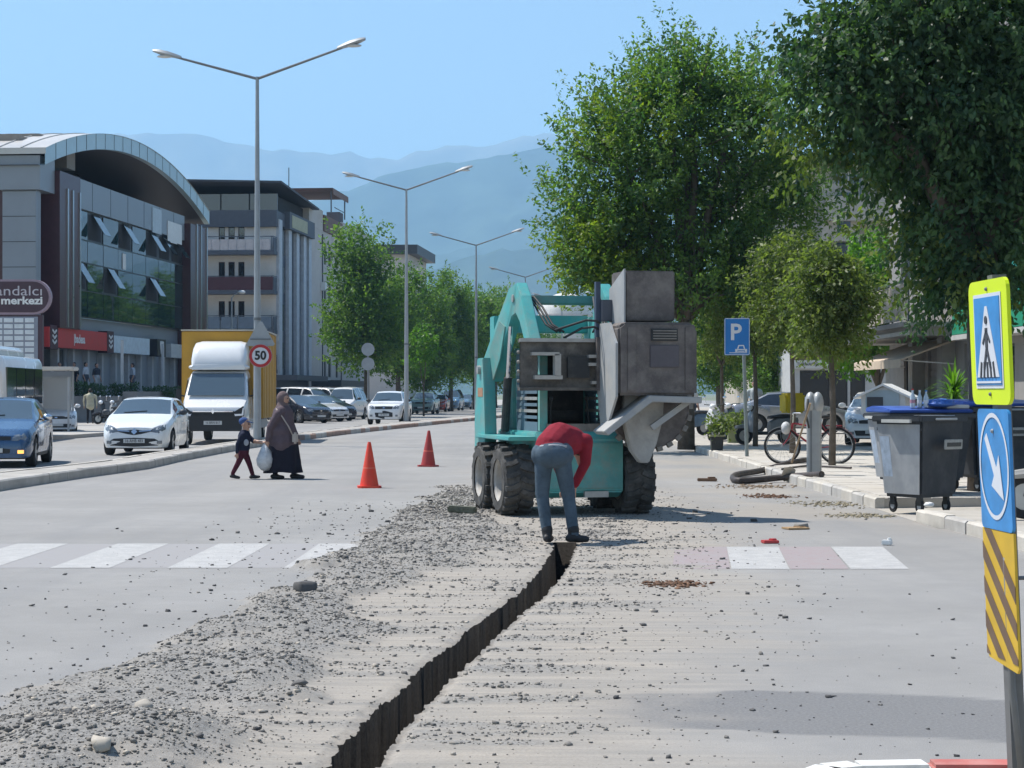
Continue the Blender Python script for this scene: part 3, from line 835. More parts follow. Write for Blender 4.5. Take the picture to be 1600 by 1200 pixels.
# shop band: red sign, white sign, dentist sign
sg = part('shop_sign', M('sign_red', (0.52, 0.035, 0.035), 0.45, var=0.1), B1, [(-0.7, -0.2, 1.2, 11.4, 3.85, 4.85)], loc=(0, 0, 0))
rz_ = (R(90), 0, R(90))
text_obj('lettering', '|badesa', 0.62, WHITE, sg, (-0.19, 6.0, 4.35), rz_, bold=0.02)
for y in (1.35, 10.8):
    part('sign_badge', M('badge_dark', (0.06, 0.02, 0.03), 0.5), sg, [(-0.7, -0.18, y, y + 1.2, 3.75, 4.95)])
    mb = MB()
    for a in (-0.26, 0.0, 0.26): mb.bar((-0.165, y + 0.3, 4.35 + a + 0.1), (-0.165, y + 0.6, 4.35 + a - 0.06), 0.03, 0.1); mb.bar((-0.165, y + 0.9, 4.35 + a + 0.1), (-0.165, y + 0.6, 4.35 + a - 0.06), 0.03, 0.1)
    mb.build('badge_mark', WHITE, sg)
part('shop_sign', M('sign_blue_white', (0.58, 0.68, 0.74), 0.4), B1, [(-0.7, -0.25, 12.2, 19.4, 3.8, 4.75)])
ds = part('shop_sign', M('sign_black', (0.02, 0.02, 0.025), 0.4), B1, [(-0.7, -0.2, 20.9, 22.8, 3.75, 4.8)])
mb = MB(); mb.prism([(-0.4, 0.35), (-0.35, -0.05), (-0.2, -0.4), (-0.08, -0.1), (0.08, -0.1), (0.2, -0.4), (0.35, -0.05), (0.4, 0.35), (0.15, 0.4), (0, 0.32), (-0.15, 0.4)], 0.02, lambda u, v, w: (-0.195 + w, 21.85 + u, 4.3 + v)); mb.build('tooth_mark', WHITE, ds)
part('shop_sign', M('sign_grey_white', (0.5, 0.52, 0.52), 0.5), B1, [(-0.7, -0.25, 24.2, 27.8, 3.75, 4.6)])
# ground floor shop fronts on the raised terrace
part('shop_back', INT_D, B1, [(-8, -1.7, 1.0, 32, 1.4, 3.84)])
for k in range(12):
    y0 = 1.2 + k * 2.5
    part('shop_pillar', M('pillar_pale', (0.42, 0.43, 0.44), 0.6), B1, [(-1.1, -0.6, y0, y0 + 0.28, 1.4, 3.84)])
    w = MB(); w.bx(-1.0, -0.97, y0 + 0.32, y0 + 2.45, 1.45, 3.8); w.build('shop_window', [GLASS_D, glass('glass_shop', (0.05, 0.06, 0.065), 0.08)][k % 2], B1)
pl = thing('terrace_plinth', 'raised concrete terrace with planter wall before the business centre', 'terrace', (SL(-31, 92.7), 92.7, 0), -STR)
part('plinth', M('plinth_stone', (0.20, 0.20, 0.20), 0.8, var=0.2, scale=1), pl, [(-16, 4.2, -1.2, 33, -0.02, 1.4)])
part('planter_wall', M('plinth_stone'), pl, [(4.2, 4.9, -1.0, 32.8, 0.0, 1.62)])
for k, y in enumerate((2.0, 9.5, 17, 24.5, 31)): part('lamp_post', M('post_pale', (0.45, 0.48, 0.5), 0.5), pl, [(3.2, 3.32, y, y + 0.12, 1.4, 4.2)])

# ---- totem with the directory of firms
T1 = thing('directory_totem', 'maroon totem with rounded name board above rows of white name plates', 'sign', (SL(-31, 92.7) + 1.5, 84, 0), 0)
TY = 84.0
def tp(px, py): return P(px, py, TY) - Vector(T1.location)
a = tp(-120, 440); b = tp(76, 488)
mb = MB(); r = (a.z - b.z) / 2; zc = (a.z + b.z) / 2
out = [(b.x - r + r * math.cos(t), zc + r * math.sin(t)) for t in np.linspace(-PI / 2, PI / 2, 13)] + [(a.x, a.z), (a.x, b.z)]
mb.prism(out, 0.35, lambda u, v, w: (u, w, v)); nb = mb.build('name_board', M('board_purple', (0.06, 0.028, 0.04), 0.4), T1)
mb = MB(); out2 = [(b.x - r + (r + 0.1) * math.cos(t), zc + (r + 0.1) * math.sin(t)) for t in np.linspace(-PI / 2, PI / 2, 13)] + [(a.x, a.z + 0.1), (a.x, b.z - 0.1)]
mb.prism(out2, 0.3, lambda u, v, w: (u, w + 0.02, v)); mb.build('board_rim', M('board_rim', (0.30, 0.22, 0.26), 0.5), T1)
text_obj('lettering', 'andalcı', 0.62, M('letter_grey', (0.5, 0.47, 0.5), 0.5), nb, (tp(30, 455).x, -0.01, tp(30, 455).z), sx=1.25)
text_obj('lettering', 'ş merkezi', 0.48, WHITE, nb, (tp(26, 472).x, -0.01, tp(26, 470).z), bold=0.015, sx=1.2)
a = tp(-60, 492); b = tp(66, 600)
mb = MB(); mb.bx(a.x, b.x, 0.05, 0.3, -0.0, a.z); mb.build('board', M('board_purple'), T1)
mb = MB(); mb.bx(a.x + 0.1, tp(56, 0).x + 0.08, 0.02, 0.05, b.z + 0.1, a.z - 0.08); mb.build('plate_backing', M('backing', (0.25, 0.27, 0.32), 0.5), T1)
for i in range(5):
    for j in range(9):
        x0 = tp(-27 + i * 16.5, 0).x; z1 = tp(0, 497 + j * 9.3).z
        mb = MB(); mb.bx(x0, x0 + 0.40, -0.01, 0.018, z1 - 0.19, z1); q = mb.build('name_plate', M('plate_white', (0.62, 0.66, 0.68), 0.5), T1)

# ---- apartment block with balconies
CREAM = M('render_cream', (0.74, 0.68, 0.63), 0.85, var=0.08, scale=0.5, dirt=0.12, dirtc=(0.36, 0.32, 0.29))
CREAM2 = M('render_beige', (0.56, 0.52, 0.49), 0.85, var=0.08, scale=0.4, dirt=0.15, dirtc=(0.34, 0.31, 0.29))
GREYB = M('band_slate', (0.085, 0.095, 0.12), 0.6, var=0.1)
BROWN = M('shutter_brown', (0.075, 0.04, 0.035), 0.6)
RAIL = M('rail_dark', (0.09, 0.10, 0.12), 0.4, metal=0.5)
B2 = thing('apartment_block', 'cream apartment block with stacked balconies and slate roof terrace', 'building', (SL(-30, 141.6), 141.6, 0), -STR)
mb = MB()
wins = []
fl = [3.3, 6.25, 9.2, 12.15]
for z in fl: wins += [(7.6 + k * 0.75, 7.6 + k * 0.75 + 0.48, z + 0.75, z + 2.2) for k in range(3)]
facade(mb, (-12, 0, 0), X_, nY, 12, 14.9, wins)
mb.add([(-12, 0, 0), (-12, 14, 0), (-12, 14, 14.9), (-12, 0, 14.9)], [(0, 1, 2, 3)])
mb.add([(-12, 14, 14.9), (0, 14, 14.9), (0, 0, 14.9), (-12, 0, 14.9)], [(0, 1, 2, 3)])
mb.build('wall', CREAM, B2)
for w in wins: window(B2, (-12, 0, 0), X_, nY, w, BROWN, GLASS_D, 0.1, 0.05, 0)
for k, z in enumerate(fl):
    bal = part('balcony', GREYB, B2, [(-9.2, 0.1, -1.25, -0.0, z - 0.28, z)])
    if k == 3:
        for q in range(14): part('railing_panel', M('rail_pale', (0.5, 0.46, 0.46), 0.6), bal, [(-9.1 + q * 0.64, -9.1 + q * 0.64 + 0.6, -1.24, -1.2, z + 0.06, z + 0.85)])
    elif k == 2:
        for q in range(6): part('railing_panel', M('rail_glass', (0.2, 0.26, 0.3), 0.2), bal, [(-9.1 + q * 0.62, -9.1 + q * 0.62 + 0.58, -1.24, -1.2, z + 0.06, z + 0.95)])
        part('railing_panel', M('rail_maroon', (0.08, 0.03, 0.04), 0.5), bal, [(-5.3, -0.0, -1.24, -1.18, z + 0.02, z + 1.0)])
    else:
        for q in range(7): part('railing_panel', M('rail_bluegrey', (0.14, 0.18, 0.23), 0.35), bal, [(-9.1 + q * 1.3, -9.1 + q * 1.3 + 1.18, -1.24, -1.2, z + 0.1, z + 0.98)])
    part('handrail', RAIL, bal, [(-9.2, 0.08, -1.26, -1.2, z + 1.02, z + 1.08), (0.02, 0.08, -1.2, 0, z + 1.02, z + 1.08)] + [(-9.2 + q * 1.3, -9.15 + q * 1.3, -1.235, -1.19, z, z + 1.02) for q in range(8)])
    part('side_panel', GREYB, bal, [(0.0, 0.06, -1.2, -0.05, z, z + 0.98)])
part('roof_terrace', INT_D, B2, [(-11.5, -0.5, 1.2, 13.5, 14.9, 16.6)])
for q in range(5): part('terrace_pane', glass('glass_terrace', (0.06, 0.06, 0.07), 0.1), B2, [(-11 + q * 2.2, -11 + q * 2.2 + 2.1, 0.9, 0.96, 15.2, 16.6)])
part('parapet', GREYB, B2, [(-12.1, 0.12, -0.4, 0.25, 14.0, 15.25), (-0.2, 0.12, 0.25, 13, 14.2, 15.2)])
mb = MB(); mb.add([(-12.6, -1.0, 17.55), (0.6, -1.0, 17.2), (0.6, 14, 16.6), (-12.6, 14, 17.2), (-12.6, -1.0, 17.7), (0.6, -1.0, 17.35), (0.6, 14, 16.75), (-12.6, 14, 17.35)], [(0, 3, 2, 1), (4, 5, 6, 7), (0, 1, 5, 4), (1, 2, 6, 5), (2, 3, 7, 6), (3, 0, 4, 7)])
mb.build('roof', M('roof_slate', (0.05, 0.055, 0.07), 0.6), B2)
part('antenna', RAIL, B2, [(0.3, 0.36, 3, 3.06, 17, 18.8)])
# the street side: white pilasters and dark window strips
parts('side_wall', M('side_dark', (0.05, 0.06, 0.09), 0.5), B2, [(-0.6, -0.05, 0.05, 12.5, 3.2, 14.8), (-0.6, -0.05, 0.05, 12.5, 0, 3.2)])
for k, y in enumerate((0.1, 3.6, 6.6, 9.4, 11.6)): part('pilaster', M('pilaster_white', (0.50, 0.53, 0.58), 0.6), B2, [(-0.05, 0.22, y, y + 1.1, 2.6, 14.6)])
for k in range(4):
    for y in (1.35, 2.4, 4.9, 7.8, 10.6):
        part('window', GLASS_D, B2, [(-0.05, 0.0, y, y + 0.8, 3.4 + k * 2.9, 5.4 + k * 2.9)])
sb = part('sign_box', GREYB, B2, [(-0.05, 0.5, 2.6, 12.6, 14.1, 15.4)])
part('sign_panel', M('sign_faded_yellow', (0.42, 0.40, 0.26), 0.6), sb, [(0.5, 0.53, 3.4, 9.4, 14.25, 15.2)])
part('awning', GREYB, B2, [(-0.05, 1.6, 0, 12.5, 2.5, 2.9)])
# ---- beige block behind, with a roof canopy
B3 = thing('beige_block', 'plain beige block with four rows of tall windows and brown penthouse', 'building', (SL(-30, 154.2), 154.2, 0), -STR)
mb = MB(); wins = []
for z in (2.9, 6.1, 9.3, 12.5): wins += [(6.6, 7.6, z, z + 1.75), (8.6, 9.9, z, z + 1.75), (12.2, 13.3, z, z + 1.75)]
facade(mb, (0, 0, 0), Y_, X_, 15, 15.3, wins)
facade(mb, (-12, 0, 0), X_, nY, 12, 15.3, [])
mb.add([(-12, 0, 15.3), (0, 0, 15.3), (0, 15, 15.3), (-12, 15, 15.3)], [(0, 1, 2, 3)])
mb.build('wall', CREAM2, B3)
for w in wins: window(B3, (0, 0, 0), Y_, X_, w, FRAME_D, GLASS_D, 0.1, 0.06, 1)
part('parapet', CREAM2, B3, [(-12, 0.02, -0.02, 6.0, 15.3, 17.0)])
part('penthouse', M('penthouse_brown', (0.20, 0.125, 0.105), 0.7), B3, [(-11, 0.12, 6.2, 15, 15.32, 16.7)])
parts('drain_pipe', RAIL, B3, [(0.0, 0.09, 5.7, 5.8, 0, 15), (0.0, 0.09, 14.7, 14.8, 0, 15.3)])
cn = part('roof_canopy', BROWN, B3, [(-6, 1.2, 4.2, 11.5, 18.5, 18.75)])
part('canopy_edge', M('penthouse_brown'), cn, [(1.2, 1.25, 4.2, 11.5, 18.2, 18.7)])
for y in (4.5, 11): part('post', RAIL, cn, [(0.95, 1.05, y, y + 0.1, 16.7, 18.5)])
part('railing', RAIL, B3, [(0.9, 0.95, 6.5, 11, 17.3, 17.36)])
parts('air_conditioner', WHITE, B3, [(0.0, 0.4, 5.0, 5.9, 10.2, 10.9), (0.0, 0.4, 6.5, 7.5, 2.0, 2.7)])
part('ground_floor_awning', GREY_D, B3, [(0, 2.5, 1, 15, 2.1, 2.6)])
B4 = thing('blank_block', 'pale blank-walled block rising behind the street trees', 'building', (SL(-30, 169.5), 169.5, 0), -STR)
mb = MB(); facade(mb, (0, 0, 0), Y_, X_, 15, 16.9, [(3, 4.2, 12, 13.6), (9, 10.2, 12, 13.6)]); facade(mb, (-12, 0, 0), X_, nY, 12, 16.9, []); mb.add([(-12, 0, 16.9), (0, 0, 16.9), (0, 15, 16.9), (-12, 15, 16.9)], [(0, 1, 2, 3)])
mb.build('wall', M('render_pale', (0.48, 0.47, 0.46), 0.85, var=0.06), B4)
for w in [(3, 4.2, 12, 13.6), (9, 10.2, 12, 13.6)]: window(B4, (0, 0, 0), Y_, X_, w, FRAME_D, GLASS_D)
parts('chimney', M('chimney_dark', (0.1, 0.1, 0.11), 0.8), B4, [(-1.6, -0.4, 1.0, 2.8, 16.9, 17.9), (-1.6, -0.4, 9, 12, 16.9, 17.3)])
B5 = thing('far_block', 'dark roofed block showing over the tree tops', 'building', (SL(-29, 205), 205, 0), -STR)
mb = MB(); w5 = [(1 + k * 3, 2.2 + k * 3, z, z + 1.6) for k in range(4) for z in (3, 6, 9, 12)]; facade(mb, (0, 0, 0), Y_, X_, 14, 16.6, w5); facade(mb, (-12, 0, 0), X_, nY, 12, 16.6, []); mb.build('wall', CREAM2, B5)
for w in w5: window(B5, (0, 0, 0), Y_, X_, w, FRAME_D, GLASS_D, mull=0)
part('roof', GREY_D, B5, [(-12.5, 1.0, -0.8, 14.5, 16.6, 17.6)])
# ---- far mosque-like dome
D1 = thing('domed_hall', 'pale dome of a far hall above the end of the street', 'building', (PX(884, 310), 310, 0))
mb = MB(); mb.lathe([(4.4 * math.cos(t), 14.4 + 3.6 * math.sin(t)) for t in np.linspace(0, PI / 2 - 0.02, 10)], n=28); mb.build('dome', M('dome_pale', (0.62, 0.60, 0.56), 0.5), D1, smooth=40)
mb = MB(); mb.lathe([(4.6, 0), (4.6, 14.4)], n=28); mb.build('drum', CREAM2, D1); mb = MB(); mb.cyl((0, 0, 18), (0, 0, 19.6), 0.08, 0.03); mb.build('finial', RAIL, D1)

# ---- the shop side
R1 = thing('corner_shop_building', 'grey corner building with a banner-hung balcony above a shuttered shop', 'building', (11.5, 42, 0))
DGR = M('render_dull', (0.27, 0.26, 0.25), 0.85, var=0.15, scale=0.6, dirt=0.25, dirtc=(0.15, 0.145, 0.14))
mb = MB()
w1 = [(1.2, 3.4, 0.15, 2.7), (4.6, 6.0, 0.15, 2.8), (8.0, 10.2, 0.15, 2.75), (11.6, 13.4, 0.15, 2.7)] + [(1 + k * 3.6, 3 + k * 3.6, 4.6 + f * 3, 6.2 + f * 3) for k in range(4) for f in range(3)]
facade(mb, (0, 15.5, 0), nY, nX, 15.5, 13.5, [(15.5 - b, 15.5 - a, c, d) for (a, b, c, d) in w1])
facade(mb, (0, 15.5, 0), X_, Y_, 14, 13.5, [])
mb.add([(0, 0, 0), (14, 0, 0), (14, 0, 13.5), (0, 0, 13.5)], [(0, 1, 2, 3)]); mb.add([(0, 0, 13.5), (14, 0, 13.5), (14, 15.5, 13.5), (0, 15.5, 13.5)], [(0, 1, 2, 3)])
mb.build('wall', DGR, R1)
for (a, b, c, d) in w1[4:]: window(R1, (0, 15.5, 0), nY, nX, (15.5 - b, 15.5 - a, c, d), WHITE, GLASS_D)
for (a, b, c, d) in (w1[0], w1[3]): window(R1, (0, 15.5, 0), nY, nX, (15.5 - b, 15.5 - a, c, d), FRAME_D, GLASS_D, 0.1, 0.07, 1, 'shop_window')
sh = part('shutter', M('shutter_grey', (0.20, 0.20, 0.20), 0.5), R1, [(0.1, 0.14, 8.0, 10.2, 0.15, 2.75)])
part('shutter', M('shutter_grey'), R1, [(0.1, 0.14, 4.6, 6.0, 0.15, 2.8)])
for k in range(13): part('slat', M('shutter_grey'), sh, [(0.075, 0.1, 8.02, 10.18, 0.3 + k * 0.19, 0.3 + k * 0.19 + 0.15)])
bl = part('balcony', DGR, R1, [(-1.5, 0.0, 5.5, 15.8, 3.0, 3.22), (-1.7, 0, 5.3, 15.9, 3.22, 3.34)])
part('balcony_rim', M('rim_white', (0.45, 0.45, 0.44), 0.7), bl, [(-1.55, -1.5, 5.5, 15.8, 3.02, 3.12)])
bn = M('banner_faded', (0.40, 0.36, 0.31), 0.8, var=0.45, scale=2.2)
for k in range(5): part('banner', bn, bl, [(-1.56, -1.52, 5.7 + k * 2.0, 7.6 + k * 2.0, 3.4, 4.32)])
part('handrail', RAIL, bl, [(-1.55, -1.5, 5.5, 15.8, 4.36, 4.42)] + [(-1.54, -1.5, 5.5 + k * 2, 5.56 + k * 2, 3.3, 4.38) for k in range(6)])
for y in (3.6, 7.0, 10.6): part('shop_pillar', M('pillar_dull', (0.33, 0.33, 0.32), 0.8), R1, [(-0.35, 0.1, y, y + 0.55, 0.15, 3.0)])
# awning of pale canvas
mb = MB(); mb.add([(-0.05, 6.6, 2.95), (-0.05, 13.2, 2.95), (-1.5, 13.2, 2.42), (-1.5, 6.6, 2.42), (-1.5, 6.6, 2.2), (-1.5, 13.2, 2.2), (-0.05, 6.6, 2.9), (-0.05, 13.2, 2.9), (-1.49, 13.2, 2.38), (-1.49, 6.6, 2.38)], [(0, 1, 2, 3), (3, 2, 5, 4), (9, 8, 7, 6), (0, 3, 9, 6), (2, 1, 7, 8)])
AW = mb.build('awning', M('canvas_sand', (0.55, 0.45, 0.35), 0.9, var=0.1, scale=3), R1)
for y in (6.8, 13): mb = MB(); mb.bar((-0.05, y, 2.3), (-1.45, y, 2.4), 0.03, 0.03); mb.build('awning_arm', WHITE, AW)
gs = M('sign_green', (0.02, 0.26, 0.15), 0.4, var=0.1)
part('shop_sign', gs, R1, [(-0.5, -0.02, -6.0, 5.2, 3.0, 3.75)])
part('shop_sign', M('sign_teal', (0.03, 0.32, 0.27), 0.4), R1, [(-0.5, -0.02, -6.0, 0.5, 3.8, 4.6)])
part('sign_edge', M('rim_white'), R1, [(-0.55, 0.0, -6.0, 5.3, 2.86, 2.98)])
R1b = thing('side_shop_building', 'dim shop building with green fascia behind the crossing sign', 'building', (11.5, 28, 0))
mb = MB(); ws = [(2, 5, 0.15, 2.7), (6, 9, 0.15, 2.7), (10, 13, 0.15, 2.7)] + [(2 + k * 4, 4 + k * 4, 4.5 + f * 3, 6.2 + f * 3) for k in range(3) for f in range(3)]
facade(mb, (0, 14, 0), nY, nX, 14, 13, ws); mb.add([(0, 0, 0), (12, 0, 0), (12, 0, 13), (0, 0, 13)], [(0, 1, 2, 3)]); mb.build('wall', M('render_light', (0.45, 0.44, 0.42), 0.85), R1b)
for w in ws: window(R1b, (0, 14, 0), nY, nX, w, FRAME_D, GLASS_D)
# shop with the long white sign board, facing the viewer
R2 = thing('small_shop', 'low shop with a long white lettered sign board above dark windows', 'building', (PX(1236, 75), 75, 0), 0)
W2 = PX(1384, 75) - PX(1236, 75)
mb = MB(); facade(mb, (0, 0, 0), X_, nY, W2, 3.4, [(0.35, 1.55, 0.6, 2.45), (1.7, 2.25, 0.15, 2.45), (2.35, 2.95, 0.15, 2.45)]); mb.add([(0, 0, 3.4), (W2, 0, 3.4), (W2, 5, 3.4), (0, 5, 3.4)], [(0, 1, 2, 3)]); mb.add([(0, 0, 0), (0, 5, 0), (0, 5, 3.4), (0, 0, 3.4)], [(0, 1, 2, 3)]); mb.build('wall', M('render_white', (0.42, 0.43, 0.43), 0.8), R2)
for w in [(0.35, 1.55, 0.6, 2.45), (1.7, 2.25, 0.15, 2.45), (2.35, 2.95, 0.15, 2.45)]: window(R2, (0, 0, 0), X_, nY, w, FRAME_D, GLASS_D, 0.1, 0.05, 0, 'shop_window')
s2 = part('sign_board', M('board_white', (0.55, 0.56, 0.55), 0.5), R2, [(0.1, 3.35, -0.12, -0.0, 2.52, 2.85)])
text_obj('lettering', 'TURNACIOGLU  ZUCCACIYE  MARKETI', 0.17, FRAME_D, s2, (1.72, -0.13, 2.69), sx=1.0)
part('sign_frame', M('frame_brown', (0.17, 0.10, 0.08), 0.7), R2, [(0.05, 3.4, -0.1, 0.0, 2.87, 3.15)])
R3 = thing('tall_beige_building', 'tall beige building with a bay window glimpsed between the trees', 'building', (PX(1180, 86), 86, 0), 0)
W3 = PX(1560, 86) - PX(1180, 86)
w3 = [(1 + k * 2.6, 2.3 + k * 2.6, 4.0 + f * 3.0, 5.6 + f * 3.0) for k in range(4) for f in range(3)]
mb = MB(); facade(mb, (0, 0, 0), X_, nY, W3, 12.0, w3); mb.add([(0, 0, 0), (0, 12, 0), (0, 12, 12), (0, 0, 12)], [(0, 1, 2, 3)]); mb.build('wall', M('render_sand', (0.44, 0.41, 0.36), 0.85, var=0.1), R3)
for w in w3: window(R3, (0, 0, 0), X_, nY, w, WHITE, glass('glass_sky', (0.05, 0.09, 0.14), 0.05))
for f in range(3): part('balcony', M('render_sand'), R3, [(3.0, 8.6, -1.2, 0.0, 3.3 + f * 3, 3.6 + f * 3), (3.0, 8.6, -1.2, -1.1, 3.6 + f * 3, 4.4 + f * 3)])
part('bay', M('render_sand'), R3, [(2.9, 4.6, -0.8, 0.0, 8.4, 11.0)]); part('bay_window', M('glass_sky'), R3, [(3.6, 4.2, -0.83, -0.8, 9.0, 10.6)])
part('roof', M('eaves', (0.3, 0.27, 0.24), 0.8), R3, [(-0.5, W3 + 0.5, -1.3, 12, 12.0, 12.25)])
# row of shops further along, wall colours darkened to stand in for tree shade
for i, (y0, L, h, c) in enumerate(((92, 22, 11, (0.15, 0.145, 0.14)), (116, 26, 13, (0.26, 0.23, 0.20)), (144, 30, 12, (0.36, 0.35, 0.35)))):
    b = thing('street_building', ['grey street building behind the scooters with dark shop openings', 'tan street building further along behind the big tree', 'pale street building at the far end of the shop side'][i], 'building', (11.5 + (y0 - 80) * STAN + 0.6, y0, 0), -STR)
    ws = [(1 + k * 4.0, 4.2 + k * 4.0, 0.2, 2.8) for k in range(int(L / 4))] + [(1.4 + k * 4, 3.2 + k * 4, 4.2 + f * 3, 5.8 + f * 3) for k in range(int(L / 4)) for f in range(2)]
    mb = MB(); facade(mb, (0, L, 0), nY, nX, L, h, ws); facade(mb, (0, 0, 0), X_, nY, 12, h, [(1, 3, 4.2, 5.8), (5, 7, 4.2, 5.8), (0.4, 2.6, 0.2, 2.7), (3.0, 5.4, 0.2, 2.7)]); mb.build('wall', M('render_row_%d' % i, c, 0.85, var=0.1), b)
    for w in ws: window(b, (0, L, 0), nY, nX, w, FRAME_D, GLASS_D)
    for w in [(1, 3, 4.2, 5.8), (5, 7, 4.2, 5.8), (0.4, 2.6, 0.2, 2.7), (3.0, 5.4, 0.2, 2.7)]: window(b, (0, 0, 0), X_, nY, w, FRAME_D, GLASS_D)
    part('canopy', GREY_D, b, [(-1.4, 0, 0.2, L, 2.9, 3.2)]); part('canopy', GREY_D, b, [(-1.4, 6, -1.6, 0, 2.9, 3.15)])  # dark canopies added to deepen the shade on the walls
    part('roof', GREY_D, b, [(-0.5, 12, -0.4, L, h, h + 0.3)])
# ============================================================ trees and plants
BARK = M('bark', (0.12, 0.10, 0.08), 0.95, var=0.35, scale=6, bump=0.6, bscale=25)
BARK_L = M('bark_pale', (0.19, 0.165, 0.14), 0.95, var=0.3, scale=6, bump=0.5, bscale=30)
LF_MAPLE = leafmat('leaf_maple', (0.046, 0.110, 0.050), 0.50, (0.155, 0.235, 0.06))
LF_YELL = leafmat('leaf_maple_sunny', (0.09, 0.15, 0.028), 0.48, (0.20, 0.25, 0.04))  # yellower maple leaf colour standing in for backlit leaves
LF_DARK = leafmat('leaf_dark', (0.030, 0.072, 0.042), 0.40, (0.090, 0.155, 0.065))
LF_LIME = leafmat('leaf_linden', (0.075, 0.112, 0.036), 0.48, (0.18, 0.215, 0.075))
LF_BRIGHT = leafmat('leaf_bright', (0.055, 0.14, 0.016), 0.45, (0.13, 0.26, 0.03))
LF_ROW = leafmat('leaf_row', (0.052, 0.118, 0.042), 0.48, (0.150, 0.235, 0.05))
def leaves_mesh(name, pos, dirs, size, mat, tint, wid=0.5, up=0.45):
    """one small folded leaf per row of pos; dirs = way the tip points"""
    n = len(pos)
    d = dirs / (np.linalg.norm(dirs, axis=1, keepdims=True) + 1e-9)
    rn = rng.normal(size=(n, 3)) + np.array([0, 0, up * 2.2])
    s = np.cross(d, rn); s /= (np.linalg.norm(s, axis=1, keepdims=True) + 1e-9)
    nn = np.cross(s, d)
    L = size[:, None]
    a = pos; b = pos + d * L * 0.45 + s * L * wid * 0.5 - nn * L * 0.04; c = pos + d * L - nn * L * 0.16; e = pos + d * L * 0.45 - s * L * wid * 0.5 - nn * L * 0.04
    V = np.stack([a, b, c, e], 1).reshape(-1, 3)
    Fq = np.arange(n * 4).reshape(n, 4)
    return np_mesh(name, V, Fq, mat, False, {'tint': ('POINT', np.repeat(tint, 4))})
def crown(lobes, shoots, per, leaf, shoot_len, droop=0.0, spread=0.16, shell=2.4, upright=0.5, sunny=None):
    """lobes: (cx,cy,cz,rx,ry,rz,weight); returns pos, dirs, size, tint, shoot bases"""
    w = np.array([l[6] for l in lobes], float); w /= w.sum()
    li = rng.choice(len(lobes), shoots, p=w)
    Lb = np.array(lobes)[li]
    u = rng.normal(size=(shoots, 3)); u /= np.linalg.norm(u, axis=1, keepdims=True)
    r = rng.random(shoots) ** (1 / shell)
    bump = 0.78 + 0.5 * fbm(u[:, 0] * 2.1 + li * 7 + 50, u[:, 1] * 2.1 + u[:, 2] * 2.3 + 20, 3)
    base = Lb[:, :3] + u * Lb[:, 3:6] * (r * bump)[:, None]
    out = u * np.array([1, 1, 0.8]) + np.array([0, 0, upright]) + rng.normal(size=(shoots, 3)) * 0.35
    out /= np.linalg.norm(out, axis=1, keepdims=True)
    sl = shoot_len * (0.5 + rng.random(shoots))
    t = rng.random((shoots, per)) ** 0.85
    P0 = base[:, None, :] + out[:, None, :] * (t * sl[:, None])[..., None]
    rad = spread * (1.15 - t)[..., None]
    P0 = P0 + rng.normal(size=(shoots, per, 3)) * rad
    P0[..., 2] -= droop * (t ** 2) * sl[:, None]
    D = out[:, None, :] * 0.7 + rng.normal(size=(shoots, per, 3)) * 0.8 + np.array([0, 0, -0.35 - droop])
    S = leaf * (0.65 + 0.7 * rng.random((shoots, per))) * (1.1 - 0.35 * t)
    ct = np.clip(rng.normal(0.38, 0.32, shoots), 0, 1)
    T = np.clip(ct[:, None] + rng.normal(0, 0.16, (shoots, per)) + 0.15 * t, 0, 1)
    return P0.reshape(-1, 3), D.reshape(-1, 3), S.ravel(), T.ravel(), base, out
def limbs(mb, trunk, lobes, base, nb, r0, top):
    """limbs from the trunk top into the lobes and boughs to a sample of shoots"""
    for l in lobes:
        c = Vector(l[:3]); a = Vector(top)
        s = trunk
        mid = a.lerp(c, 0.5) + Vector((random.uniform(-.2, .2), random.uniform(-.2, .2), 0.25))
        mb.tube([a - Vector((0, 0, 0.3)), mid, c, c + (c - mid) * 0.2], [r0 * 0.55, r0 * 0.4, r0 * 0.24, r0 * 0.08], 6)
    L = np.array(lobes)[:, :3]
    for k in rng.choice(len(base), min(nb, len(base)), replace=False):
        b = base[k]; j = np.argmin(((L - b) ** 2).sum(1)); a = Vector(L[j]).lerp(Vector(top), random.uniform(0, 0.45))
        b = Vector(b); m = a.lerp(b, 0.55) + Vector((0, 0, -0.05))
        mb.tube([a, m, b], [r0 * 0.16, r0 * 0.1, r0 * 0.03], 4, cap=False)
def make_tree(name, label, loc, trunk_pts, trunk_r, lobes, shoots, per, leaf, mat, shoot_len, group=None, bark=None, cat='tree', nb=90, extra=None, **k):
    t = thing(name, label, cat, loc, 0, group)
    pos, dr, sz, ti, base, out = crown(lobes, shoots, per, leaf, shoot_len, **k)
    link('crown', leaves_mesh('crown', pos, dr, sz, mat, ti), t)
    if extra:
        p2, d2, s2, t2, b2, o2 = crown(extra[0], extra[2], per, leaf, shoot_len, **k); link('sunny_sprays', leaves_mesh('sunny_sprays', p2, d2, s2, extra[1], t2), t)  # extra sprays whose brighter leaf colour stands in for sunlight
    mb = MB(); mb.tube(trunk_pts, trunk_r, 9)
    limbs(mb, trunk_pts, lobes, base, nb, trunk_r[-1] * 1.6, trunk_pts[-1])
    mb.build('trunk', bark or BARK, t, smooth=True)
    return t
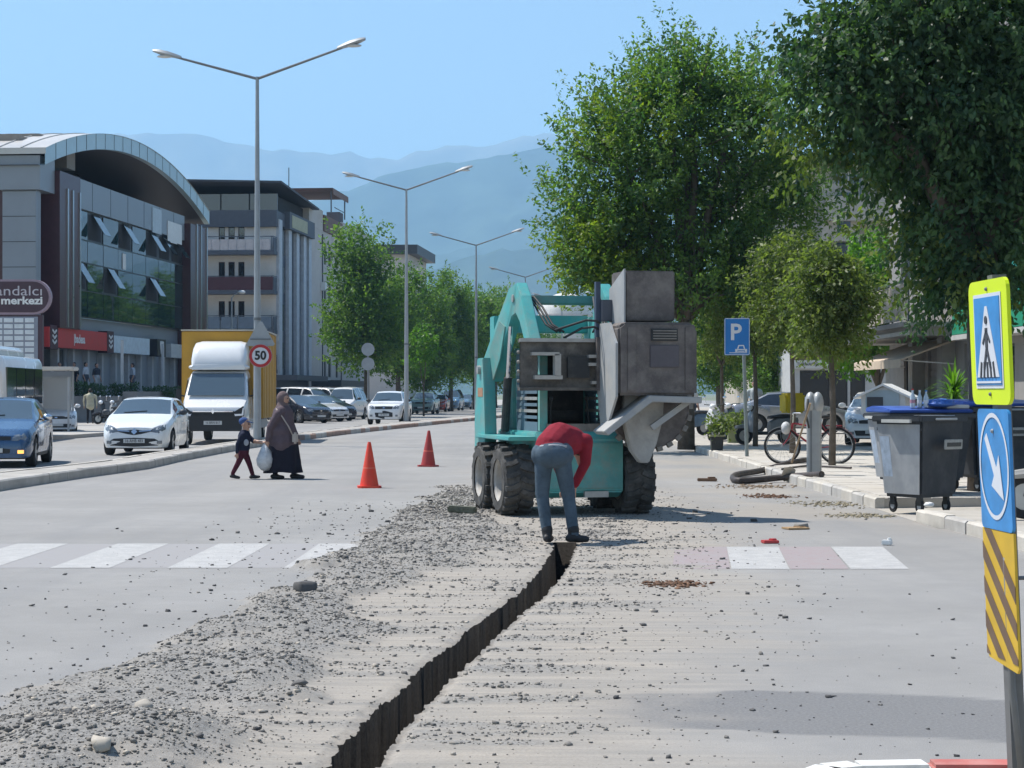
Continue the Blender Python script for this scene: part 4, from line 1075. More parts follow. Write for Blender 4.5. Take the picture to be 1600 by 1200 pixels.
# the big maple by the kerb
Ym = 50.0
def lob(px, py, Y, rpx, rpz, w, o, ry=None):
    p = P(px, py, Y); s = Y / F
    return (p.x - o[0], p.y - o[1], p.z - o[2], rpx * s, (ry or rpx * s), rpz * s, w)
o = (PX(1072, Ym), Ym, 0.15)
lb = [lob(1075, 210, Ym, 135, 130, 3, o), lob(985, 270, Ym - 0.5, 90, 110, 2, o), lob(1165, 260, Ym + 0.5, 105, 130, 2.4, o), lob(960, 370, Ym, 80, 70, 1.3, o), lob(1080, 360, Ym + 0.8, 130, 90, 2, o), lob(1180, 390, Ym, 90, 70, 1.2, o), lob(1045, 155, Ym, 55, 50, 0.7, o), lob(1150, 165, Ym, 55, 50, 0.7, o), lob(940, 215, Ym, 45, 60, 0.5, o), lob(930, 430, Ym - 1, 45, 50, 0.5, o), lob(1220, 320, Ym + 1, 52, 80, 0.7, o), lob(1010, 440, Ym + 0.6, 85, 60, 1.1, o), lob(1150, 455, Ym + 0.8, 90, 50, 1.0, o), lob(900, 330, Ym, 45, 60, 0.5, o), lob(1100, 465, Ym - 0.6, 95, 45, 1.0, o), lob(1080, 120, Ym, 36, 36, 0.3, o)]
lby = [lob(925, 400, Ym - 0.6, 50, 60, 1, o), lob(950, 455, Ym - 0.8, 45, 35, 0.8, o), lob(985, 200, Ym - 1.2, 60, 60, 0.5, o), lob(1220, 230, Ym - 0.8, 50, 60, 0.5, o)]
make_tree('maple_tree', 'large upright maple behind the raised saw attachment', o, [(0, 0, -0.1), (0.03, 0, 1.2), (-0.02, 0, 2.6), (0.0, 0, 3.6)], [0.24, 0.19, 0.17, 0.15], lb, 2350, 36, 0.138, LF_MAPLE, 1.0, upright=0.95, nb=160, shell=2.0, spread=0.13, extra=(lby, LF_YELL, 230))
# tall twin shoots that stand up from the crown are part of it
# the dark tree over the bins
Yd = 27.0
o = (PX(1535, Yd), Yd, 0.15)
lb = [lob(1480, 165, Yd, 140, 125, 2.3, o), lob(1390, 90, Yd, 120, 90, 1.8, o), lob(1325, 135, Yd - 0.4, 75, 65, .8, o), lob(1560, 330, Yd, 110, 110, 1.6, o), lob(1600, 120, Yd, 170, 150, 2.2, o), lob(1515, 320, Yd + 0.5, 70, 75, 1.0, o), lob(1440, 10, Yd, 160, 90, 1.8, o), lob(1700, 250, Yd, 130, 170, 1.4, o), lob(1500, -120, Yd + 0.5, 200, 130, 2.2, o), lob(1650, -160, Yd + 0.5, 200, 130, 2, o), lob(1500, 425, Yd, 40, 45, 0.3, o), lob(1400, 235, Yd, 55, 45, .4, o)]
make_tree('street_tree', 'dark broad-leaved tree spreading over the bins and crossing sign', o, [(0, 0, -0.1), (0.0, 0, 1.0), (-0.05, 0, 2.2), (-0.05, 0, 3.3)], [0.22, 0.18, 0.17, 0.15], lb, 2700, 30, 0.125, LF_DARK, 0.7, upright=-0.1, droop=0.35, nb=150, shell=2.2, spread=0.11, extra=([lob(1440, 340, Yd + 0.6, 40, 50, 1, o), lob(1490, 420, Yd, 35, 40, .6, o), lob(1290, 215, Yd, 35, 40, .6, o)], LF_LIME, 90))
# young lindens on the pavement
def small_tree(px, Y, top, bot, rpx, label, n, base_py=None, sd=0):
    o = (PX(px, Y), Y, SZ)
    c = (top + bot) / 2; h = (bot - top) / 2
    lb = [lob(px - rpx * 0.25, c - h * 0.3, Y, rpx * 0.7, h * 0.62, 1.6, o), lob(px + rpx * 0.35, c - h * 0.1, Y + 0.2, rpx * 0.62, h * 0.6, 1.5, o), lob(px - rpx * 0.4, c + h * 0.35, Y - 0.2, rpx * 0.55, h * 0.45, 1, o), lob(px + rpx * 0.2, c + h * 0.45, Y, rpx * 0.65, h * 0.42, 1.1, o), lob(px, c - h * 0.65, Y, rpx * 0.4, h * 0.4, 0.6, o)]
    zt = EYE + (HZ - bot) / F * Y - SZ
    make_tree('young_tree', label, o, [(0, 0, -0.1), (0.02, 0, zt * 0.5), (-0.01, 0, zt), (0, 0, zt + 0.4)], [0.075, 0.06, 0.05, 0.04], lb, int(n * 1.6), 26, 0.11, LF_LIME, 0.40, 'young trees along the pavement', BARK, upright=0.1, droop=0.3, nb=50, spread=0.12)
small_tree(1300, 36.5, 390, 560, 62, 'young round-leaved tree with the thickest stem, in front of the bicycle', 330)
small_tree(1238, 44.0, 372, 555, 68, 'young round-leaved tree between the parking sign and the bicycle', 300)
small_tree(1180, 49.5, 405, 565, 66, 'young round-leaved tree behind the parking sign', 260)
small_tree(1128, 57, 430, 580, 50, 'young tree with low foliage beside the saw attachment', 180)
# bright green tree by the corner shop
o = (PX(1372, 63), 63, SZ)
lb = [lob(1375, 430, 63, 55, 55, 1.5, o), lob(1345, 480, 63, 45, 45, 1, o), lob(1410, 470, 63, 50, 45, 1.1, o), lob(1380, 520, 63, 60, 35, 1, o), lob(1330, 540, 63, 45, 30, 0.8, o)]
make_tree('bright_tree', 'fresh bright green leafy tree in front of the corner building', o, [(0, 0, -0.1), (0.05, 0, 1.0), (0, 0, 1.9)], [0.12, 0.1, 0.08], lb, 650, 26, 0.19, LF_BRIGHT, 0.6, upright=0.2, droop=0.2, nb=50)
# the row of tall trees beyond the other carriageway
proto = []
for v in range(3):
    h = (12.0, 11.0, 10.5)[v]
    lb = [(0, 0, h * 0.55, 2.3, 2.3, h * 0.28, 3), (0.5, 0.3, h * 0.78, 1.6, 1.6, h * 0.18, 1.6), (-0.9, -0.2, h * 0.45, 1.9, 1.9, h * 0.2, 1.6), (1.1, 0.2, h * 0.42, 1.8, 1.8, h * 0.2, 1.6), (-0.4, 0.2, h * 0.72, 1.4, 1.4, h * 0.17, 1), (0, 0, h * 0.28, 2.3, 2.3, h * 0.10, 1.0)]
    rng_s = rng.normal(size=(6, 3)) * 0.35
    lb = [tuple(np.array(l[:3]) + rng_s[i]) + tuple(l[3:]) for i, l in enumerate(lb)]
    pos, dr, sz, ti, base, out = crown(lb, 950, 22, 0.28, 1.25, upright=1.0, spread=0.26, shell=2.1)
    cm = leaves_mesh('crown', pos, dr, sz, LF_ROW, ti)
    mb = MB(); tp_ = [(0, 0, -0.3), (0.05, 0, 1.2), (0, 0, 2.6), (0, 0, h * 0.42)]
    mb.tube(tp_, [0.24, 0.2, 0.18, 0.13], 8); limbs(mb, tp_, lb, base, 60, 0.2, tp_[-1])
    proto.append((cm, mb.mesh('trunk', BARK, smooth=True)))
row = [(573, 122, 1.0, 0, 'first and tallest tree of the row, before the beige block'), (622, 137, 0.95, 1, 'second tree of the row beyond the parked cars, behind the lamp post'), (664, 147, 0.86, 2, 'third tree of the row, where the lower sprays turn yellowish'), (705, 160, 0.95, 0, 'fourth tree of the row beyond the parked cars'), (742, 176, 1.0, 1, 'fifth tree of the row, behind the third lamp post'), (774, 195, 1.05, 2, 'sixth tree of the row, left of the machine arms'), (800, 216, 1.1, 0, 'seventh tree of the row, nearest to the machine arms'), (830, 250, 1.0, 1, 'smallest far tree of the row behind the machine arms'), (858, 275, 0.92, 2, 'far tree closing the end of the street beside the dome'), (925, 270, 0.9, 0, 'far tree beyond the machine on the shop side'), (960, 190, 0.85, 1, 'tree behind the saw attachment on the shop side'), (1010, 120, 0.75, 2, 'dim tree behind the big maple on the shop side'), (1122, 84, 0.55, 0, 'leafy tree shading the scooters behind the saw attachment'), (1172, 92, 0.58, 1, 'leafy tree shading the shops behind the parking sign'), (1215, 79, 0.48, 2, 'low leafy tree left of the small white-signed shop')]  # trees by the shops at the end are added for shade and cover
for px, Y, s, v, lab in row:
    t = thing('street_row_tree', lab, 'tree', (PX(px, Y), Y, 0.1), random.uniform(0, 6.28), 'trees lining the far side of the street')
    t.scale = (s * 1.02, s * 1.02, s)
    link('crown', proto[v][0], t); link('trunk', proto[v][1], t)
# yellow-green spray tree beside the second lamp post
o = (PX(662, 118), 118, 0.1)
lb = [lob(662, 540, 118, 17, 26, 1, o), lob(655, 565, 118, 15, 18, 0.7, o)]
make_tree('sapling', 'yellow-green sapling lit up beside the second lamp post', o, [(0, 0, 0), (0, 0, 1.0), (0, 0, 2.0)], [0.07, 0.06, 0.04], lb, 90, 18, 0.22, LF_BRIGHT, 0.6, upright=0.8, nb=20)
# hedges on the raised terrace
def hedge(px0, px1, py0, py1, Y, label):
    a, b = P(px0, py1, Y), P(px1, py0, Y)
    c = (a + b) / 2
    t = thing('hedge', label, 'hedge', (c.x, Y, a.z - 0.25))
    n = int((b.x - a.x) * (b.z - a.z) * 900)
    pos = np.stack([rng.uniform(-(b.x - a.x) / 2, (b.x - a.x) / 2, n), rng.uniform(-0.45, 0.45, n), rng.random(n) ** 0.8 * (b.z - a.z) + 0.2], -1)
    pos[:, 2] *= 0.85 + 0.3 * fbm(pos[:, 0] * 1.5, pos[:, 0] * 0 + px0, 3)
    link('foliage', leaves_mesh('foliage', pos, rng.normal(size=(n, 3)) + np.array([0, -0.5, 0.4]), 0.13 * (0.6 + 0.8 * rng.random(n)), LF_DARK, rng.random(n) * 0.5), t)
    mb = MB()
    for q in np.linspace(-(b.x - a.x) / 2 + 0.2, (b.x - a.x) / 2 - 0.2, max(2, int((b.x - a.x) / 0.6))): mb.cyl((q, 0, -0.2), (q + 0.05, 0, (b.z - a.z) * 0.8), 0.03, 0.015, 5)
    mb.build('stems', BARK, t)
hedge(72, 166, 597, 624, 92, 'clipped dark hedge behind the bus shelter')
hedge(172, 215, 599, 624, 94, 'short rounded hedge between the shop pillars')
hedge(222, 285, 604, 624, 96, 'low hedge before the shop beside the yellow truck')
# yucca by the bins
def spiky(loc, label, n, L, name='yucca', droop=0.5, mat=None, h=0.4):
    t = thing(name, label, 'plant', loc)
    mb = MB()
    for k in range(n):
        a = random.uniform(0, 2 * PI); e = random.uniform(0.15, 1.35); l = L * random.uniform(0.7, 1.1)
        d = Vector((math.cos(a) * math.cos(e), math.sin(a) * math.cos(e), math.sin(e)))
        sd = Vector((-math.sin(a), math.cos(a), 0)) * 0.022
        z0 = Vector((0, 0, h + random.uniform(-0.25, 0.1)))
        q = [z0 + d * l * s - Vector((0, 0, droop * l * s * s * (1.2 - e * 0.6))) for s in (0, 0.35, 0.7, 1)]
        ww = [0.7, 1, 0.7, 0.05]
        vs = []
        for p_, w_ in zip(q, ww): vs += [p_ - sd * w_, p_ + sd * w_]
        mb.add(vs, [(0, 1, 3, 2), (2, 3, 5, 4), (4, 5, 7, 6)])
    me = mb.mesh('leaves', mat or LF_BRIGHT)
    at = me.attributes.new('tint', 'FLOAT', 'POINT'); at.data.foreach_set('value', rng.random(len(me.vertices)).astype(np.float32))
    link('leaves', me, t)
    mb = MB(); mb.tube([(0, 0, -0.05), (0.01, 0, h * 0.6), (0, 0, h)], [0.05, 0.04, 0.035], 7); mb.build('trunk', BARK, t)
    return t
spiky((PX(1490, 31), 31, SZ), 'spiky yucca plant standing behind the bins', 110, 0.62, h=1.42)
# ============================================================ vehicles
TYRE = M('tyre_rubber', (0.022, 0.022, 0.023), 0.85, var=0.25, scale=9, bump=0.3, bscale=60)
RIMM = M('rim_alloy', (0.38, 0.39, 0.40), 0.35, metal=0.7, var=0.1)
BLACKP = M('black_plastic', (0.025, 0.026, 0.028), 0.55, var=0.15)
CHR = M('chrome', (0.7, 0.7, 0.72), 0.12, metal=1.0, var=0.03)
LAMP = M('headlamp', (0.15, 0.17, 0.19), 0.12, var=0.25, scale=14, spec=0.8, coat=0.6)
LAMP_W = M('headlamp_bright', (0.8, 0.82, 0.85), 0.15, var=0.1, spec=0.8, coat=0.6)
PLATE = M('number_plate', (0.55, 0.56, 0.55), 0.5, var=0.05)
WIND = glass('windscreen_glass', (0.05, 0.075, 0.095), 0.05)
SIDEG = glass('side_glass', (0.015, 0.02, 0.026), 0.04)
INK = M('ink_black', (0.02, 0.02, 0.02), 0.6)
AMBER = M('amber_lamp', (0.9, 0.42, 0.10), 0.3, emit=1.2)
TAIL = M('tail_lamp', (0.25, 0.015, 0.012), 0.25)
def paint(name, c, metal=0.0): return M('paint_' + name, c, 0.26, metal=metal, var=0.04, scale=1.2, coat=0.7, spec=0.5)
def ip(y, pts): return float(np.interp(y, [p[0] for p in pts], [p[1] for p in pts]))
KINDS = {
 'hatch': dict(L=4.06, top=[(0, .52), (.05, .70), (.3, .82), (.95, .98), (1.08, 1.02), (1.95, 1.41), (2.4, 1.455), (3.0, 1.44), (3.55, 1.36), (3.85, 1.08), (4.0, .93), (4.06, .6)], belt=[(0, .50), (.3, .72), (1.0, .93), (2.4, .985), (3.5, 1.05), (4.06, .85)], wid=[(0, .60), (.06, .70), (.25, .80), (.7, .855), (2, .866), (3.2, .86), (3.8, .80), (4.06, .68)], wf=.80, wr=3.36, wr_=.315, sill=.20, ws=(1.10, 1.93), side=[(1.55, 2.42), (2.5, 3.25)], rear=(3.58, 3.84)),
 'sedan': dict(L=4.38, top=[(0, .52), (.05, .68), (.3, .80), (1.05, .96), (1.16, 1.0), (2.0, 1.41), (2.5, 1.46), (3.0, 1.43), (3.65, 1.12), (3.8, 1.07), (4.28, 1.03), (4.38, .65)], belt=[(0, .50), (.3, .72), (1.1, .90), (2.4, .95), (3.6, 1.0), (4.38, .9)], wid=[(0, .62), (.06, .72), (.25, .80), (.7, .845), (2, .85), (3.4, .845), (4.1, .79), (4.38, .68)], wf=.84, wr=3.40, wr_=.315, sill=.21, ws=(1.18, 1.98), side=[(1.6, 2.45), (2.53, 3.35)], rear=(3.06, 3.62)),
 'van': dict(L=4.5, top=[(0, .70), (.05, .88), (.3, 1.0), (.8, 1.12), (.9, 1.16), (1.5, 1.78), (1.8, 1.88), (3.0, 1.92), (4.3, 1.88), (4.44, 1.75), (4.5, .7)], belt=[(0, .66), (.3, .92), (.9, 1.10), (2.4, 1.12), (4.3, 1.14), (4.5, .9)], wid=[(0, .70), (.06, .78), (.25, .85), (.6, .90), (2, .915), (4.2, .91), (4.5, .86)], wf=.80, wr=3.55, wr_=.33, sill=.22, ws=(.92, 1.52), side=[(1.15, 2.0), (2.1, 3.1), (3.2, 4.2)], rear=(4.46, 4.49)),
 'suv': dict(L=4.35, top=[(0, .74), (.05, .92), (.3, 1.02), (1.1, 1.10), (1.2, 1.14), (1.85, 1.58), (2.2, 1.65), (3.6, 1.64), (4.1, 1.52), (4.3, 1.1), (4.35, .7)], belt=[(0, .70), (.3, .96), (1.1, 1.06), (2.4, 1.08), (4.1, 1.12), (4.35, .9)], wid=[(0, .68), (.06, .77), (.25, .84), (.6, .885), (2, .895), (4.0, .88), (4.35, .80)], wf=.82, wr=3.45, wr_=.36, sill=.28, ws=(1.22, 1.84), side=[(1.6, 2.4), (2.5, 3.3), (3.4, 3.95)], rear=(4.12, 4.29)),
}
def car(name, label, kind, pm, loc, rz, group=None, style='', plate='', low=False, bump_dark=False, cat='car'):
    K = KINDS[kind]; L = K['L']; Rr = K['wr_']; Ra = Rr + 0.065
    root = thing(name, label, cat, loc, rz, group)
    ys = set(np.linspace(0, L, 34 if low else 58)) | {0.02, 0.05, 0.1, 0.16, L - 0.04}
    for yw in (K['wf'], K['wr']): ys |= set(yw + Ra * np.sin(np.linspace(-PI / 2, PI / 2, 11)))
    for a, b in [K['ws'], K['rear']] + K['side']: ys |= {a, b}
    ys = sorted(y for y in ys if 0 <= y <= L)
    rings = []
    for y in ys:
        zt = ip(y, K['top']); w = ip(y, K['wid']); zb = min(ip(y, K['belt']), zt - 0.02)
        zl = K['sill'] + 0.05 * max(0, 1 - y / 0.3) * 0
        arch_ = False
        for yw in (K['wf'], K['wr']):
            if abs(y - yw) < Ra:
                z = Rr + math.sqrt(max(0, Ra * Ra - (y - yw) ** 2))
                if z > zl: zl = z; arch_ = True
        h = zt - zb
        xr = max(w * 0.42, w * 0.955 - 0.40 * h)
        rg = [(w * (0.985 if arch_ else 0.93), zl), (w * 0.995, zl + (zb - zl) * 0.3), (w, zl + (zb - zl) * 0.62), (w * 0.99, zb - 0.035), (w * 0.955, zb),
              ((w * 0.955 + xr) / 2 + 0.02 * min(1, h * 2), zb + (h - min(0.09, h * 0.3)) * 0.52), (xr, zt - min(0.085, h * 0.3)), (xr * 0.93, zt - min(0.035, h * 0.14)), (xr * 0.55, zt - min(0.01, h * 0.05)), (0, zt)]
        rings.append([(-x, y - L / 2, z) for x, z in rg] + [(x, y - L / 2, z) for x, z in rg[-2::-1]])
    n = len(rings[0])
    parts = {'body': MB(), 'windscreen': MB(), 'rear_window': MB()}
    allv = [p for r in rings for p in r]; allf = []
    grp = {}
    for i in range(len(ys) - 1):
        ym = (ys[i] + ys[i + 1]) / 2
        for j in range(n - 1):
            jj = j if j < (n - 1) / 2 else n - 2 - j
            key = 'body'
            if 4 <= jj <= 5:
                for s, (a, b) in enumerate(K['side']):
                    if a < ym < b: key = ('side_window', s, j < n / 2)
            elif jj >= 7 and K['ws'][0] < ym < K['ws'][1]: key = 'windscreen'
            elif jj >= 7 and K['rear'][0] < ym < K['rear'][1]: key = 'rear_window'
            f = (i * n + j, i * n + j + 1, (i + 1) * n + j + 1, (i + 1) * n + j)
            grp.setdefault(key, []).append(f); allf.append(f)
    capf = tuple(range(n - 1, -1, -1)); capr = tuple((len(ys) - 1) * n + k for k in range(n))
    grp['body'] += [capf, capr]
    for key, fs in grp.items():
        used = sorted({i for f in fs for i in f}); mp = {u: k for k, u in enumerate(used)}
        mb = MB(); mb.add([allv[u] for u in used], [tuple(mp[i] for i in f) for f in fs])
        nm = key if isinstance(key, str) else key[0]
        mb.build(nm, pm if nm == 'body' else (WIND if nm == 'windscreen' else SIDEG), root, smooth=38 if nm == 'body' else True)
    bvh = BVHTree.FromPolygons([Vector(p) for p in allv], allf + [capf, capr])
    def cast(o, d):
        h = bvh.ray_cast(Vector(o), Vector(d)); return h[0]
    def patch(nm, pts, m, off=0.006, side='front', parent=root, thick=0.0):
        if side == 'front': fn = lambda a, b: cast((a, -L, b), (0, 1, 0)); nv = Vector((0, -1, 0))
        elif side == 'rear': fn = lambda a, b: cast((a, L, b), (0, -1, 0)); nv = Vector((0, 1, 0))
        else:
            s = 1 if side == 'right' else -1
            fn = lambda a, b: cast((s * 3, a, b), (-s, 0, 0)); nv = Vector((s, 0, 0))
        c = (sum(p[0] for p in pts) / len(pts), sum(p[1] for p in pts) / len(pts))
        o2 = []
        for a, b in zip(pts, pts[1:] + pts[:1]):
            o2 += [a, ((a[0] + b[0]) / 2, (a[1] + b[1]) / 2)]
        N2 = len(o2); vs = []
        for s_ in (1.0, 0.5):
            for p in o2:
                q = fn(c[0] + (p[0] - c[0]) * s_, c[1] + (p[1] - c[1]) * s_)
                if q is None: return None
                vs.append(q + nv * off)
        q = fn(*c)
        if q is None: return None
        vs.append(q + nv * off)
        fs = []
        for k in range(N2):
            k2 = (k + 1) % N2
            fs += [(k, k2, N2 + k2, N2 + k), (N2 + k, N2 + k2, 2 * N2)]
        # a skirt so that the piece has depth
        b0 = len(vs)
        vs += [vs[k] - nv * (off + 0.03) for k in range(N2)]
        for k in range(N2):
            k2 = (k + 1) % N2; fs.append((k, b0 + k, b0 + k2, k2))
        mb = MB(); mb.add(vs, fs); return mb.build(nm, m, parent)
    z = lambda f: K['sill'] + (ip(0.12, K['top']) - K['sill']) * f
    W = ip(0.2, K['wid'])
    for s in (-1, 1):
        if style == 'round_nose': pts = [(s * .38, z(.74)), (s * .46, z(.92)), (s * .62, z(1.04)), (s * .74, z(1.06)), (s * .745, z(.84)), (s * .60, z(.66))]
        elif style == 'flat_nose': pts = [(s * .43, z(.70)), (s * .47, z(.93)), (s * .68, z(1.0)), (s * .73, z(.82)), (s * .70, z(.70))]
        elif kind == 'van': pts = [(s * .50, z(.74)), (s * .55, z(.97)), (s * .72, z(1.02)), (s * .76, z(.82)), (s * .66, z(.70))]
        else: pts = [(s * .45, z(.74)), (s * .48, z(.95)), (s * .66, z(1.0)), (s * .74, z(.90)), (s * .70, z(.72))]
        patch('headlight', pts, LAMP)
        patch('fog_lamp', [(s * .56, z(.18)), (s * .56, z(.32)), (s * .68, z(.32)), (s * .68, z(.18))], AMBER if (style == 'flat_nose' and s > 0) else LAMP, 0.014)
        patch('tail_light', [(s * .52, .75), (s * .52, .98), (s * .66, .98), (s * .68, .75)], TAIL, side='rear')
        # mirror
        yb = K['ws'][0] + 0.45 - L / 2; wx = ip(K['ws'][0] + .45, K['wid']) * .97; zb = ip(K['ws'][0] + .45, K['belt']) + 0.06
        mb = MB(); mb.sphere((s * (wx + 0.14), yb, zb + 0.05), (0.11, 0.06, 0.075), 8, 6); mb.bar((s * (wx - 0.02), yb + 0.03, zb), (s * (wx + 0.08), yb, zb + 0.02), 0.05, 0.04)
        mb.build('mirror', CHR if style == 'flat_nose' else (BLACKP if kind in ('van', 'suv') else (GREY_D if style == 'round_nose' else pm)), root, smooth=True)
        if not low:
            sd = 'right' if s > 0 else 'left'
            for (a, b) in K['side'][:2]:
                ym = b - L / 2 - 0.12
                patch('door_handle', [(ym - .1, .80), (ym - .1, .835), (ym + .07, .835), (ym + .07, .80)], pm if style == 'round_nose' else CHR, 0.03, sd)
            for yv in (K['side'][0][0] - 0.18, K['side'][0][1] + 0.04, K['side'][1][1] - 0.02):
                yy = yv - L / 2
                patch('door_gap', [(yy, .32), (yy, .88), (yy + .012, .88), (yy + .012, .32)], BLACKP, 0.002, sd)
            patch('sill_strip', [(K['wf'] + Ra + .05 - L / 2, .215), (K['wf'] + Ra + .05 - L / 2, .28), (K['wr'] - Ra - .05 - L / 2, .28), (K['wr'] - Ra - .05 - L / 2, .215)], BLACKP, 0.012, sd)
    if style == 'round_nose':
        patch('grille', [(-.42, z(.74)), (-.46, z(.84)), (-.2, z(.80)), (0, z(.84)), (.2, z(.80)), (.46, z(.84)), (.42, z(.74)), (.15, z(.62)), (0, z(.58)), (-.15, z(.62))], BLACKP)
        patch('chrome_bar', [(-.40, z(.77)), (-.42, z(.82)), (-.12, z(.78)), (-.12, z(.74))], CHR, 0.014); patch('chrome_bar', [(.40, z(.77)), (.42, z(.82)), (.12, z(.78)), (.12, z(.74))], CHR, 0.014)
        patch('emblem', [(0, z(.60)), (-.075, z(.74)), (0, z(.90)), (.075, z(.74))], CHR, 0.03)
        patch('lower_grille', [(-.58, z(.10)), (-.66, z(.26)), (-.50, z(.42)), (0, z(.46)), (.50, z(.42)), (.66, z(.26)), (.58, z(.10)), (0, z(.04))], BLACKP, 0.005)
    elif style == 'flat_nose':
        patch('grille', [(-.42, z(.72)), (-.42, z(.88)), (.42, z(.88)), (.42, z(.72))], BLACKP)
        patch('emblem', [(-.06, z(.76)), (-.06, z(.86)), (0, z(.90)), (.06, z(.86)), (.06, z(.76)), (0, z(.72))], CHR, 0.02)
        patch('lower_grille', [(-.66, z(.12)), (-.66, z(.42)), (.66, z(.42)), (.66, z(.12))], BLACKP)
    else:
        patch('grille', [(-.42, z(.72)), (-.44, z(.92)), (.44, z(.92)), (.42, z(.72))], BLACKP)
        patch('emblem', [(-.05, z(.78)), (-.05, z(.86)), (.05, z(.86)), (.05, z(.78))], CHR, 0.02)
        if bump_dark: patch('bumper', [(-W * .95, z(.02)), (-W * .97, z(.60)), (W * .97, z(.60)), (W * .95, z(.02))], BLACKP, 0.012)
        else: patch('lower_grille', [(-.5, z(.12)), (-.55, z(.38)), (.55, z(.38)), (.5, z(.12))], BLACKP)
    q = patch('number_plate', [(-.26, z(.22)), (-.26, z(.40)), (.26, z(.40)), (.26, z(.22))], PLATE, 0.03)
    if plate and q:
        h = cast((0, -L, z(.31)), (0, 1, 0)); text_obj('plate_lettering', plate, 0.105, INK, q, (0, h.y - 0.033, z(.31)), sx=0.85)
    if not low:
        mb = MB(); h0 = cast((-.45, K['ws'][0] - L / 2 + 0.06, 3), (0, 0, -1)); h1 = cast((.12, K['ws'][0] - L / 2 + 0.14, 3), (0, 0, -1))
        if h0 and h1: mb.bar(h0 + Vector((0, 0, .012)), h1 + Vector((0, 0, .012)), 0.02, 0.012); mb.build('wiper', BLACKP, root)
    # underside and wheels
    mb = MB(); mb.bx(-W * .86, W * .86, -L / 2 + .15, L / 2 - .15, K['sill'] - .03, K['sill'] + .05)
    for yw in (K['wf'], K['wr']): mb.bx(-W * .80, W * .80, yw - L / 2 - Ra, yw - L / 2 + Ra, K['sill'], Rr + Ra + .02)
    mb.build('underbody', BLACKP, root)
    wheels(root, [(s * (ip(yw, K['wid']) - 0.115), yw - L / 2) for yw in (K['wf'], K['wr']) for s in (-1, 1)], Rr, 0.2)
    return root
_wheel = {}
def wheel_mesh(Rr, w):
    k = (Rr, w)
    if k not in _wheel:
        mb = MB(); mb.lathe([(Rr * .62, -w / 2), (Rr * .92, -w / 2), (Rr, -w * .38), (Rr, w * .38), (Rr * .92, w / 2), (Rr * .62, w / 2)], n=24, axis='X', cap=False)
        t = mb.mesh('wheel', TYRE, smooth=40)
        mb = MB(); mb.lathe([(Rr * .64, -w * .46), (Rr * .60, -w * .42), (Rr * .60, w * .42), (Rr * .64, w * .46)], n=20, axis='X', cap=False)
        mb.lathe([(Rr * .6, -0.02), (Rr * .6, 0.0)], n=16, axis='X')
        for s in (-1, 1):
            for a in range(5):
                an = a * 2 * PI / 5
                d = Vector((0, math.cos(an), math.sin(an)))
                mb.bar(Vector((s * w * .36, 0, 0)), Vector((s * w * .44, 0, 0)) + d * Rr * .6, 0.07, 0.03, up=(s, 0, 0))
            mb.lathe([(Rr * .14, s * w * .3), (Rr * .10, s * w * .42)], n=10, axis='X')
        _wheel[k] = (t, mb.mesh('rim', RIMM))
    return _wheel[k]
def wheels(root, spots, Rr, w):
    t, r = wheel_mesh(Rr, w)
    for (x, y) in spots:
        o = link('wheel', t, root, (x, y, Rr)); link('rim', r, o)
WHITE_P = paint('white', (0.74, 0.75, 0.74)); 
# the three nearest
def place(px, Y, rz): return (PX(px, Y), Y, 0), rz
l, r_ = place(8, 41.0, R(7)); car('sedan_car', 'deep blue sedan with its lamp lit, cut by the left edge of the picture', 'sedan', paint('blue', (0.022, 0.075, 0.17), 0.25), l, r_, style='flat_nose')
l, r_ = place(231, 48.6, R(1.5)); car('hatchback_car', 'white hatchback with a dark diamond-badged grille in front of the truck', 'hatch', WHITE_P, l, r_, style='round_nose', plate='16 AHB 483')
l, r_ = place(540, 112, -STR - R(3)); car('delivery_van', 'white van driving up behind the pedestrians, red trim on its nose', 'van', paint('white_b', (0.74, 0.74, 0.74)), l, r_, bump_dark=True, plate='16 KL 204', cat='van')
l, r_ = place(609, 94, -STR + R(1)); car('offroad_car', 'white high car with dark bumper next to the second lamp post', 'suv', paint('white_c', (0.72, 0.73, 0.73)), l, r_, bump_dark=True, plate='16 TR 71')
# parked at an angle beside the truck
g = 'cars parked beyond the other carriageway'
for px, Y, rz, kind, c, lab in ((466, 98, R(42), 'hatch', (0.018, 0.02, 0.03), 'black hatchback parked beside the yellow truck'), (490, 103, R(46), 'sedan', (0.6, 0.61, 0.62), 'silver white saloon parked between two dark cars'), (508, 106, R(44), 'hatch', (0.03, 0.035, 0.05), 'dark hatchback parked before the white van'), (507, 118, R(60), 'van', (0.66, 0.67, 0.68), 'white van parked side-on behind the dark cars'), (478, 112, R(60), 'van', (0.62, 0.63, 0.64), 'white van mostly hidden behind the black hatchback'), (664, 140, -STR, 'suv', (0.20, 0.30, 0.30), 'grey-green car with pale roof queueing behind the lamp post'), (685, 158, -STR, 'hatch', (0.34, 0.04, 0.03), 'red car in the queue under the trees'), (706, 168, -STR, 'van', (0.10, 0.20, 0.32), 'blue van in the far queue under the trees'), (726, 180, -STR, 'sedan', (0.08, 0.14, 0.22), 'dark blue car in the far queue'), (741, 196, -STR, 'hatch', (0.16, 0.20, 0.24), 'grey car farthest in the queue, next to the machine'), (700, 205, -STR, 'sedan', (0.12, 0.22, 0.34), 'blue saloon parked deep under the trees')):
    l, r_ = place(px, Y, rz); car('parked_car', lab, kind, paint('p%d%d' % (px, Y), c, 0.2), l, r_, g, low=True)
l, r_ = place(78, 72, R(20)); car('parked_car', 'white car just behind the blue sedan', 'hatch', paint('white_d', (0.7, 0.71, 0.72)), l, r_, g, low=True)
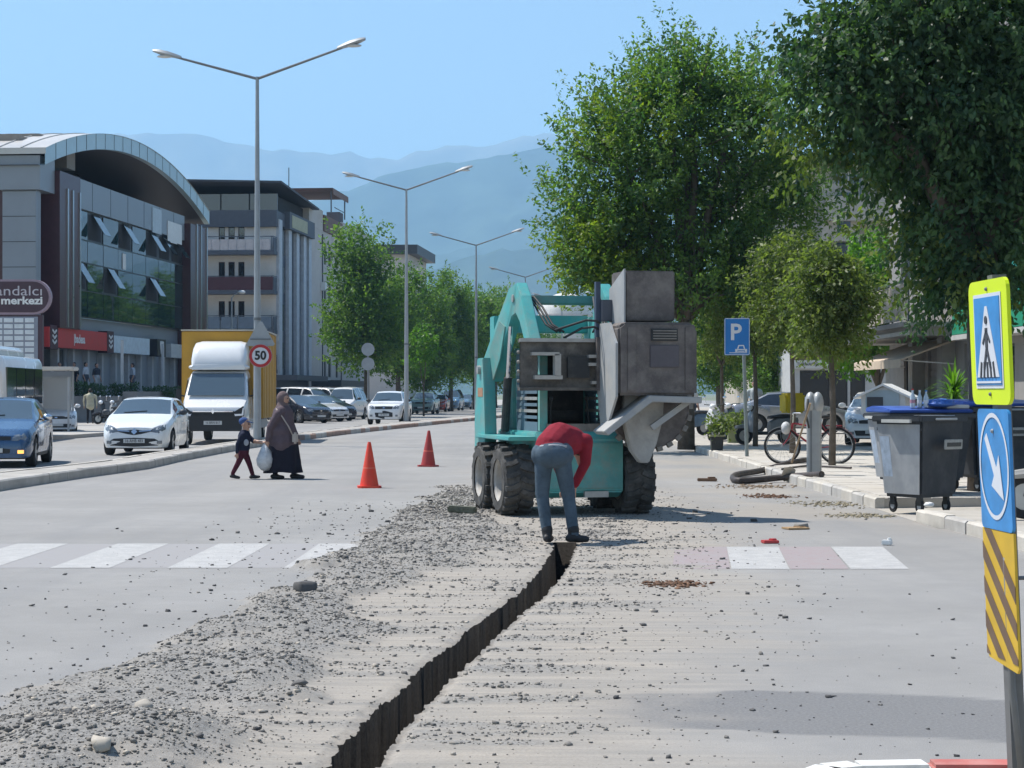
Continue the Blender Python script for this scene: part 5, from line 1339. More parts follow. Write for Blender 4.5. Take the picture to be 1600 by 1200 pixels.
# shop side
l = (PX(1236, 66), 66, SZ); car('parked_car', 'silver car parked before the low shop', 'sedan', paint('silver', (0.30, 0.31, 0.33), 0.5), l, R(84), g, low=True)
l = (PX(1374, 52), 52, SZ); car('parked_car', 'white car with its nose showing beside the bins', 'hatch', paint('white_e', (0.7, 0.71, 0.72)), l, R(-14), g, low=True)

# ---- box truck
TK = thing('box_truck', 'white cab truck with a yellow box body behind the hatchback', 'truck', (PX(346, 58.6) , 58.6, 0), R(2.5))
TKW = paint('white_truck', (0.74, 0.75, 0.75))
def loft(mb, secs, cap=True):
    n = len(secs[0]); vs = [p for s in secs for p in s]; fs = []
    for i in range(len(secs) - 1):
        for k in range(n): fs.append((i * n + k, i * n + (k + 1) % n, (i + 1) * n + (k + 1) % n, (i + 1) * n + k))
    if cap: fs += [tuple(range(n - 1, -1, -1)), tuple((len(secs) - 1) * n + k for k in range(n))]
    mb.add(vs, fs)
def csec(y, w0, z0, w1, z1, r=0.12):
    """rounded section: bottom half width w0 at z0, top half width w1 at z1"""
    return [(-w0, y, z0), (w0, y, z0), (w0 + (w1 - w0) * .5 + .02, y, (z0 + z1) / 2), (w1, y, z1 - r), (w1 - r * .4, y, z1 - r * .25), (w1 - r * 1.4, y, z1), (-w1 + r * 1.4, y, z1), (-w1 + r * .4, y, z1 - r * .25), (-w1, y, z1 - r), (-w0 - (w1 - w0) * .5 - .02, y, (z0 + z1) / 2)]
mb = MB()
loft(mb, [csec(-2.3, .82, .45, .84, .98), csec(-2.22, .92, .42, .93, 1.12), csec(-1.75, .98, .42, .96, 1.30), csec(-1.55, .99, .42, .97, 1.36)])
mb.build('hood', TKW, TK, smooth=35)
mb = MB(); loft(mb, [csec(-1.56, .99, .42, .97, 1.36), csec(-1.5, .99, .42, .97, 1.42), csec(-0.75, .99, .42, .88, 2.16), csec(-0.55, .99, .42, .86, 2.24), csec(0.15, .99, .42, .86, 2.28)]); mb.build('cab', TKW, TK, smooth=30)
mb = MB(); mb.add([(-.86, -1.50, 1.45), (.86, -1.50, 1.45), (.79, -.80, 2.13), (-.79, -.80, 2.13)], [(0, 1, 2, 3)])
for v in range(4): mb.v[v] = (mb.v[v][0], mb.v[v][1] - 0.03, mb.v[v][2] + 0.025)
mb.build('windscreen', WIND, TK)
for s in (-1, 1):
    mb = MB(); mb.add([(s * .995, -1.2, 1.42), (s * .995, -.15, 1.42), (s * .925, -.15, 2.05), (s * .94, -.78, 2.0)], [(0, 1, 2, 3)]); mb.build('side_window', SIDEG, TK)
    mb = MB(); mb.box((s * 1.16, -1.2, 1.52), (.16, .10, .34)); mb.bar((s * .98, -1.15, 1.45), (s * 1.1, -1.2, 1.48), .05, .05); mb.build('mirror', BLACKP, TK, bevel=.02)
    mb = MB(); mb.prism([(s * .62, .98), (s * .90, 1.16), (s * .93, 1.02), (s * .92, .86), (s * .72, .84)], .10, lambda u, v, w: (u, -2.345 + w, v)); hl = mb.build('headlight', BLACKP, TK)
    mb = MB(); mb.prism([(s * .64, .92), (s * .86, .93), (s * .89, 1.10), (s * .92, 1.10), (s * .91, .88), (s * .66, .86)], .03, lambda u, v, w: (u, -2.365 + w, v)); mb.build('daylight_strip', LAMP_W, hl)
    mb = MB(); mb.sphere((s * .78, -.62, 2.34), (.16, .25, .08), 8, 6); mb.build('roof_lamp', WHITE_P, TK, smooth=True)
mb = MB(); mb.box((0, -2.31, .66), (1.72, .06, .50)); mb.box((0, -2.30, .96), (1.3, .05, .1)); mb.build('bumper', BLACKP, TK, bevel=.02)
mb = MB(); mb.box((0, -2.345, 1.0), (1.2, .015, .035)); mb.build('chrome_bar', CHR, TK)
mb = MB(); mb.prism([(0, -.08), (.055, 0), (0, .08), (-.055, 0)], .02, lambda u, v, w: (u, -2.36 + w, 1.0 + v)); mb.build('emblem', CHR, TK)
mb = MB(); mb.box((0, -2.345, .66), (.54, .015, .115)); q = mb.build('number_plate', PLATE, TK); text_obj('plate_lettering', '16 BRN 817', .095, INK, q, (0, -2.356, .66), sx=.9)
mb = MB(); loft(mb, [csec(-.85, .80, 2.26, .78, 2.44, .06), csec(-.62, .84, 2.26, .82, 2.9, .16), csec(-.2, .86, 2.28, .84, 3.12, .18), csec(.16, .86, 2.28, .84, 3.16, .18)]); mb.build('roof_fairing', TKW, TK, smooth=35)
YEL = M('box_yellow', (0.50, 0.27, 0.03), 0.55, var=0.12, scale=1.2, dirt=0.25, dirtc=(0.36, 0.22, 0.06))
mb = MB(); mb.bx(-1.27, 1.27, .3, 5.2, .75, 3.48); bx_ = mb.build('cargo_box', YEL, TK, bevel=.03)
part('box_roof', M('box_roof_pale', (0.5, 0.46, 0.38), 0.6), bx_, [(-1.29, 1.29, .28, 5.22, 3.485, 3.53)])
for y in np.linspace(.7, 5.0, 8): part('box_rib', YEL, bx_, [(1.27, 1.285, y - .03, y + .03, .8, 3.45)])
part('chassis', BLACKP, TK, [(-.45, .45, -1.4, 5.1, .5, .74)])
part('side_guard', M('guard_grey', (0.35, 0.36, 0.37), .5), TK, [(1.1, 1.13, 1.2, 3.4, .45, .72)])
wheels(TK, [(s * .86, y) for s in (-1, 1) for y in (-1.45, 3.9)], .36, .24)

# ---- minibus at the edge
BU = thing('minibus', 'white minibus with dark windows at the bus stop behind the blue sedan', 'bus', (PX(-12, 61), 61, 0), R(4))
mb = MB(); loft(mb, [csec(-3.4, .98, .4, .90, 2.55, .25), csec(-3.2, 1.02, .35, .98, 2.75, .22), csec(3.4, 1.02, .35, .98, 2.75, .22)]); mb.build('body', WHITE_P, BU, smooth=35)
mb = MB(); loft(mb, [csec(-2.6, .72, 2.74, .62, 3.05, .1), csec(1.6, .72, 2.74, .62, 3.05, .1)]); mb.build('roof_unit', WHITE_P, BU, smooth=35)
mb = MB(); mb.bx(-.88, .88, -3.46, -3.36, 1.25, 2.42); mb.build('windscreen', SIDEG, BU, bevel=.03)
for k in range(4):
    for s in (-1, 1):
        mb = MB(); mb.bx(s * 1.0 - .02, s * 1.0 + .035, -2.9 + k * 1.55, -2.9 + k * 1.55 + 1.45, 1.2, 2.35); mb.build('side_window', SIDEG, BU)
mb = MB(); mb.bx(-.5, .35, -3.475, -3.462, 1.1, 1.9); mb.build('window_notice', M('notice_grey', (.35, .38, .4), .5), BU)
mb = MB(); mb.bx(-.98, .98, -3.5, -3.38, .4, .85); mb.build('bumper', BLACKP, BU, bevel=.03)
for s in (-1, 1):
    mb = MB(); mb.bx(s * .76 - .14, s * .76 + .14, -3.46, -3.36, .92, 1.12); mb.build('headlight', LAMP, BU, bevel=.02)
wheels(BU, [(s * .88, y) for s in (-1, 1) for y in (-2.2, 2.2)], .38, .24)
# ============================================================ skid steer loader with road saw
TEAL = M('loader_teal', (0.075, 0.36, 0.35), 0.5, var=0.12, scale=2.5, dirt=0.5, dirtc=(0.28, 0.26, 0.21), spec=0.4)
TEAL_D = M('loader_teal_dusty', (0.10, 0.30, 0.28), 0.65, var=0.2, scale=3, dirt=0.6, dirtc=(0.26, 0.24, 0.20))
STEEL = M('steel_worn', (0.20, 0.185, 0.17), 0.6, metal=0.2, var=0.3, scale=5, dirt=0.5, dirtc=(0.33, 0.30, 0.25))
STEEL_L = M('steel_bare', (0.38, 0.37, 0.35), 0.5, metal=0.4, var=0.2, scale=6)
SAWG = M('saw_grey', (0.33, 0.34, 0.345), 0.6, var=0.12, scale=3, dirt=0.5, dirtc=(0.45, 0.42, 0.37))
SAWB = M('saw_brown', (0.115, 0.10, 0.095), 0.75, var=0.3, scale=4, dirt=0.6, dirtc=(0.24, 0.215, 0.19))
DARK = M('machine_dark', (0.03, 0.032, 0.034), 0.7, var=0.3, scale=5, dirt=0.4, dirtc=(0.14, 0.13, 0.11))
DIRTY_T = M('tyre_dusty', (0.055, 0.053, 0.05), 0.9, var=0.35, scale=6, bump=0.4, bscale=40, dirt=0.6, dirtc=(0.17, 0.16, 0.145))
LA = R(13.5)
LD = thing('skid_steer_loader', 'dusty turquoise skid steer loader with raised arms carrying a road saw', 'loader', (0.63, 24.75, 0), LA)
def tyre_lug(Rr, w, side):
    mb = MB(); mb.lathe([(Rr * .60, -w / 2), (Rr * .86, -w / 2), (Rr * .95, -w * .42), (Rr * .955, w * .42), (Rr * .86, w / 2), (Rr * .60, w / 2)], n=30, axis='X', cap=False)
    for k in range(18):
        for s in (-1, 1):
            a = 2 * PI * (k + (0.5 if s > 0 else 0)) / 18
            pts = []
            for q, da in ((0.03, 0.0), (0.24, 0.10), (0.46, 0.13)):
                an = a + da
                pts.append(Vector((s * q * w * 1.02, math.cos(an) * Rr * .972, math.sin(an) * Rr * .972)))
            nv = Vector((0, math.cos(a), math.sin(a)))
            mb.bar(pts[0], pts[1], .058, .045, up=nv); mb.bar(pts[1], pts[2], .062, .045, up=nv)
    return mb.mesh('wheel', DIRTY_T, smooth=30)
TR, TW = .445, .40
tm = tyre_lug(TR, TW, 1)
mb = MB(); mb.lathe([(TR * .62, -TW * .46), (TR * .56, -TW * .40), (TR * .50, -TW * .1), (TR * .50, TW * .1), (TR * .56, TW * .40), (TR * .62, TW * .46)], n=26, axis='X', cap=False); mb.lathe([(TR * .52, -.03), (TR * .52, .03)], n=22, axis='X'); mb.lathe([(TR * .25, -.1), (TR * .22, .1)], n=14, axis='X')
for k in range(8):
    a = k * PI / 4
    for s in (-1, 1): mb.cyl((s * .03, math.cos(a) * TR * .38, math.sin(a) * TR * .38), (s * .06, math.cos(a) * TR * .38, math.sin(a) * TR * .38), .018, n=6)
rm = mb.mesh('rim', M('rim_dusty', (0.42, 0.40, 0.37), 0.6, metal=0.2, var=0.2, scale=8), smooth=35)
for s in (-1, 1):
    for y in (-.62, .50):
        w = link('wheel', tm, LD, (s * .79, y, TR), (random.uniform(0, 6), 0, 0)); link('rim', rm, w)
# chassis
mb = MB(); mb.prism([(-.98, .30), (-.98, .95), (-.90, 1.06), (1.15, 1.06), (1.15, .45), (.9, .26), (-.8, .22)], 1.14, lambda u, v, w: (-.57 + w, u, v)); ch = mb.build('chassis', TEAL, LD, bevel=.02)
mb = MB(); mb.bx(-.56, .56, -1.0, -.975, .34, .92); mb.build('front_panel', TEAL_D, ch, bevel=.008)
mb = MB(); mb.bx(-.20, .06, -1.012, -1.0, .46, .52); mb.bx(-.24, -.1, -1.012, -1.0, .40, .44); mb.build('decal', M('decal_faded', (.12, .26, .25), .7), ch)
mb = MB(); mb.bx(.05, .36, -1.03, -.96, .235, .31); mb.build('foot_plate', STEEL_L, ch)
# fenders over the wheels
for s in (-1, 1):
    mb = MB(); mb.prism([(-.98, .95), (-1.0, 1.0), (.95, 1.0), (1.0, .95)], .36, lambda u, v, w: (s * .57 + (s * w), u, v)); mb.build('fender', TEAL, LD, bevel=.01)
    # rear tower (upright) of the lift arm
    mb = MB(); mb.prism([(.55, .95), (.62, 1.55), (.72, 2.02), (1.05, 2.02), (1.22, 1.2), (1.22, .42), (.95, .42)], .16, lambda u, v, w: (s * .72 + s * w, u, v)); tw_ = mb.build('tower', TEAL, LD, bevel=.012)
    mb = MB(); mb.cyl((s * .70, .88, 1.86), (s * .92, .88, 1.86), .06, n=12); mb.build('pivot_pin', STEEL_L, tw_)
    mb = MB(); mb.bx(min(s * .882, s * .884), max(s * .882, s * .884), .7, 1.0, 1.5, 1.62); mb.build('rust_patch', M('rust_patch', (.36, .20, .12), .8), tw_)
    # lift arm: up from the tower, over the knee and down to the plate
    arm = [(1.0, 1.72), (1.02, 2.02), (.12, 2.92), (-.18, 2.98), (-.42, 2.80), (-.92, 2.22), (-.92, 2.02), (-.80, 2.0), (-.34, 2.46), (-.12, 2.58), (.02, 2.54), (.66, 1.70)]; ax = lambda u: .66 - .17 * min(1, max(0, (1 - u) / 1.1))
    mb = MB(); mb.prism(arm, .14, lambda u, v, w: (s * ax(u) + s * w, u, v)); am = mb.build('lift_arm', TEAL, LD, bevel=.012)
    mb = MB(); mb.prism([(.62, 1.72), (.75, 2.12), (.40, 2.5), (.2, 2.42), (.38, 2.0)], .02, lambda u, v, w: (s * (ax(u) + .14) + s * w, u, v)); mb.build('gusset', TEAL_D, am)
    for yy, zz_ in ((-.86, 2.1), (-.05, 2.78)): mb = MB(); mb.cyl((s * (ax(yy) - .02), yy, zz_), (s * (ax(yy) + .16), yy, zz_), .052, n=12); mb.build('pin', STEEL_L, am)
    # lift cylinder
    mb = MB(); mb.cyl((s * .66, .35, 1.05), (s * .66, .18, 1.75), .055, n=12); cy = mb.build('lift_cylinder', DARK, LD); mb = MB(); mb.cyl((s * .66, .18, 1.75), (s * .66, .02, 2.42), .03, n=10); mb.build('rod', CHR, cy)
    # tilt cylinder along the fore arm
    mb = MB(); mb.cyl((s * .50, -.25, 2.62), (s * .50, -.62, 2.30), .055, n=12); ct = mb.build('tilt_cylinder', STEEL, LD); mb = MB(); mb.cyl((s * .50, -.62, 2.30), (s * .50, -.84, 2.12), .028, n=10); mb.build('rod', CHR, ct)
    # hoses
    for q in range(3):
        x0 = s * (.44 - q * .045)
        mb = MB(); mb.tube([(s * .62, -.02, 2.72), (x0 + s * .05, -.18, 2.80), (x0, -.42, 2.66), (x0 - s * .06, -.72, 2.42), (x0 - s * .16, -.9, 2.32)], .014, 6); mb.build('hose', DARK, LD, smooth=True)
mb = MB(); mb.bx(-.62, .62, .82, .98, 2.36, 2.60); mb.build('cross_member', TEAL, LD, bevel=.015)
mb = MB(); mb.bx(-.60, .60, -.14, .02, 2.70, 2.82); mb.build('cross_tube', TEAL_D, LD, bevel=.02)
mb = MB(); mb.bx(-.72, -.60, .72, .98, 1.9, 2.58); mb.build('arm_link', TEAL, LD, bevel=.01); mb = MB(); mb.bx(.60, .72, .72, .98, 1.9, 2.58); mb.build('arm_link', TEAL, LD, bevel=.01)
# cab: posts, side screens with slots, roof, seat
for s in (-1, 1):
    mb = MB(); mb.bx(s * .43 - .05, s * .43 + .05, -.82, -.70, 1.06, 2.06); mb.build('cab_post', TEAL_D, LD, bevel=.012)
    mb = MB(); mb.bx(s * .43 - .04, s * .43 + .04, .42, .54, 1.06, 2.06); mb.build('cab_post', TEAL_D, LD, bevel=.012)
    # screen as bars: louvred side
    mb = MB(); mb.bx(s * .47 - .015, s * .47 + .015, -.70, .42, 1.06, 1.18); mb.bx(s * .47 - .012, s * .47 + .012, -.04, .41, 1.18, 1.96); mb.bx(s * .47 - .015, s * .47 + .015, -.70, .42, 1.96, 2.06); sc_ = mb.build('side_screen', M('screen_bluegrey', (.10, .15, .19), .6), LD)
    for k in range(9): part('slat', STEEL_L if k % 2 else M('screen_bluegrey'), sc_, [(s * .47 - .02, s * .47 + .02, -.69, .41, 1.22 + k * .08, 1.26 + k * .08)])
part('cab_roof', TEAL_D, LD, [(-.50, .50, -.86, .60, 2.06, 2.14)], bevel=.02)
part('cab_back', DARK, LD, [(-.42, .42, .38, .42, 1.06, 2.05)])
part('cab_floor', DARK, LD, [(-.42, .42, -.85, .42, 1.06, 1.10)])
mb = MB(); mb.bx(-.24, .24, -.1, .32, 1.2, 1.32); mb.bx(-.24, .24, .24, .34, 1.32, 1.85); mb.build('seat', DARK, LD, bevel=.04)
for x in (-.26, .26):
    mb = MB(); mb.cyl((x, -.5, 1.08), (x * .9, -.45, 1.46), .014, n=6); mb.sphere((x * .9, -.45, 1.48), .032, 8, 6); mb.build('control_lever', DARK, LD)
mb = MB(); mb.bx(-.40, .40, -.86, -.82, 1.06, 1.16); mb.build('door_sill', STEEL, LD)
# rear engine hood
mb = MB(); mb.prism([(.56, 1.06), (.56, 1.75), (1.0, 1.70), (1.25, 1.35), (1.25, 1.06)], 1.0, lambda u, v, w: (-.5 + w, u, v)); mb.build('engine_hood', TEAL_D, LD, bevel=.02)
# quick-attach plate with its windows and brackets
mb = MB(); qp = [(-.78, .62, 1.60, 2.20)]
facade(mb, (-.78, -1.0, 1.62), X_, nY, 1.50, .56, [(.22, .50, .16, .40), (.98, 1.28, .16, .40)], .05)
facade(mb, (.72, -.95, 1.62), nX, Y_, 1.50, .56, [(1.5 - .50, 1.5 - .22, .16, .40), (1.5 - 1.28, 1.5 - .98, .16, .40)], .0)
mb.bx(-.80, .74, -1.03, -.95, 2.18, 2.22); mb.bx(-.80, .74, -1.06, -.93, 1.58, 1.62)
plt = mb.build('attach_plate', M('plate_grimy', (.085, .078, .070), .7, var=.4, scale=5, dirt=.5, dirtc=(.24, .22, .19)), LD)
part('top_lip', STEEL_L, plt, [(-.80, .74, -1.05, -1.03, 2.19, 2.235)])
for (x0, x1, z0, z1) in ((-.66, -.30, 2.02, 2.06), (-.36, -.28, 1.76, 2.04), (-.62, -.26, 1.72, 1.77), (.08, .40, 1.99, 2.03), (.08, .42, 1.89, 1.93), (.12, .42, 1.66, 1.70)): part('bracket', STEEL_L, plt, [(x0, x1, -1.10, -1.0, z0, z1)])
part('hub_block', DARK, plt, [(-.18, .1, -1.06, -1.0, 1.74, 2.0)])
for z in (1.7, 1.82, 1.94, 2.06):
    mb = MB(); mb.sphere((-.80, -.98, z), .024, 7, 5); mb.build('bolt', STEEL, plt)
for s in (-1, 1):
    mb = MB(); mb.bx(s * .66 - .06, s * .66 + .06, -.98, -.80, 1.95, 2.2); mb.build('arm_bracket', STEEL, LD)
# ---- the road saw hanging off the plate, towards its right
SW = part('saw_attachment', SAWB, LD, [(.30, .42, -1.12, -1.04, 1.58, 2.25)], loc=(-.12, 0, 0))
def sub(nm, m, mbx, **k): return mbx.build(nm, m, SW, **k)
mb = MB(); mb.prism([(-.02, 0), (1.0, 0), (1.0, .82), (.94, .90), (.06, .90), (-.02, .84)], .62, lambda u, v, w: (.40 + u, -1.78 + w, 1.52 + v)); hs = sub('saw_housing', SAWB, mb, bevel=.03)
mb = MB(); mb.bx(.78, 1.16, -1.80, -1.775, 1.86, 2.14); sub('motor_cover', M('cover_purple', (.10, .09, .10), .7, var=.2), mb, bevel=.01)
mb = MB(); mb.bx(.80, 1.14, -1.80, -1.775, 2.19, 2.34); sub('louvre', DARK, mb)
for q in range(4): mb = MB(); mb.bx(.82, 1.12, -1.812, -1.80, 2.21 + q * .032, 2.225 + q * .032); sub('slat', STEEL, mb)
mb = MB(); mb.bx(.50, .60, -1.795, -1.775, 1.58, 2.36); sub('housing_rib', SAWB, mb); mb = MB(); mb.bx(1.24, 1.32, -1.795, -1.775, 1.58, 2.36); sub('housing_rib', SAWB, mb)
mb = MB(); mb.prism([(0, 0), (.64, 0), (.64, .62), (0, .62)], .60, lambda u, v, w: (.52 + u, -1.62 + w, 2.44 + v)); sub('water_tank', SAWB, mb, bevel=.015)
mb = MB(); mb.prism([(-1.66, 2.42), (-1.66, 3.08), (-1.02, 2.86), (-1.02, 2.42)], .02, lambda u, v, w: (.49 + w, u, v)); sub('tank_side', SAWG, mb)
mb = MB(); mb.prism([(-1.80, 1.50), (-1.80, 2.16), (-1.52, 2.42), (-1.0, 2.42), (-1.0, 1.55), (-1.15, 1.10), (-1.4, 1.12)], .03, lambda u, v, w: (.34 + w, u, v)); sub('side_plate', SAWG, mb)
mb = MB(); mb.bx(.30, .36, -1.08, -1.0, 2.2, 2.95); sub('upright', M('upright_blue', (.05, .07, .11), .5), mb); mb = MB(); mb.bx(.36, .50, -1.16, -1.02, 2.45, 2.72); sub('valve_box', GREYB, mb, bevel=.01)
# skid shoe: sloping plank then flat
mb = MB(); mb.prism([(.18, 1.08), (.24, 1.03), (.80, 1.44), (1.44, 1.42), (1.44, 1.50), (.76, 1.52)], .50, lambda u, v, w: (u, -1.84 + w, v)); sub('skid_shoe', SAWG, mb, bevel=.008)
mb = MB(); mb.bar((1.36, -1.6, 1.46), (.86, -1.6, 1.12), .08, .07); sub('brace', SAWG, mb)
# the cutter: a disc in its slim guard, teeth round the rim
dc = Vector((.80, -1.40, 1.16))
mb = MB(); out = [(-.24, .42), (-.26, .10), (-.16, -.30), (-.04, -.46), (.08, -.46), (.18, -.22), (.26, .08), (.28, .42)]
mb.prism(out, .12, lambda u, v, w: (dc.x + u, dc.y - .06 + w, dc.z + v - .02)); sub('blade_guard', M('guard_dusty', (.37, .36, .34), .85, var=.18, scale=5, bump=.3, bscale=30), mb, bevel=.012)
mb = MB(); mb.lathe([(.52, -.02), (.54, 0), (.52, .02)], (dc.x + .14, dc.y + .16, dc.z + .22), n=36, axis='Y'); disc = sub('saw_disc', SAWB, mb)
for k in range(24):
    a = 2 * PI * k / 24
    mb = MB(); mb.box((dc.x + .14 + math.cos(a) * .55, dc.y + .16, dc.z + .22 + math.sin(a) * .55), (.06, .07, .07), Matrix.Rotation(-a, 3, 'Y')); mb.build('tooth', STEEL, SW)
for p0, p1, p2 in (((.45, -1.05, 2.3), (.1, -1.12, 2.36), (-.1, -1.0, 2.24)), ((.45, -1.05, 2.35), (.15, -1.15, 2.46), (-.2, -.95, 2.34))):
    mb = MB(); mb.tube([p0, Vector(p0).lerp(Vector(p1), .5) + Vector((0, 0, .05)), p1, p2], .016, 6); sub('hose', DARK, mb, smooth=True)
# ============================================================ people
SKIN = M('skin', (0.42, 0.25, 0.18), 0.55, var=0.06)
HAIR = M('hair_dark', (0.02, 0.016, 0.014), 0.6)
SHOE = M('shoe_dark', (0.022, 0.021, 0.022), 0.6)
def cloth(name, c, var=0.16): return M('cloth_' + name, c, 0.9, var=var, scale=7, bump=0.35, bscale=22, spec=0.15)
def body_mesh(name, prims, mats, voxel=0.012, smooth=3):
    """union of tapered limbs and ellipsoids grown into one continuous skin; each face takes the cloth of the nearest limb"""
    mb = MB()
    for p in prims:
        if p[0] == 'c':
            _, a, b, ra, rb, m = p
            a, b = Vector(a), Vector(b)
            k = 6; pts = [a.lerp(b, i / k) for i in range(k + 1)]; rs = [ra + (rb - ra) * i / k for i in range(k + 1)]
            d = (b - a).normalized() if (b - a).length > 1e-6 else Vector((0, 0, 1))
            pts = [a - d * ra * .95, a - d * ra * .8, a - d * ra * .45] + pts + [b + d * rb * .45, b + d * rb * .8, b + d * rb * .95]
            rs = [ra * .25, ra * .6, ra * .89] + rs + [rb * .89, rb * .6, rb * .25]
            mb.tube(pts, rs, 14)
        else:
            _, c, r, m = p; mb.sphere(c, r, 16, 11)
    me = mb.mesh(name + '_raw', [SKIN])
    ob = bpy.data.objects.new(name + '_raw', me); col.objects.link(ob)
    md = ob.modifiers.new('r', 'REMESH'); md.mode = 'VOXEL'; md.voxel_size = voxel; md.use_smooth_shade = True
    sm = ob.modifiers.new('s', 'SMOOTH'); sm.iterations = smooth; sm.factor = 0.5
    dg = bpy.context.evaluated_depsgraph_get()
    out = bpy.data.meshes.new_from_object(ob.evaluated_get(dg))
    bpy.data.objects.remove(ob); bpy.data.meshes.remove(me)
    out.name = name
    out.materials.clear()
    for m in mats: out.materials.append(m)
    n = len(out.polygons); C = np.zeros(n * 3, dtype=np.float32); out.polygons.foreach_get('center', C); C = C.reshape(-1, 3)
    best = np.full(n, 1e9); mi = np.zeros(n, dtype=np.int32)
    for p in prims:
        if p[0] == 'c':
            a, b = np.array(p[1], float), np.array(p[2], float); ab = b - a; t = np.clip(((C - a) @ ab) / max(1e-9, ab @ ab), 0, 1)
            d = np.linalg.norm(C - a - t[:, None] * ab, axis=1) - (p[3] + (p[4] - p[3]) * t); m = p[5]
        else:
            c, r = np.array(p[1], float), np.array(p[2] if hasattr(p[2], '__len__') else (p[2],) * 3, float)
            q = (C - c) / r; l = np.linalg.norm(q, axis=1); d = (l - 1) * r.min(); m = p[3]
        k = d < best - 1e-4; best[k] = d[k]; mi[k] = m
    out.polygons.foreach_set('material_index', mi); out.polygons.foreach_set('use_smooth', np.ones(n, dtype=bool)); out.update()
    return out
def hand(w, d, side, m, s=1.0, curl=0.5):
    """palm and five fingers from the wrist w along d; side = across the palm"""
    w, d, side = Vector(w), Vector(d).normalized(), Vector(side).normalized()
    side = (side - d * side.dot(d)).normalized(); nrm = d.cross(side)
    out = [('c', w, w + d * .07 * s, .026 * s, .034 * s, m)]
    for k, (off, ln) in enumerate(((-.03, .062), (-.01, .074), (.011, .07), (.03, .055))):
        a = w + d * .085 * s + side * off * s; b = a + (d * (1 - curl * .3) + nrm * curl * .5) * ln * .55 * s; c = b + (d * (1 - curl) + nrm * curl) * ln * .5 * s
        out += [('c', a, b, .0115 * s, .0105 * s, m), ('c', b, c, .0105 * s, .009 * s, m)]
    a = w + d * .03 * s + side * -.034 * s; b = a + (d * .6 - side * .7) * .04 * s; c = b + d * .035 * s + nrm * .01
    out += [('c', a, b, .013 * s, .012 * s, m), ('c', b, c, .012 * s, .01 * s, m)]
    return out
def shoe(heel, d, m, s=1.0):
    h = Vector(heel); d = Vector(d).normalized()
    return [('c', h + Vector((0, 0, .045 * s)), h + d * .09 * s + Vector((0, 0, .045 * s)), .042 * s, .044 * s, m), ('c', h + d * .09 * s + Vector((0, 0, .038 * s)), h + d * .19 * s + Vector((0, 0, .032 * s)), .044 * s, .034 * s, m)]
def head(c, f, m_skin, m_hair, s=1.0, hair=True):
    """head centre c, looking along f"""
    c = Vector(c); f = Vector(f).normalized(); sd = f.cross(Vector((0, 0, 1))).normalized()
    o = [('e', c + Vector((0, 0, .02 * s)), (.082 * s, .082 * s, .098 * s), m_skin), ('c', c + f * .025 * s + Vector((0, 0, -.02 * s)), c + f * .04 * s + Vector((0, 0, -.075 * s)), .062 * s, .042 * s, m_skin), ('c', c + f * .088 * s, c + f * .1 * s + Vector((0, 0, -.028 * s)), .011 * s, .015 * s, m_skin)]
    for k in (-1, 1): o.append(('e', c + sd * .085 * s * k + Vector((0, 0, -.005 * s)), (.016 * s, .022 * s, .03 * s), m_skin))
    if hair: o += [('e', c - f * .022 * s + Vector((0, 0, .045 * s)), (.09 * s, .09 * s, .085 * s), m_hair), ('e', c - f * .05 * s + Vector((0, 0, -.01 * s)), (.065 * s, .072 * s, .08 * s), m_hair)]
    return o
def face_bits(parent, c, f, s=1.0):
    c = Vector(c); f = Vector(f).normalized(); sd = f.cross(Vector((0, 0, 1))).normalized()
    for k in (-1, 1):
        mb = MB(); mb.sphere(c + f * .078 * s + sd * .03 * s * k + Vector((0, 0, .008 * s)), .012 * s, 6, 5); mb.build('eye', HAIR, parent)
    mb = MB(); mb.bar(c + f * .082 * s - sd * .022 * s + Vector((0, 0, -.055 * s)), c + f * .082 * s + sd * .022 * s + Vector((0, 0, -.055 * s)), .012, .012); mb.build('mouth', M('lips', (.28, .12, .10), .6), parent)

# ---- worker bending over the trench, seen from behind
RED = cloth('red_jacket', (0.23, 0.022, 0.035)); JEANS = cloth('jeans', (0.075, 0.105, 0.135), 0.3)
o = (PX(880, 19.42), 19.42, 0.015)
pr = [('c', (-.20, .02, .90), (-.02, .03, .90), .135, .135, 1), ('e', (-.11, -.05, .90), (.185, .13, .14), 1),
      ('c', (-.20, .01, .88), (-.215, .05, .48), .10, .072, 1), ('c', (-.215, .05, .48), (-.165, -.02, .10), .070, .055, 1),
      ('c', (-.02, .01, .88), (.055, .06, .48), .10, .074, 1), ('c', (.055, .06, .48), (.105, -.02, .10), .070, .058, 1),
      ('c', (-.13, .05, .98), (-.04, .22, 1.06), .165, .175, 0), ('c', (-.04, .22, 1.06), (.10, .40, 1.03), .175, .155, 0), ('c', (-.07, .44, 1.02), (.24, .36, 1.03), .085, .085, 0),
      ('c', (.25, .36, 1.03), (.245, .42, .80), .075, .058, 0), ('c', (.245, .42, .80), (.14, .46, .58), .056, .045, 0),
      ('c', (-.08, .46, 1.0), (-.04, .52, .76), .07, .056, 0), ('c', (-.04, .52, .76), (.03, .52, .56), .054, .044, 0),
      ('c', (.12, .44, 1.0), (.17, .54, .95), .06, .055, 2)] + head((.20, .60, .90), (.15, .5, -.85), 2, 3) + hand((.13, .465, .55), (-.2, .1, -1), (1, 0, 0), 2) + hand((.035, .52, .53), (.1, 0, -1), (1, 0, 0), 2)
pr += shoe((-.17, -.07, 0), (.25, 1, 0), 4) + shoe((.06, -.05, 0), (1, .35, 0), 4)
pr += [('c', (-.165, -.02, .13), (-.165, -.03, .06), .06, .05, 4), ('c', (.105, -.02, .13), (.10, -.02, .06), .062, .052, 4)]
wk = link('person', body_mesh('person', pr, [RED, JEANS, SKIN, HAIR, SHOE], 0.011), None, o)
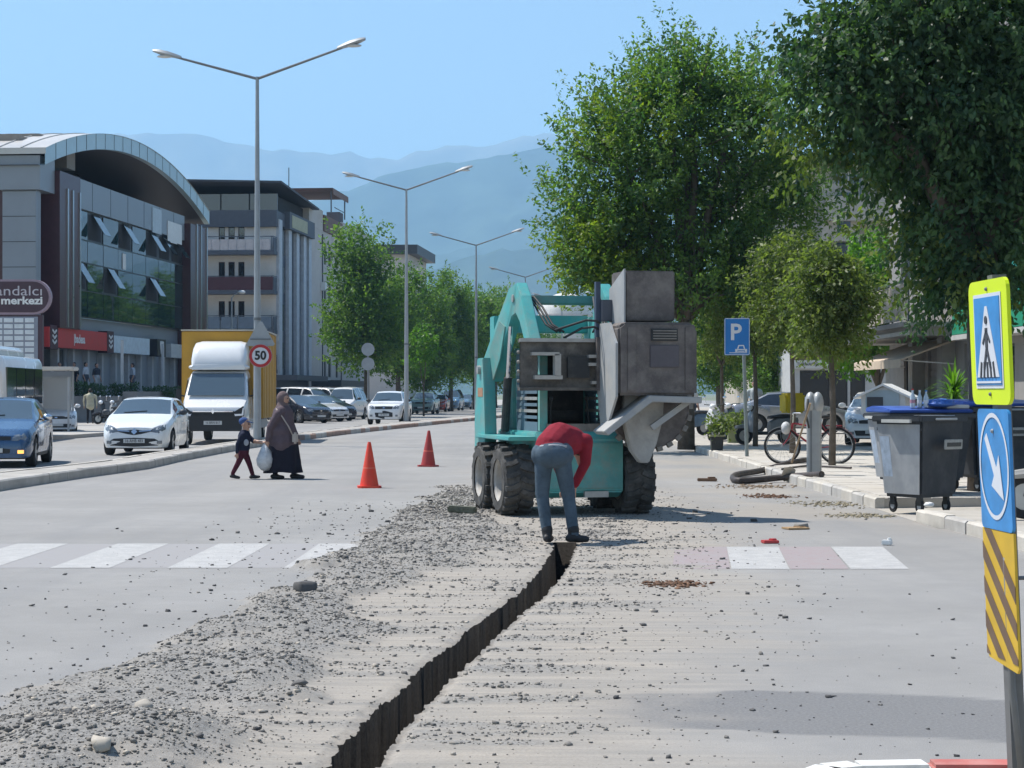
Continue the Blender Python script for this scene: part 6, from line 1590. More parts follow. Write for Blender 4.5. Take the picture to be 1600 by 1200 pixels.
tag(wk, 'worker in red jacket and blue jeans bending over the trench', 'person')
mb = MB(); mb.tube([(-.24, -.09, .985), (-.11, -.135, 1.0), (.03, -.09, .985)], .014, 6); mb.build('belt', M('belt_grey', (.35, .36, .38), .6), wk, smooth=True)
mb = MB(); mb.cyl((.10, .55, .62), (.06, .30, -.2), .014, n=8); pick = mb.build('probe_rod', M('wood_handle', (.33, .24, .15), .8), None, o); tag(pick, 'thin wooden rod held down into the trench by the worker', 'tool')
# ---- woman crossing with the boy
COAT = cloth('coat_mauve', (0.105, 0.080, 0.092)); SKIRT = cloth('skirt_black', (0.018, 0.018, 0.028)); SCARF = cloth('scarf_brown', (0.155, 0.115, 0.115))
o = (PX(442, 34.1), 34.1, 0)
pr = [('e', (.0, 0, 1.455), (.115, .105, .13), 2), ('e', (.045, -.035, 1.44), (.066, .068, .088), 3), ('c', (.105, -.05, 1.445), (.112, -.05, 1.425), .012, .014, 3), ('c', (0, 0, 1.36), (-.01, 0, 1.22), .10, .15, 2),
      ('c', (-.02, -.13, 1.21), (-.02, .13, 1.21), .105, .105, 0), ('c', (0, 0, 1.16), (-.01, 0, .95), .195, .225, 0), ('c', (-.01, 0, .95), (-.01, 0, .66), .225, .275, 0), ('e', (-.03, -.04, .86), (.26, .22, .2), 0),
      ('c', (-.06, -.20, 1.17), (-.20, -.22, .93), .078, .066, 0), ('c', (-.20, -.22, .93), (-.245, -.20, .72), .062, .05, 0), ('c', (.04, .2, 1.17), (.15, .21, .92), .075, .062, 0), ('c', (.15, .21, .92), (.24, .16, .74), .058, .045, 0)]
pr += hand((-.25, -.20, .70), (-.1, 0, -1), (1, 0, 0), 3, .9) + hand((.25, .15, .72), (.4, -.1, -1), (1, 0, 0), 3, .9)
pr += [('c', (-.08, -.07, .66), (-.13, -.06, .12), .09, .05, 1), ('c', (.07, .06, .66), (.19, .05, .12), .09, .05, 1)] + shoe((-.18, -.06, 0), (1, -.1, 0), 4) + shoe((.16, .05, .0), (1, -.05, 0), 4, 1.05)
wm = link('person', body_mesh('person', pr, [COAT, SKIRT, SCARF, SKIN, SHOE], 0.012), None, o)
tag(wm, 'woman in headscarf, mauve coat and black skirt crossing the road', 'person')
mb = MB(); rows_ = []
for q, (z_, r_) in enumerate(((.70, .25), (.6, .275), (.45, .285), (.3, .30), (.2, .305), (.115, .31))):
    rows_.append([(-.01 + (r_ + .012 * q * math.sin(7 * a_ + q * .3)) * math.cos(a_) * 1.02, (r_ * .85 + .010 * q * math.sin(5 * a_)) * math.sin(a_), z_ + .012 * math.sin(3 * a_)) for a_ in [2 * PI * k / 40 for k in range(40)]])
loft(mb, rows_); mb.build('skirt', SKIRT, wm, smooth=60)
face_bits(wm, (.045, -.035, 1.44), (1, -.5, 0), .9)
mb = MB(); mb.tube([(-.10, -.20, 1.27), (.02, -.235, 1.12), (.13, -.24, .95), (.20, -.22, .80)], .014, 6); mb.build('bag_strap', M('strap_beige', (.36, .31, .28), .8), wm, smooth=True)
mb = MB(); mb.box((.245, -.20, .74), (.10, .14, .20)); hb = mb.build('shoulder_bag', M('bag_tan', (.42, .37, .33), .7), None, o, bevel=.03); tag(hb, 'small pale shoulder bag at the hip of the woman in the mauve coat', 'bag')
mb = MB()
prof = [(.015, .64), (.05, .58), (.115, .48), (.145, .36), (.125, .24), (.07, .17), (.01, .155)]
mb.lathe(prof, (-.30, -.20, 0), 14); 
me = mb.mesh('plastic_bag', M('plastic_white', (.50, .52, .54), .35, var=.25, scale=9, bump=.7, bscale=14), smooth=True)
for v in me.vertices: v.co += Vector((random.uniform(-1, 1), random.uniform(-1, 1), random.uniform(-1, 1))) * .012
pb = link('plastic_bag', me, None, o); tag(pb, 'filled white plastic bag hanging from the hand of the woman', 'bag')
# ---- boy
NAVY = cloth('boy_navy', (0.020, 0.024, 0.045)); PLUM = cloth('boy_trousers', (0.075, 0.018, 0.03)); CAPB = cloth('cap_blue', (0.05, 0.09, 0.22))
o = (PX(381, 34.0), 34.0, 0)
s = .68
pr = head((.03, -.01, .985), (1, -.25, -.05), 2, 3, .95, False) + [('c', (.02, 0, .9), (.015, 0, .84), .045, .05, 2), ('e', (.0, 0, 1.04), (.092, .088, .075), 5),
      ('c', (.01, -.07, .80), (.01, .07, .80), .062, .062, 0), ('c', (.01, 0, .78), (-.01, 0, .56), .115, .118, 0), ('c', (-.01, 0, .54), (-.01, 0, .48), .11, .105, 1),
      ('c', (-.02, -.045, .48), (-.09, -.05, .30), .068, .05, 1), ('c', (-.09, -.05, .30), (-.19, -.05, .11), .05, .038, 1), ('c', (.01, .045, .48), (.09, .04, .28), .066, .05, 1), ('c', (.09, .04, .28), (.15, .04, .09), .05, .038, 1),
      ('c', (-.01, -.11, .79), (-.09, -.14, .63), .05, .042, 0), ('c', (-.09, -.14, .63), (-.10, -.14, .49), .04, .032, 0), ('c', (.04, .1, .79), (.17, .06, .68), .05, .042, 0), ('c', (.17, .06, .68), (.32, -.04, .66), .038, .03, 2)]
pr += hand((-.10, -.14, .47), (0, 0, -1), (1, 0, 0), 2, .72) + hand((.33, -.05, .66), (1, -.5, .1), (0, 1, .3), 2, .72) + shoe((-.22, -.05, .02), (1, -.1, -.1), 4, .75) + shoe((.12, .04, .0), (1, -.05, .1), 4, .78)
by = link('person', body_mesh('person', pr, [NAVY, PLUM, SKIN, HAIR, SHOE, CAPB], 0.010), None, o)
tag(by, 'small boy in blue cap, navy top and plum trousers holding her hand', 'person')
face_bits(by, (.03, -.01, .985), (1, -.25, -.05), .95)
mb = MB(); mb.prism([(.06, -.07), (.15, -.055), (.175, 0), (.15, .055), (.06, .07)], .014, lambda u, v, w: (u, v - .01, 1.03 + w - (u - .06) * .2)); mb.build('cap_brim', CAPB, by)
mb = MB(); mb.sphere((.06, -.118, .66), (.045, .012, .06), 8, 6); mb.build('shirt_print', M('print_grey', (.3, .32, .36), .8), by)
# ---- standing or walking passers-by further off
def passer(label, loc, rz, top, legs, hair, h=1.7, stride=.12, arms=.0, shoe_=SHOE, long=False, group=None, voxel=.022, wide=1.0):
    s = h / 1.7
    pr = head((0, -.01, 1.58), (0, -1, 0), 2, 3) + [('c', (0, 0, 1.46), (0, 0, 1.38), .055, .06, 2), ('c', (-.15 * wide, 0, 1.36), (.15 * wide, 0, 1.36), .075, .075, 0), ('c', (0, 0, 1.32), (0, 0, 1.05), .155 * wide, .145 * wide, 0), ('c', (0, 0, 1.05), (0, 0, .86 if long else .95), .15 * wide, .17 * wide, 0 if long else 1)]
    for k in (-1, 1):
        pr += [('c', (k * .21 * wide, 0, 1.34), (k * .25 * wide, .03 + arms * k, 1.08), .055, .045, 0), ('c', (k * .25 * wide, .03 + arms * k, 1.08), (k * .24 * wide, -.06 + arms * k, .86), .042, .035, 0 if long else 2)] + hand((k * .24 * wide, -.07 + arms * k, .84), (0, -.1, -1), (0, 1, 0), 2)
        pr += [('c', (k * .09, 0, .92), (k * .10, stride * k * .6, .5), .095, .07, 1), ('c', (k * .10, stride * k * .6, .5), (k * .10, stride * k, .1), .066, .05, 1)] + shoe((k * .10, stride * k + .06, 0), (0, -1, 0), 4)
    me = body_mesh('person', pr, [top, legs, SKIN, hair, shoe_], voxel)
    ob = link('person', me, None, loc, (0, 0, rz)); ob.scale = (s, s, s)
    return tag(ob, label, 'person', group)
g = 'people in front of the shops'
passer('woman with a long dark plait in a loose pale yellow top', (PX(141, 88), 88, 0.13), R(185), cloth('pale_yellow', (.46, .44, .33)), cloth('black_legs', (.02, .02, .025)), HAIR, 1.62, .16, long=True, wide=1.25)
passer('man in grey shirt and pale trousers behind the blue sedan', (PX(110, 90), 90, 0.13), R(80), cloth('grey_shirt', (.16, .17, .20)), cloth('pale_trousers', (.42, .43, .45)), HAIR, 1.75, .2)
def tz(px, Y): return (PX(px, Y), Y, 1.4)
passer('person in dark clothes standing at the red shop sign end of the terrace', tz(93, 95.5), R(20), cloth('t1', (.05, .05, .06)), cloth('t1b', (.03, .03, .04)), HAIR, 1.7, group=g)
passer('person in black among the waiting people on the terrace', tz(116, 96), R(-30), cloth('t2', (.018, .018, .022)), cloth('t2b', (.02, .02, .03)), HAIR, 1.72, group=g)
passer('person in white top walking along the terrace under the red sign', tz(134, 96.5), R(75), cloth('t3', (.55, .58, .62)), cloth('t3b', (.06, .07, .09)), HAIR, 1.72, .18, group=g)
passer('person in dark jacket and white bag on the terrace', tz(151, 97), R(60), cloth('t4', (.05, .055, .07)), cloth('t4b', (.4, .42, .44)), HAIR, 1.68, .15, group=g)
passer('person in pale blue shirt before the white shop sign', tz(207, 99), R(-70), cloth('t5', (.40, .47, .54)), cloth('t5b', (.10, .11, .14)), HAIR, 1.72, group=g)
passer('bald man in white shirt standing by the blue scooter', (PX(1081, 66), 66, SZ), R(30), cloth('white_shirt', (.55, .55, .54)), cloth('dark_trousers', (.05, .06, .08)), SKIN, 1.72)
passer('man in pale T-shirt standing behind the yellow delivery box', (PX(1179, 68), 68, SZ), R(-10), cloth('pale_tee', (.42, .45, .44)), cloth('brown_trousers', (.09, .07, .06)), HAIR, 1.85)
# ============================================================ street furniture and small things
GALV = M('galvanised', (0.34, 0.36, 0.375), 0.5, metal=0.35, var=0.12, scale=2)
GALV_D = M('galvanised_dark', (0.17, 0.18, 0.19), 0.5, metal=0.35, var=0.12, scale=2)
S_BLUE = M('sign_blue', (0.02, 0.17, 0.48), 0.4, var=0.1, scale=2)
S_BLUE2 = M('sign_blue_light', (0.045, 0.24, 0.54), 0.4, var=0.22, scale=6)
S_WHITE = M('sign_white', (0.62, 0.64, 0.68), 0.45, var=0.05)
S_RED = M('sign_rim_red', (0.42, 0.02, 0.025), 0.45)
S_YG = M('sign_fluo', (0.62, 0.78, 0.01), 0.45, var=0.05)
S_YEL = M('sign_yellow', (0.60, 0.38, 0.03), 0.5, var=0.12, scale=5)
S_BRN = M('sign_faded_black', (0.15, 0.095, 0.06), 0.6, var=0.2, scale=5)
# ---- double-arm street lamps on the median
lamps = [(402, 120, 56.0, 'nearest double-arm street lamp, carrying the speed limit sign'), (635, 295, 92.0, 'second double-arm street lamp, beside the white high car'), (744, 382, 127.0, 'third double-arm street lamp, against the row of trees'), (821, 432, 162.0, 'fourth double-arm street lamp, above the machine arms'), (878, 470, 200.0, 'farthest double-arm street lamp, before the pale dome')]
for px, py, Y, lab in lamps:
    x = PX(px, Y); H = EYE + (HZ - py) / F * Y
    base = 0.15
    t = thing('street_lamp', lab, 'street lamp', (x, Y, base), -STR, 'double-arm lamps along the median')
    h = H - base
    mb = MB(); mb.tube([(0, 0, 0), (0, 0, .5), (0, 0, h * .35), (0, 0, h)], [.125, .115, .10, .05], 12); mb.build('pole', GALV, t, smooth=40)
    mb = MB(); mb.cyl((0, 0, 0), (0, 0, .04), .24, n=12); mb.build('base_plate', GALV_D, t)
    mb = MB(); mb.cyl((0, 0, h * .33), (0, 0, h * .33 + .08), .115, n=12); mb.build('collar', GALV_D, t)
    for s, dz in ((-1, .62), (1, .82)):
        ex = 2.45 if s < 0 else 2.55
        mb = MB(); mb.cyl((0, 0, h - .06), (s * ex, 0, h + dz), .042, .034, 8); mb.build('arm', GALV_D, t)
        d = Vector((s * ex, 0, dz)).normalized()
        p0 = Vector((s * (ex - .15), 0, h + dz - .02)); 
        mb = MB(); out = []
        for q, w_, hh in ((0, .07, .05), (.15, .10, .07), (.4, .15, .09), (.7, .14, .08), (.88, .08, .04)):
            c = p0 + d * q
            out.append([(c.x, c.y - w_, c.z), (c.x, c.y - w_ * .6, c.z + hh), (c.x, c.y + w_ * .6, c.z + hh), (c.x, c.y + w_, c.z), (c.x, c.y + w_ * .8, c.z - hh * .6), (c.x, c.y - w_ * .8, c.z - hh * .6)])
        loft(mb, out); lh = mb.build('lamp_head', GALV, t, smooth=40)
        mb = MB(); c = p0 + d * .5 + Vector((0, 0, -.075)); mb.sphere(c, (.26, .12, .05), 10, 6); mb.build('lens', M('lens_pale', (.55, .54, .52), .3), lh, smooth=True)
# speed limit sign clamped to the nearest pole
t = thing('speed_limit_sign', 'round white 50 sign with a red rim in front of the yellow box truck', 'sign', (PX(407, 55.6), 55.6, EYE + (HZ - 556) / F * 55.6), 0)
disc_r = .335
def disc_o(nm, r, y0, y1, m, par, n=32): mb = MB(); mb.lathe([(r, y0), (r, y1)], n=n, axis='Y'); return mb.build(nm, m, par)
f_ = disc_o('face', disc_r, -.01, .0, S_WHITE, t); disc_o('edge', disc_r + .012, -.004, .012, GALV, t)
mb = MB(); N_ = 36
vs = []; fs = []
for k in range(N_):
    a = 2 * PI * k / N_
    for r in (disc_r, disc_r - .085):
        for y in (-.011, -.018): vs.append((r * math.cos(a), y, r * math.sin(a)))
for k in range(N_):
    a, b = k * 4, ((k + 1) % N_) * 4
    fs += [(a + 1, b + 1, b + 3, a + 3), (a, a + 1, b + 1, b), (a + 2, b + 2, b + 3, a + 3)]
mb.add(vs, fs); mb.build('rim', S_RED, t)
text_obj('number', '50', .36, INK, t, (0, -.02, 0), bold=.012, sx=.95)
mb = MB(); mb.bar((0, .0, .0), (-.08, .3, 0), .05, .05); mb.build('bracket', GALV_D, t)
t = thing('triangular_sign', 'back of a grey triangular sign on the nearest lamp pole', 'sign', (PX(407, 55.8), 55.8, EYE + (HZ - 530) / F * 55.8), 0)
mb = MB(); mb.prism([(-.42, -.14), (-.38, -.2), (.38, -.2), (.42, -.14), (.05, .52), (-.05, .52)], .015, lambda u, v, w: (u, w, v)); mb.build('plate', GALV, t); mb = MB(); mb.bx(-.3, .3, -.03, 0, -.02, .02); mb.build('brace', GALV_D, t)
# round sign backs on a pole beyond the vans
t = thing('sign_pole', 'thin pole with two round sign backs before the first row tree', 'sign', (PX(575, 104), 104, 0.0), 0)
mb = MB(); mb.cyl((0, 0, 0), (0, 0, 4.2), .035, n=8); mb.build('post', GALV, t); 
for z in (3.95, 3.15): disc_o('plate', .36, -.06, -.04, GALV, t).location = (0, 0, z)
# small pavement lamp before the cream block
t = thing('pavement_lamp', 'short single-arm lamp with a white head before the cream block', 'street lamp', (PX(362, 118), 118, .13), 0)
mb = MB(); mb.cyl((0, 0, 0), (0, 0, 7.4), .07, .05); mb.build('pole', GALV, t); mb = MB(); mb.tube([(0, 0, 7.3), (.15, 0, 7.55), (.5, 0, 7.72)], .035, 7); mb.build('arm', GALV, t); mb = MB(); mb.sphere((.62, 0, 7.72), (.25, .16, .12), 10, 7); mb.build('lamp_head', WHITE, t, smooth=True)
# ---- bus shelter
t = thing('bus_shelter', 'small bus shelter with a flat pale roof behind the blue sedan', 'bus shelter', (PX(52, 70), 70, 0.1), R(6))
part('roof', M('shelter_roof', (.55, .52, .47), .6), t, [(-.25, 1.55, -.7, .9, 2.28, 2.42)], bevel=.03)
for x, y in ((0, -.55), (1.35, -.55), (0, .75), (1.35, .75)): part('post', GALV, t, [(x - .035, x + .035, y - .035, y + .035, 0, 2.28)])
part('side_panel', glass('shelter_glass', (.25, .28, .30), .15), t, [(-.01, .01, -.5, .7, .35, 2.1)]); part('back_panel', glass('shelter_glass'), t, [(.06, 1.3, .74, .76, .35, 2.1)])
part('fascia', GALV_D, t, [(.4, 1.5, -.66, -.62, 2.05, 2.25)]); part('bench', M('wood_handle'), t, [(.15, 1.2, .25, .6, .42, .47)]); part('bench_leg', GALV, t, [(.25, .3, .3, .55, 0, .42)]); part('bench_leg', GALV, t, [(1.05, 1.1, .3, .55, 0, .42)])
# ---- traffic cones
CONE = M('cone_orange', (.72, .055, .025), .45, var=.08, scale=6, dirt=.2, dirtc=(.4, .2, .14))
CONE_D = M('cone_faded', (.38, .045, .04), .5, var=.1, scale=6)
def cone(px, py, h, lab, m, lean=0):
    g_ = G(px, py); t = thing('traffic_cone', lab, 'traffic cone', (g_.x, g_.y, 0.0), random.uniform(-.3, .3), 'orange traffic cones closing the lane'); t.rotation_euler[1] = lean
    mb = MB(); mb.lathe([(.155, .03), (.15, .06), (.03, h - .02), (.022, h)], n=20); mb.build('cone', m, t, smooth=40)
    mb = MB(); mb.prism([(-.19, -.14), (-.14, -.19), (.14, -.19), (.19, -.14), (.19, .14), (.14, .19), (-.14, .19), (-.19, .14)], .035, lambda u, v, w: (u, v, w)); mb.build('base', m, t)
    mb = MB(); mb.lathe([(.106, h * .42), (.066, h * .62)], n=20, cap=False); mb.build('band', M('cone_band', (.74, .16, .10), .35), t, smooth=True)
cone(577, 762, .75, 'bright orange cone nearer to the gravel', CONE); cone(669, 729, .76, 'darker red cone further along the closed lane', CONE_D, .02)
# ---- crossing sign post on the refuge island
t = thing('crossing_sign_post', 'post with fluorescent crossing sign, blue arrow sign and striped marker board', 'sign', (PX(1566, 7.2), 7.2, 0.12), R(-86.5))
t.rotation_euler[0] = R(2.4)
# local frame: panels face -y, which the turn points across the street
def zz(py): return EYE + (HZ - py) / F * 7.2 - .12
mb = MB(); mb.bx(-.03, .03, .03, .055, -.12, zz(430)); mb.bx(-.03, -.022, .055, .085, -.12, zz(430)); mb.bx(.022, .03, .055, .085, -.12, zz(430)); mb.build('post', M('post_grey', (.16, .16, .155), .6, metal=.2, var=.2, scale=4), t)
def rrect(x0, x1, z0, z1, r, k=4):
    o = []
    for cx, cz, a0 in ((x1 - r, z1 - r, 0), (x0 + r, z1 - r, 90), (x0 + r, z0 + r, 180), (x1 - r, z0 + r, 270)):
        for q in range(k + 1): a = R(a0 + 90 * q / k); o.append((cx + r * math.cos(a), cz + r * math.sin(a)))
    return o
def plate(nm, poly, y, th, m, par): mb = MB(); mb.prism(poly, th, lambda u, v, w: (u, y - w, v)); return mb.build(nm, m, par)
hw = .23
z1, z0 = zz(437), zz(632)
a = plate('crossing_sign', rrect(-hw, hw, z0, z1, .045), .03, .014, S_YG, t)
plate('sign_face', [(-.165, z0 + .062), (.165, z0 + .062), (.165, z1 - .052), (-.165, z1 - .052)], .015, .002, S_WHITE, a)
plate('sign_face_blue', [(-.152, z0 + .075), (.152, z0 + .075), (.152, z1 - .066), (-.152, z1 - .066)], .0125, .002, S_BLUE2, a)
plate('white_triangle', [(-.132, z0 + .105), (.132, z0 + .105), (.012, z1 - .10), (-.012, z1 - .10)], .010, .002, S_WHITE, a)
plate('white_line', [(-.15, z0 + .082), (.15, z0 + .082), (.15, z0 + .09), (-.15, z0 + .09)], .010, .002, S_WHITE, a)
mb = MB(); zm = (z0 + z1) / 2
for (p, q, w_) in (((0, zm + .055), (0, zm - .02), .026), ((0, zm - .02), (-.038, zm - .10), .018), ((0, zm - .02), (.04, zm - .10), .018), ((0, zm + .045), (-.045, zm - .005), .012), ((0, zm + .045), (.04, zm + .0), .012)): mb.bar((p[0], .0055, p[1]), (q[0], .0055, q[1]), .003, w_, up=(1, 0, 0)) if False else mb.bar((p[0], .0065, p[1]), (q[0], .0065, q[1]), w_, .003, up=(0, 1, 0))
mb.lathe([(.016, -.0015), (.016, .0015)], (0, .0065, zm + .085), 12, 'Y'); mb.build('walker_symbol', GREY_D, a)
for k in range(5):
    x = -.085 + k * .0425; mb = MB(); mb.bar((x, .0065, zm - .135), (x * .82, .0065, zm - .075), .014, .003, up=(0, 1, 0)); mb.build('zebra_bar', GREY_D, a)
for z_ in (z0 + .04, z1 - .035): mb = MB(); mb.sphere((0, .014, z_), .008, 6, 5); mb.build('bolt', GALV_D, a)
z1, z0 = zz(639), zz(828)
hw = .185
b = plate('arrow_sign', rrect(-hw, hw, z0, z1, .025), .03, .012, S_BLUE2, t)
cz = (z0 + z1) / 2 + .012
mb = MB(); vs = []; fs = []
for k in range(40):
    a_ = 2 * PI * k / 40
    for r in (.178, .163): vs.append((r * .98 * math.cos(a_), .0155, cz + r * 1.15 * math.sin(a_)))
for k in range(40): fs.append((k * 2, ((k + 1) % 40) * 2, ((k + 1) % 40) * 2 + 1, k * 2 + 1))
mb.add(vs, fs); mb.build('ring', S_WHITE, b)
plate('arrow', [(-.100, cz + .105), (-.075, cz + .125), (.030, cz - .005), (.062, cz + .045), (.105, cz - .125), (-.035, cz - .075), (.000, cz - .035)], .0165, .002, S_WHITE, b)
mb = MB(); mb.sphere((0.0, .016, cz + .135), .009, 6, 5); mb.build('bolt', GALV, b)
zc0 = zz(1035)
c = plate('striped_board', [(-hw, zc0 + .02), (-hw + .02, zc0), (hw - .02, zc0 - .02), (hw, zc0), (hw, z0 - .002), (-hw, z0 - .002)], .03, .010, S_YEL, t)
for k in range(5):                                       # dark stripes cut to the board
    t0 = z0 - .02 - k * .135 + .10
    pts = []
    poly = [(-hw, t0), (hw, t0 - .28), (hw, t0 - .345), (-hw, t0 - .065)]
    top, bot = z0 - .004, zc0 + .012
    # clip against top and bottom
    def clip(poly, zlim, keep_below):
        out = []
        for (p, q) in zip(poly, poly[1:] + poly[:1]):
            ip_ = (p[1] <= zlim) == keep_below or p[1] == zlim; iq = (q[1] <= zlim) == keep_below or q[1] == zlim
            if ip_: out.append(p)
            if ip_ != iq:
                s_ = (zlim - p[1]) / (q[1] - p[1]); out.append((p[0] + (q[0] - p[0]) * s_, zlim))
        return out
    poly = clip(poly, top, True)
    if len(poly) > 2: poly = clip(poly, bot, False)
    if len(poly) > 2: plate('stripe', poly, .019, .0015, S_BRN, c)
mb = MB(); mb.tube([(.06, .03, z0 - .1), (.05, .035, zc0 - .1), (.10, .045, -.05)], .014, 7); mb.build('spare_post', M('post_grey'), t, smooth=True)
mb = MB(); mb.cyl((-.01, .05, zz(905)), (.0, .14, zz(905)), .008, n=6); mb.build('clamp_bolt', GALV_D, t)
# refuge island edge with painted kerb stones
isl = tag(link('refuge_island', MB().bx(1.25, 3.4, 5.4, 7.25, -.02, .10).mesh('refuge_island', PAVE)), kind='structure')
KW = M('kerb_white', (.66, .65, .62), .7, var=.12, scale=6, dirt=.4, dirtc=(.4, .38, .35)); KR = M('kerb_red', (.45, .13, .11), .75, var=.15, scale=6, dirt=.4, dirtc=(.45, .36, .32))
ar = [(1.08, 7.18), (1.17, 7.31), (1.32, 7.375), (1.62, 7.40), (2.0, 7.395), (2.45, 7.37), (2.95, 7.33), (3.5, 7.28)]
for k, (p, q) in enumerate(zip(ar[:-1], ar[1:])):
    d = Vector((q[0] - p[0], q[1] - p[1], 0)); n_ = Vector((d.y, -d.x, 0)).normalized() * .14
    mb = MB(); P0, P1 = Vector((p[0], p[1], 0)), Vector((q[0], q[1], 0)) - d.normalized() * .008
    vs = [P0, P1, P1 + n_, P0 + n_]
    mb.add([(v.x, v.y, -.02) for v in vs] + [(v.x, v.y, .118) for v in vs], [(3, 2, 1, 0), (4, 5, 6, 7), (0, 1, 5, 4), (1, 2, 6, 5), (2, 3, 7, 6), (3, 0, 4, 7)])
    mb.build('kerb_stone', KR if k in (3, 4) else KW, isl, bevel=.015)
# ---- parking sign
t = thing('parking_sign', 'blue parking sign with a white P and car on a grey post', 'sign', (PX(1163, 41.7), 41.7, SZ), R(-4))
zp = lambda py: EYE + (HZ - py) / F * 41.7 - SZ
mb = MB(); mb.cyl((.06, .04, 0), (-.03, .04, zp(495)), .042, n=10); mb.build('post', M('post_green_grey', (.20, .23, .22), .5), t)
x0, x1 = -.44, .12
mb = MB(); mb.prism(rrect(x0, x1, zp(555), zp(497), .03), .012, lambda u, v, w: (u, -.012 + w, v)); b = mb.build('plate', S_BLUE, t)
mb = MB(); 
for q in (rrect(x0 + .012, x1 - .012, zp(555) + .012, zp(497) - .012, .03),):
    for p_, q_ in zip(q, q[1:] + q[:1]): mb.bar((p_[0], -.014, p_[1]), (q_[0], -.014, q_[1]), .004, .012) if False else mb.bar((p_[0], -.014, p_[1]), (q_[0], -.014, q_[1]), .012, .004, up=(0, 1, 0))
mb.build('border', S_WHITE, b)
text_obj('letter', 'P', .50, S_WHITE, b, ((x0 + x1) / 2 - .03, -.014, zp(520)), bold=.012)
cxp, czp = (x0 + x1) / 2 + .09, zp(545)
for nm, poly in (('car_roof', [(-.09, .0), (-.06, .085), (.06, .085), (.09, .0), (.06, .0), (.042, .06), (-.042, .06), (-.06, .0)]), ('car_body', [(-.13, -.07), (-.13, -.005), (.13, -.005), (.13, -.07), (.08, -.07), (.08, -.03), (-.08, -.03), (-.08, -.07)]), ('kerb_line', [(-.26, -.095), (-.26, -.08), (.13, -.08), (.13, -.095)]), ('car_bumper', [(-.07, -.065), (-.07, -.045), (.07, -.045), (.07, -.065)])):
    mb = MB(); mb.prism(poly, .003, lambda u, v, w: (cxp + u, -.0125 - w, czp + v)); mb.build(nm, S_WHITE, b)
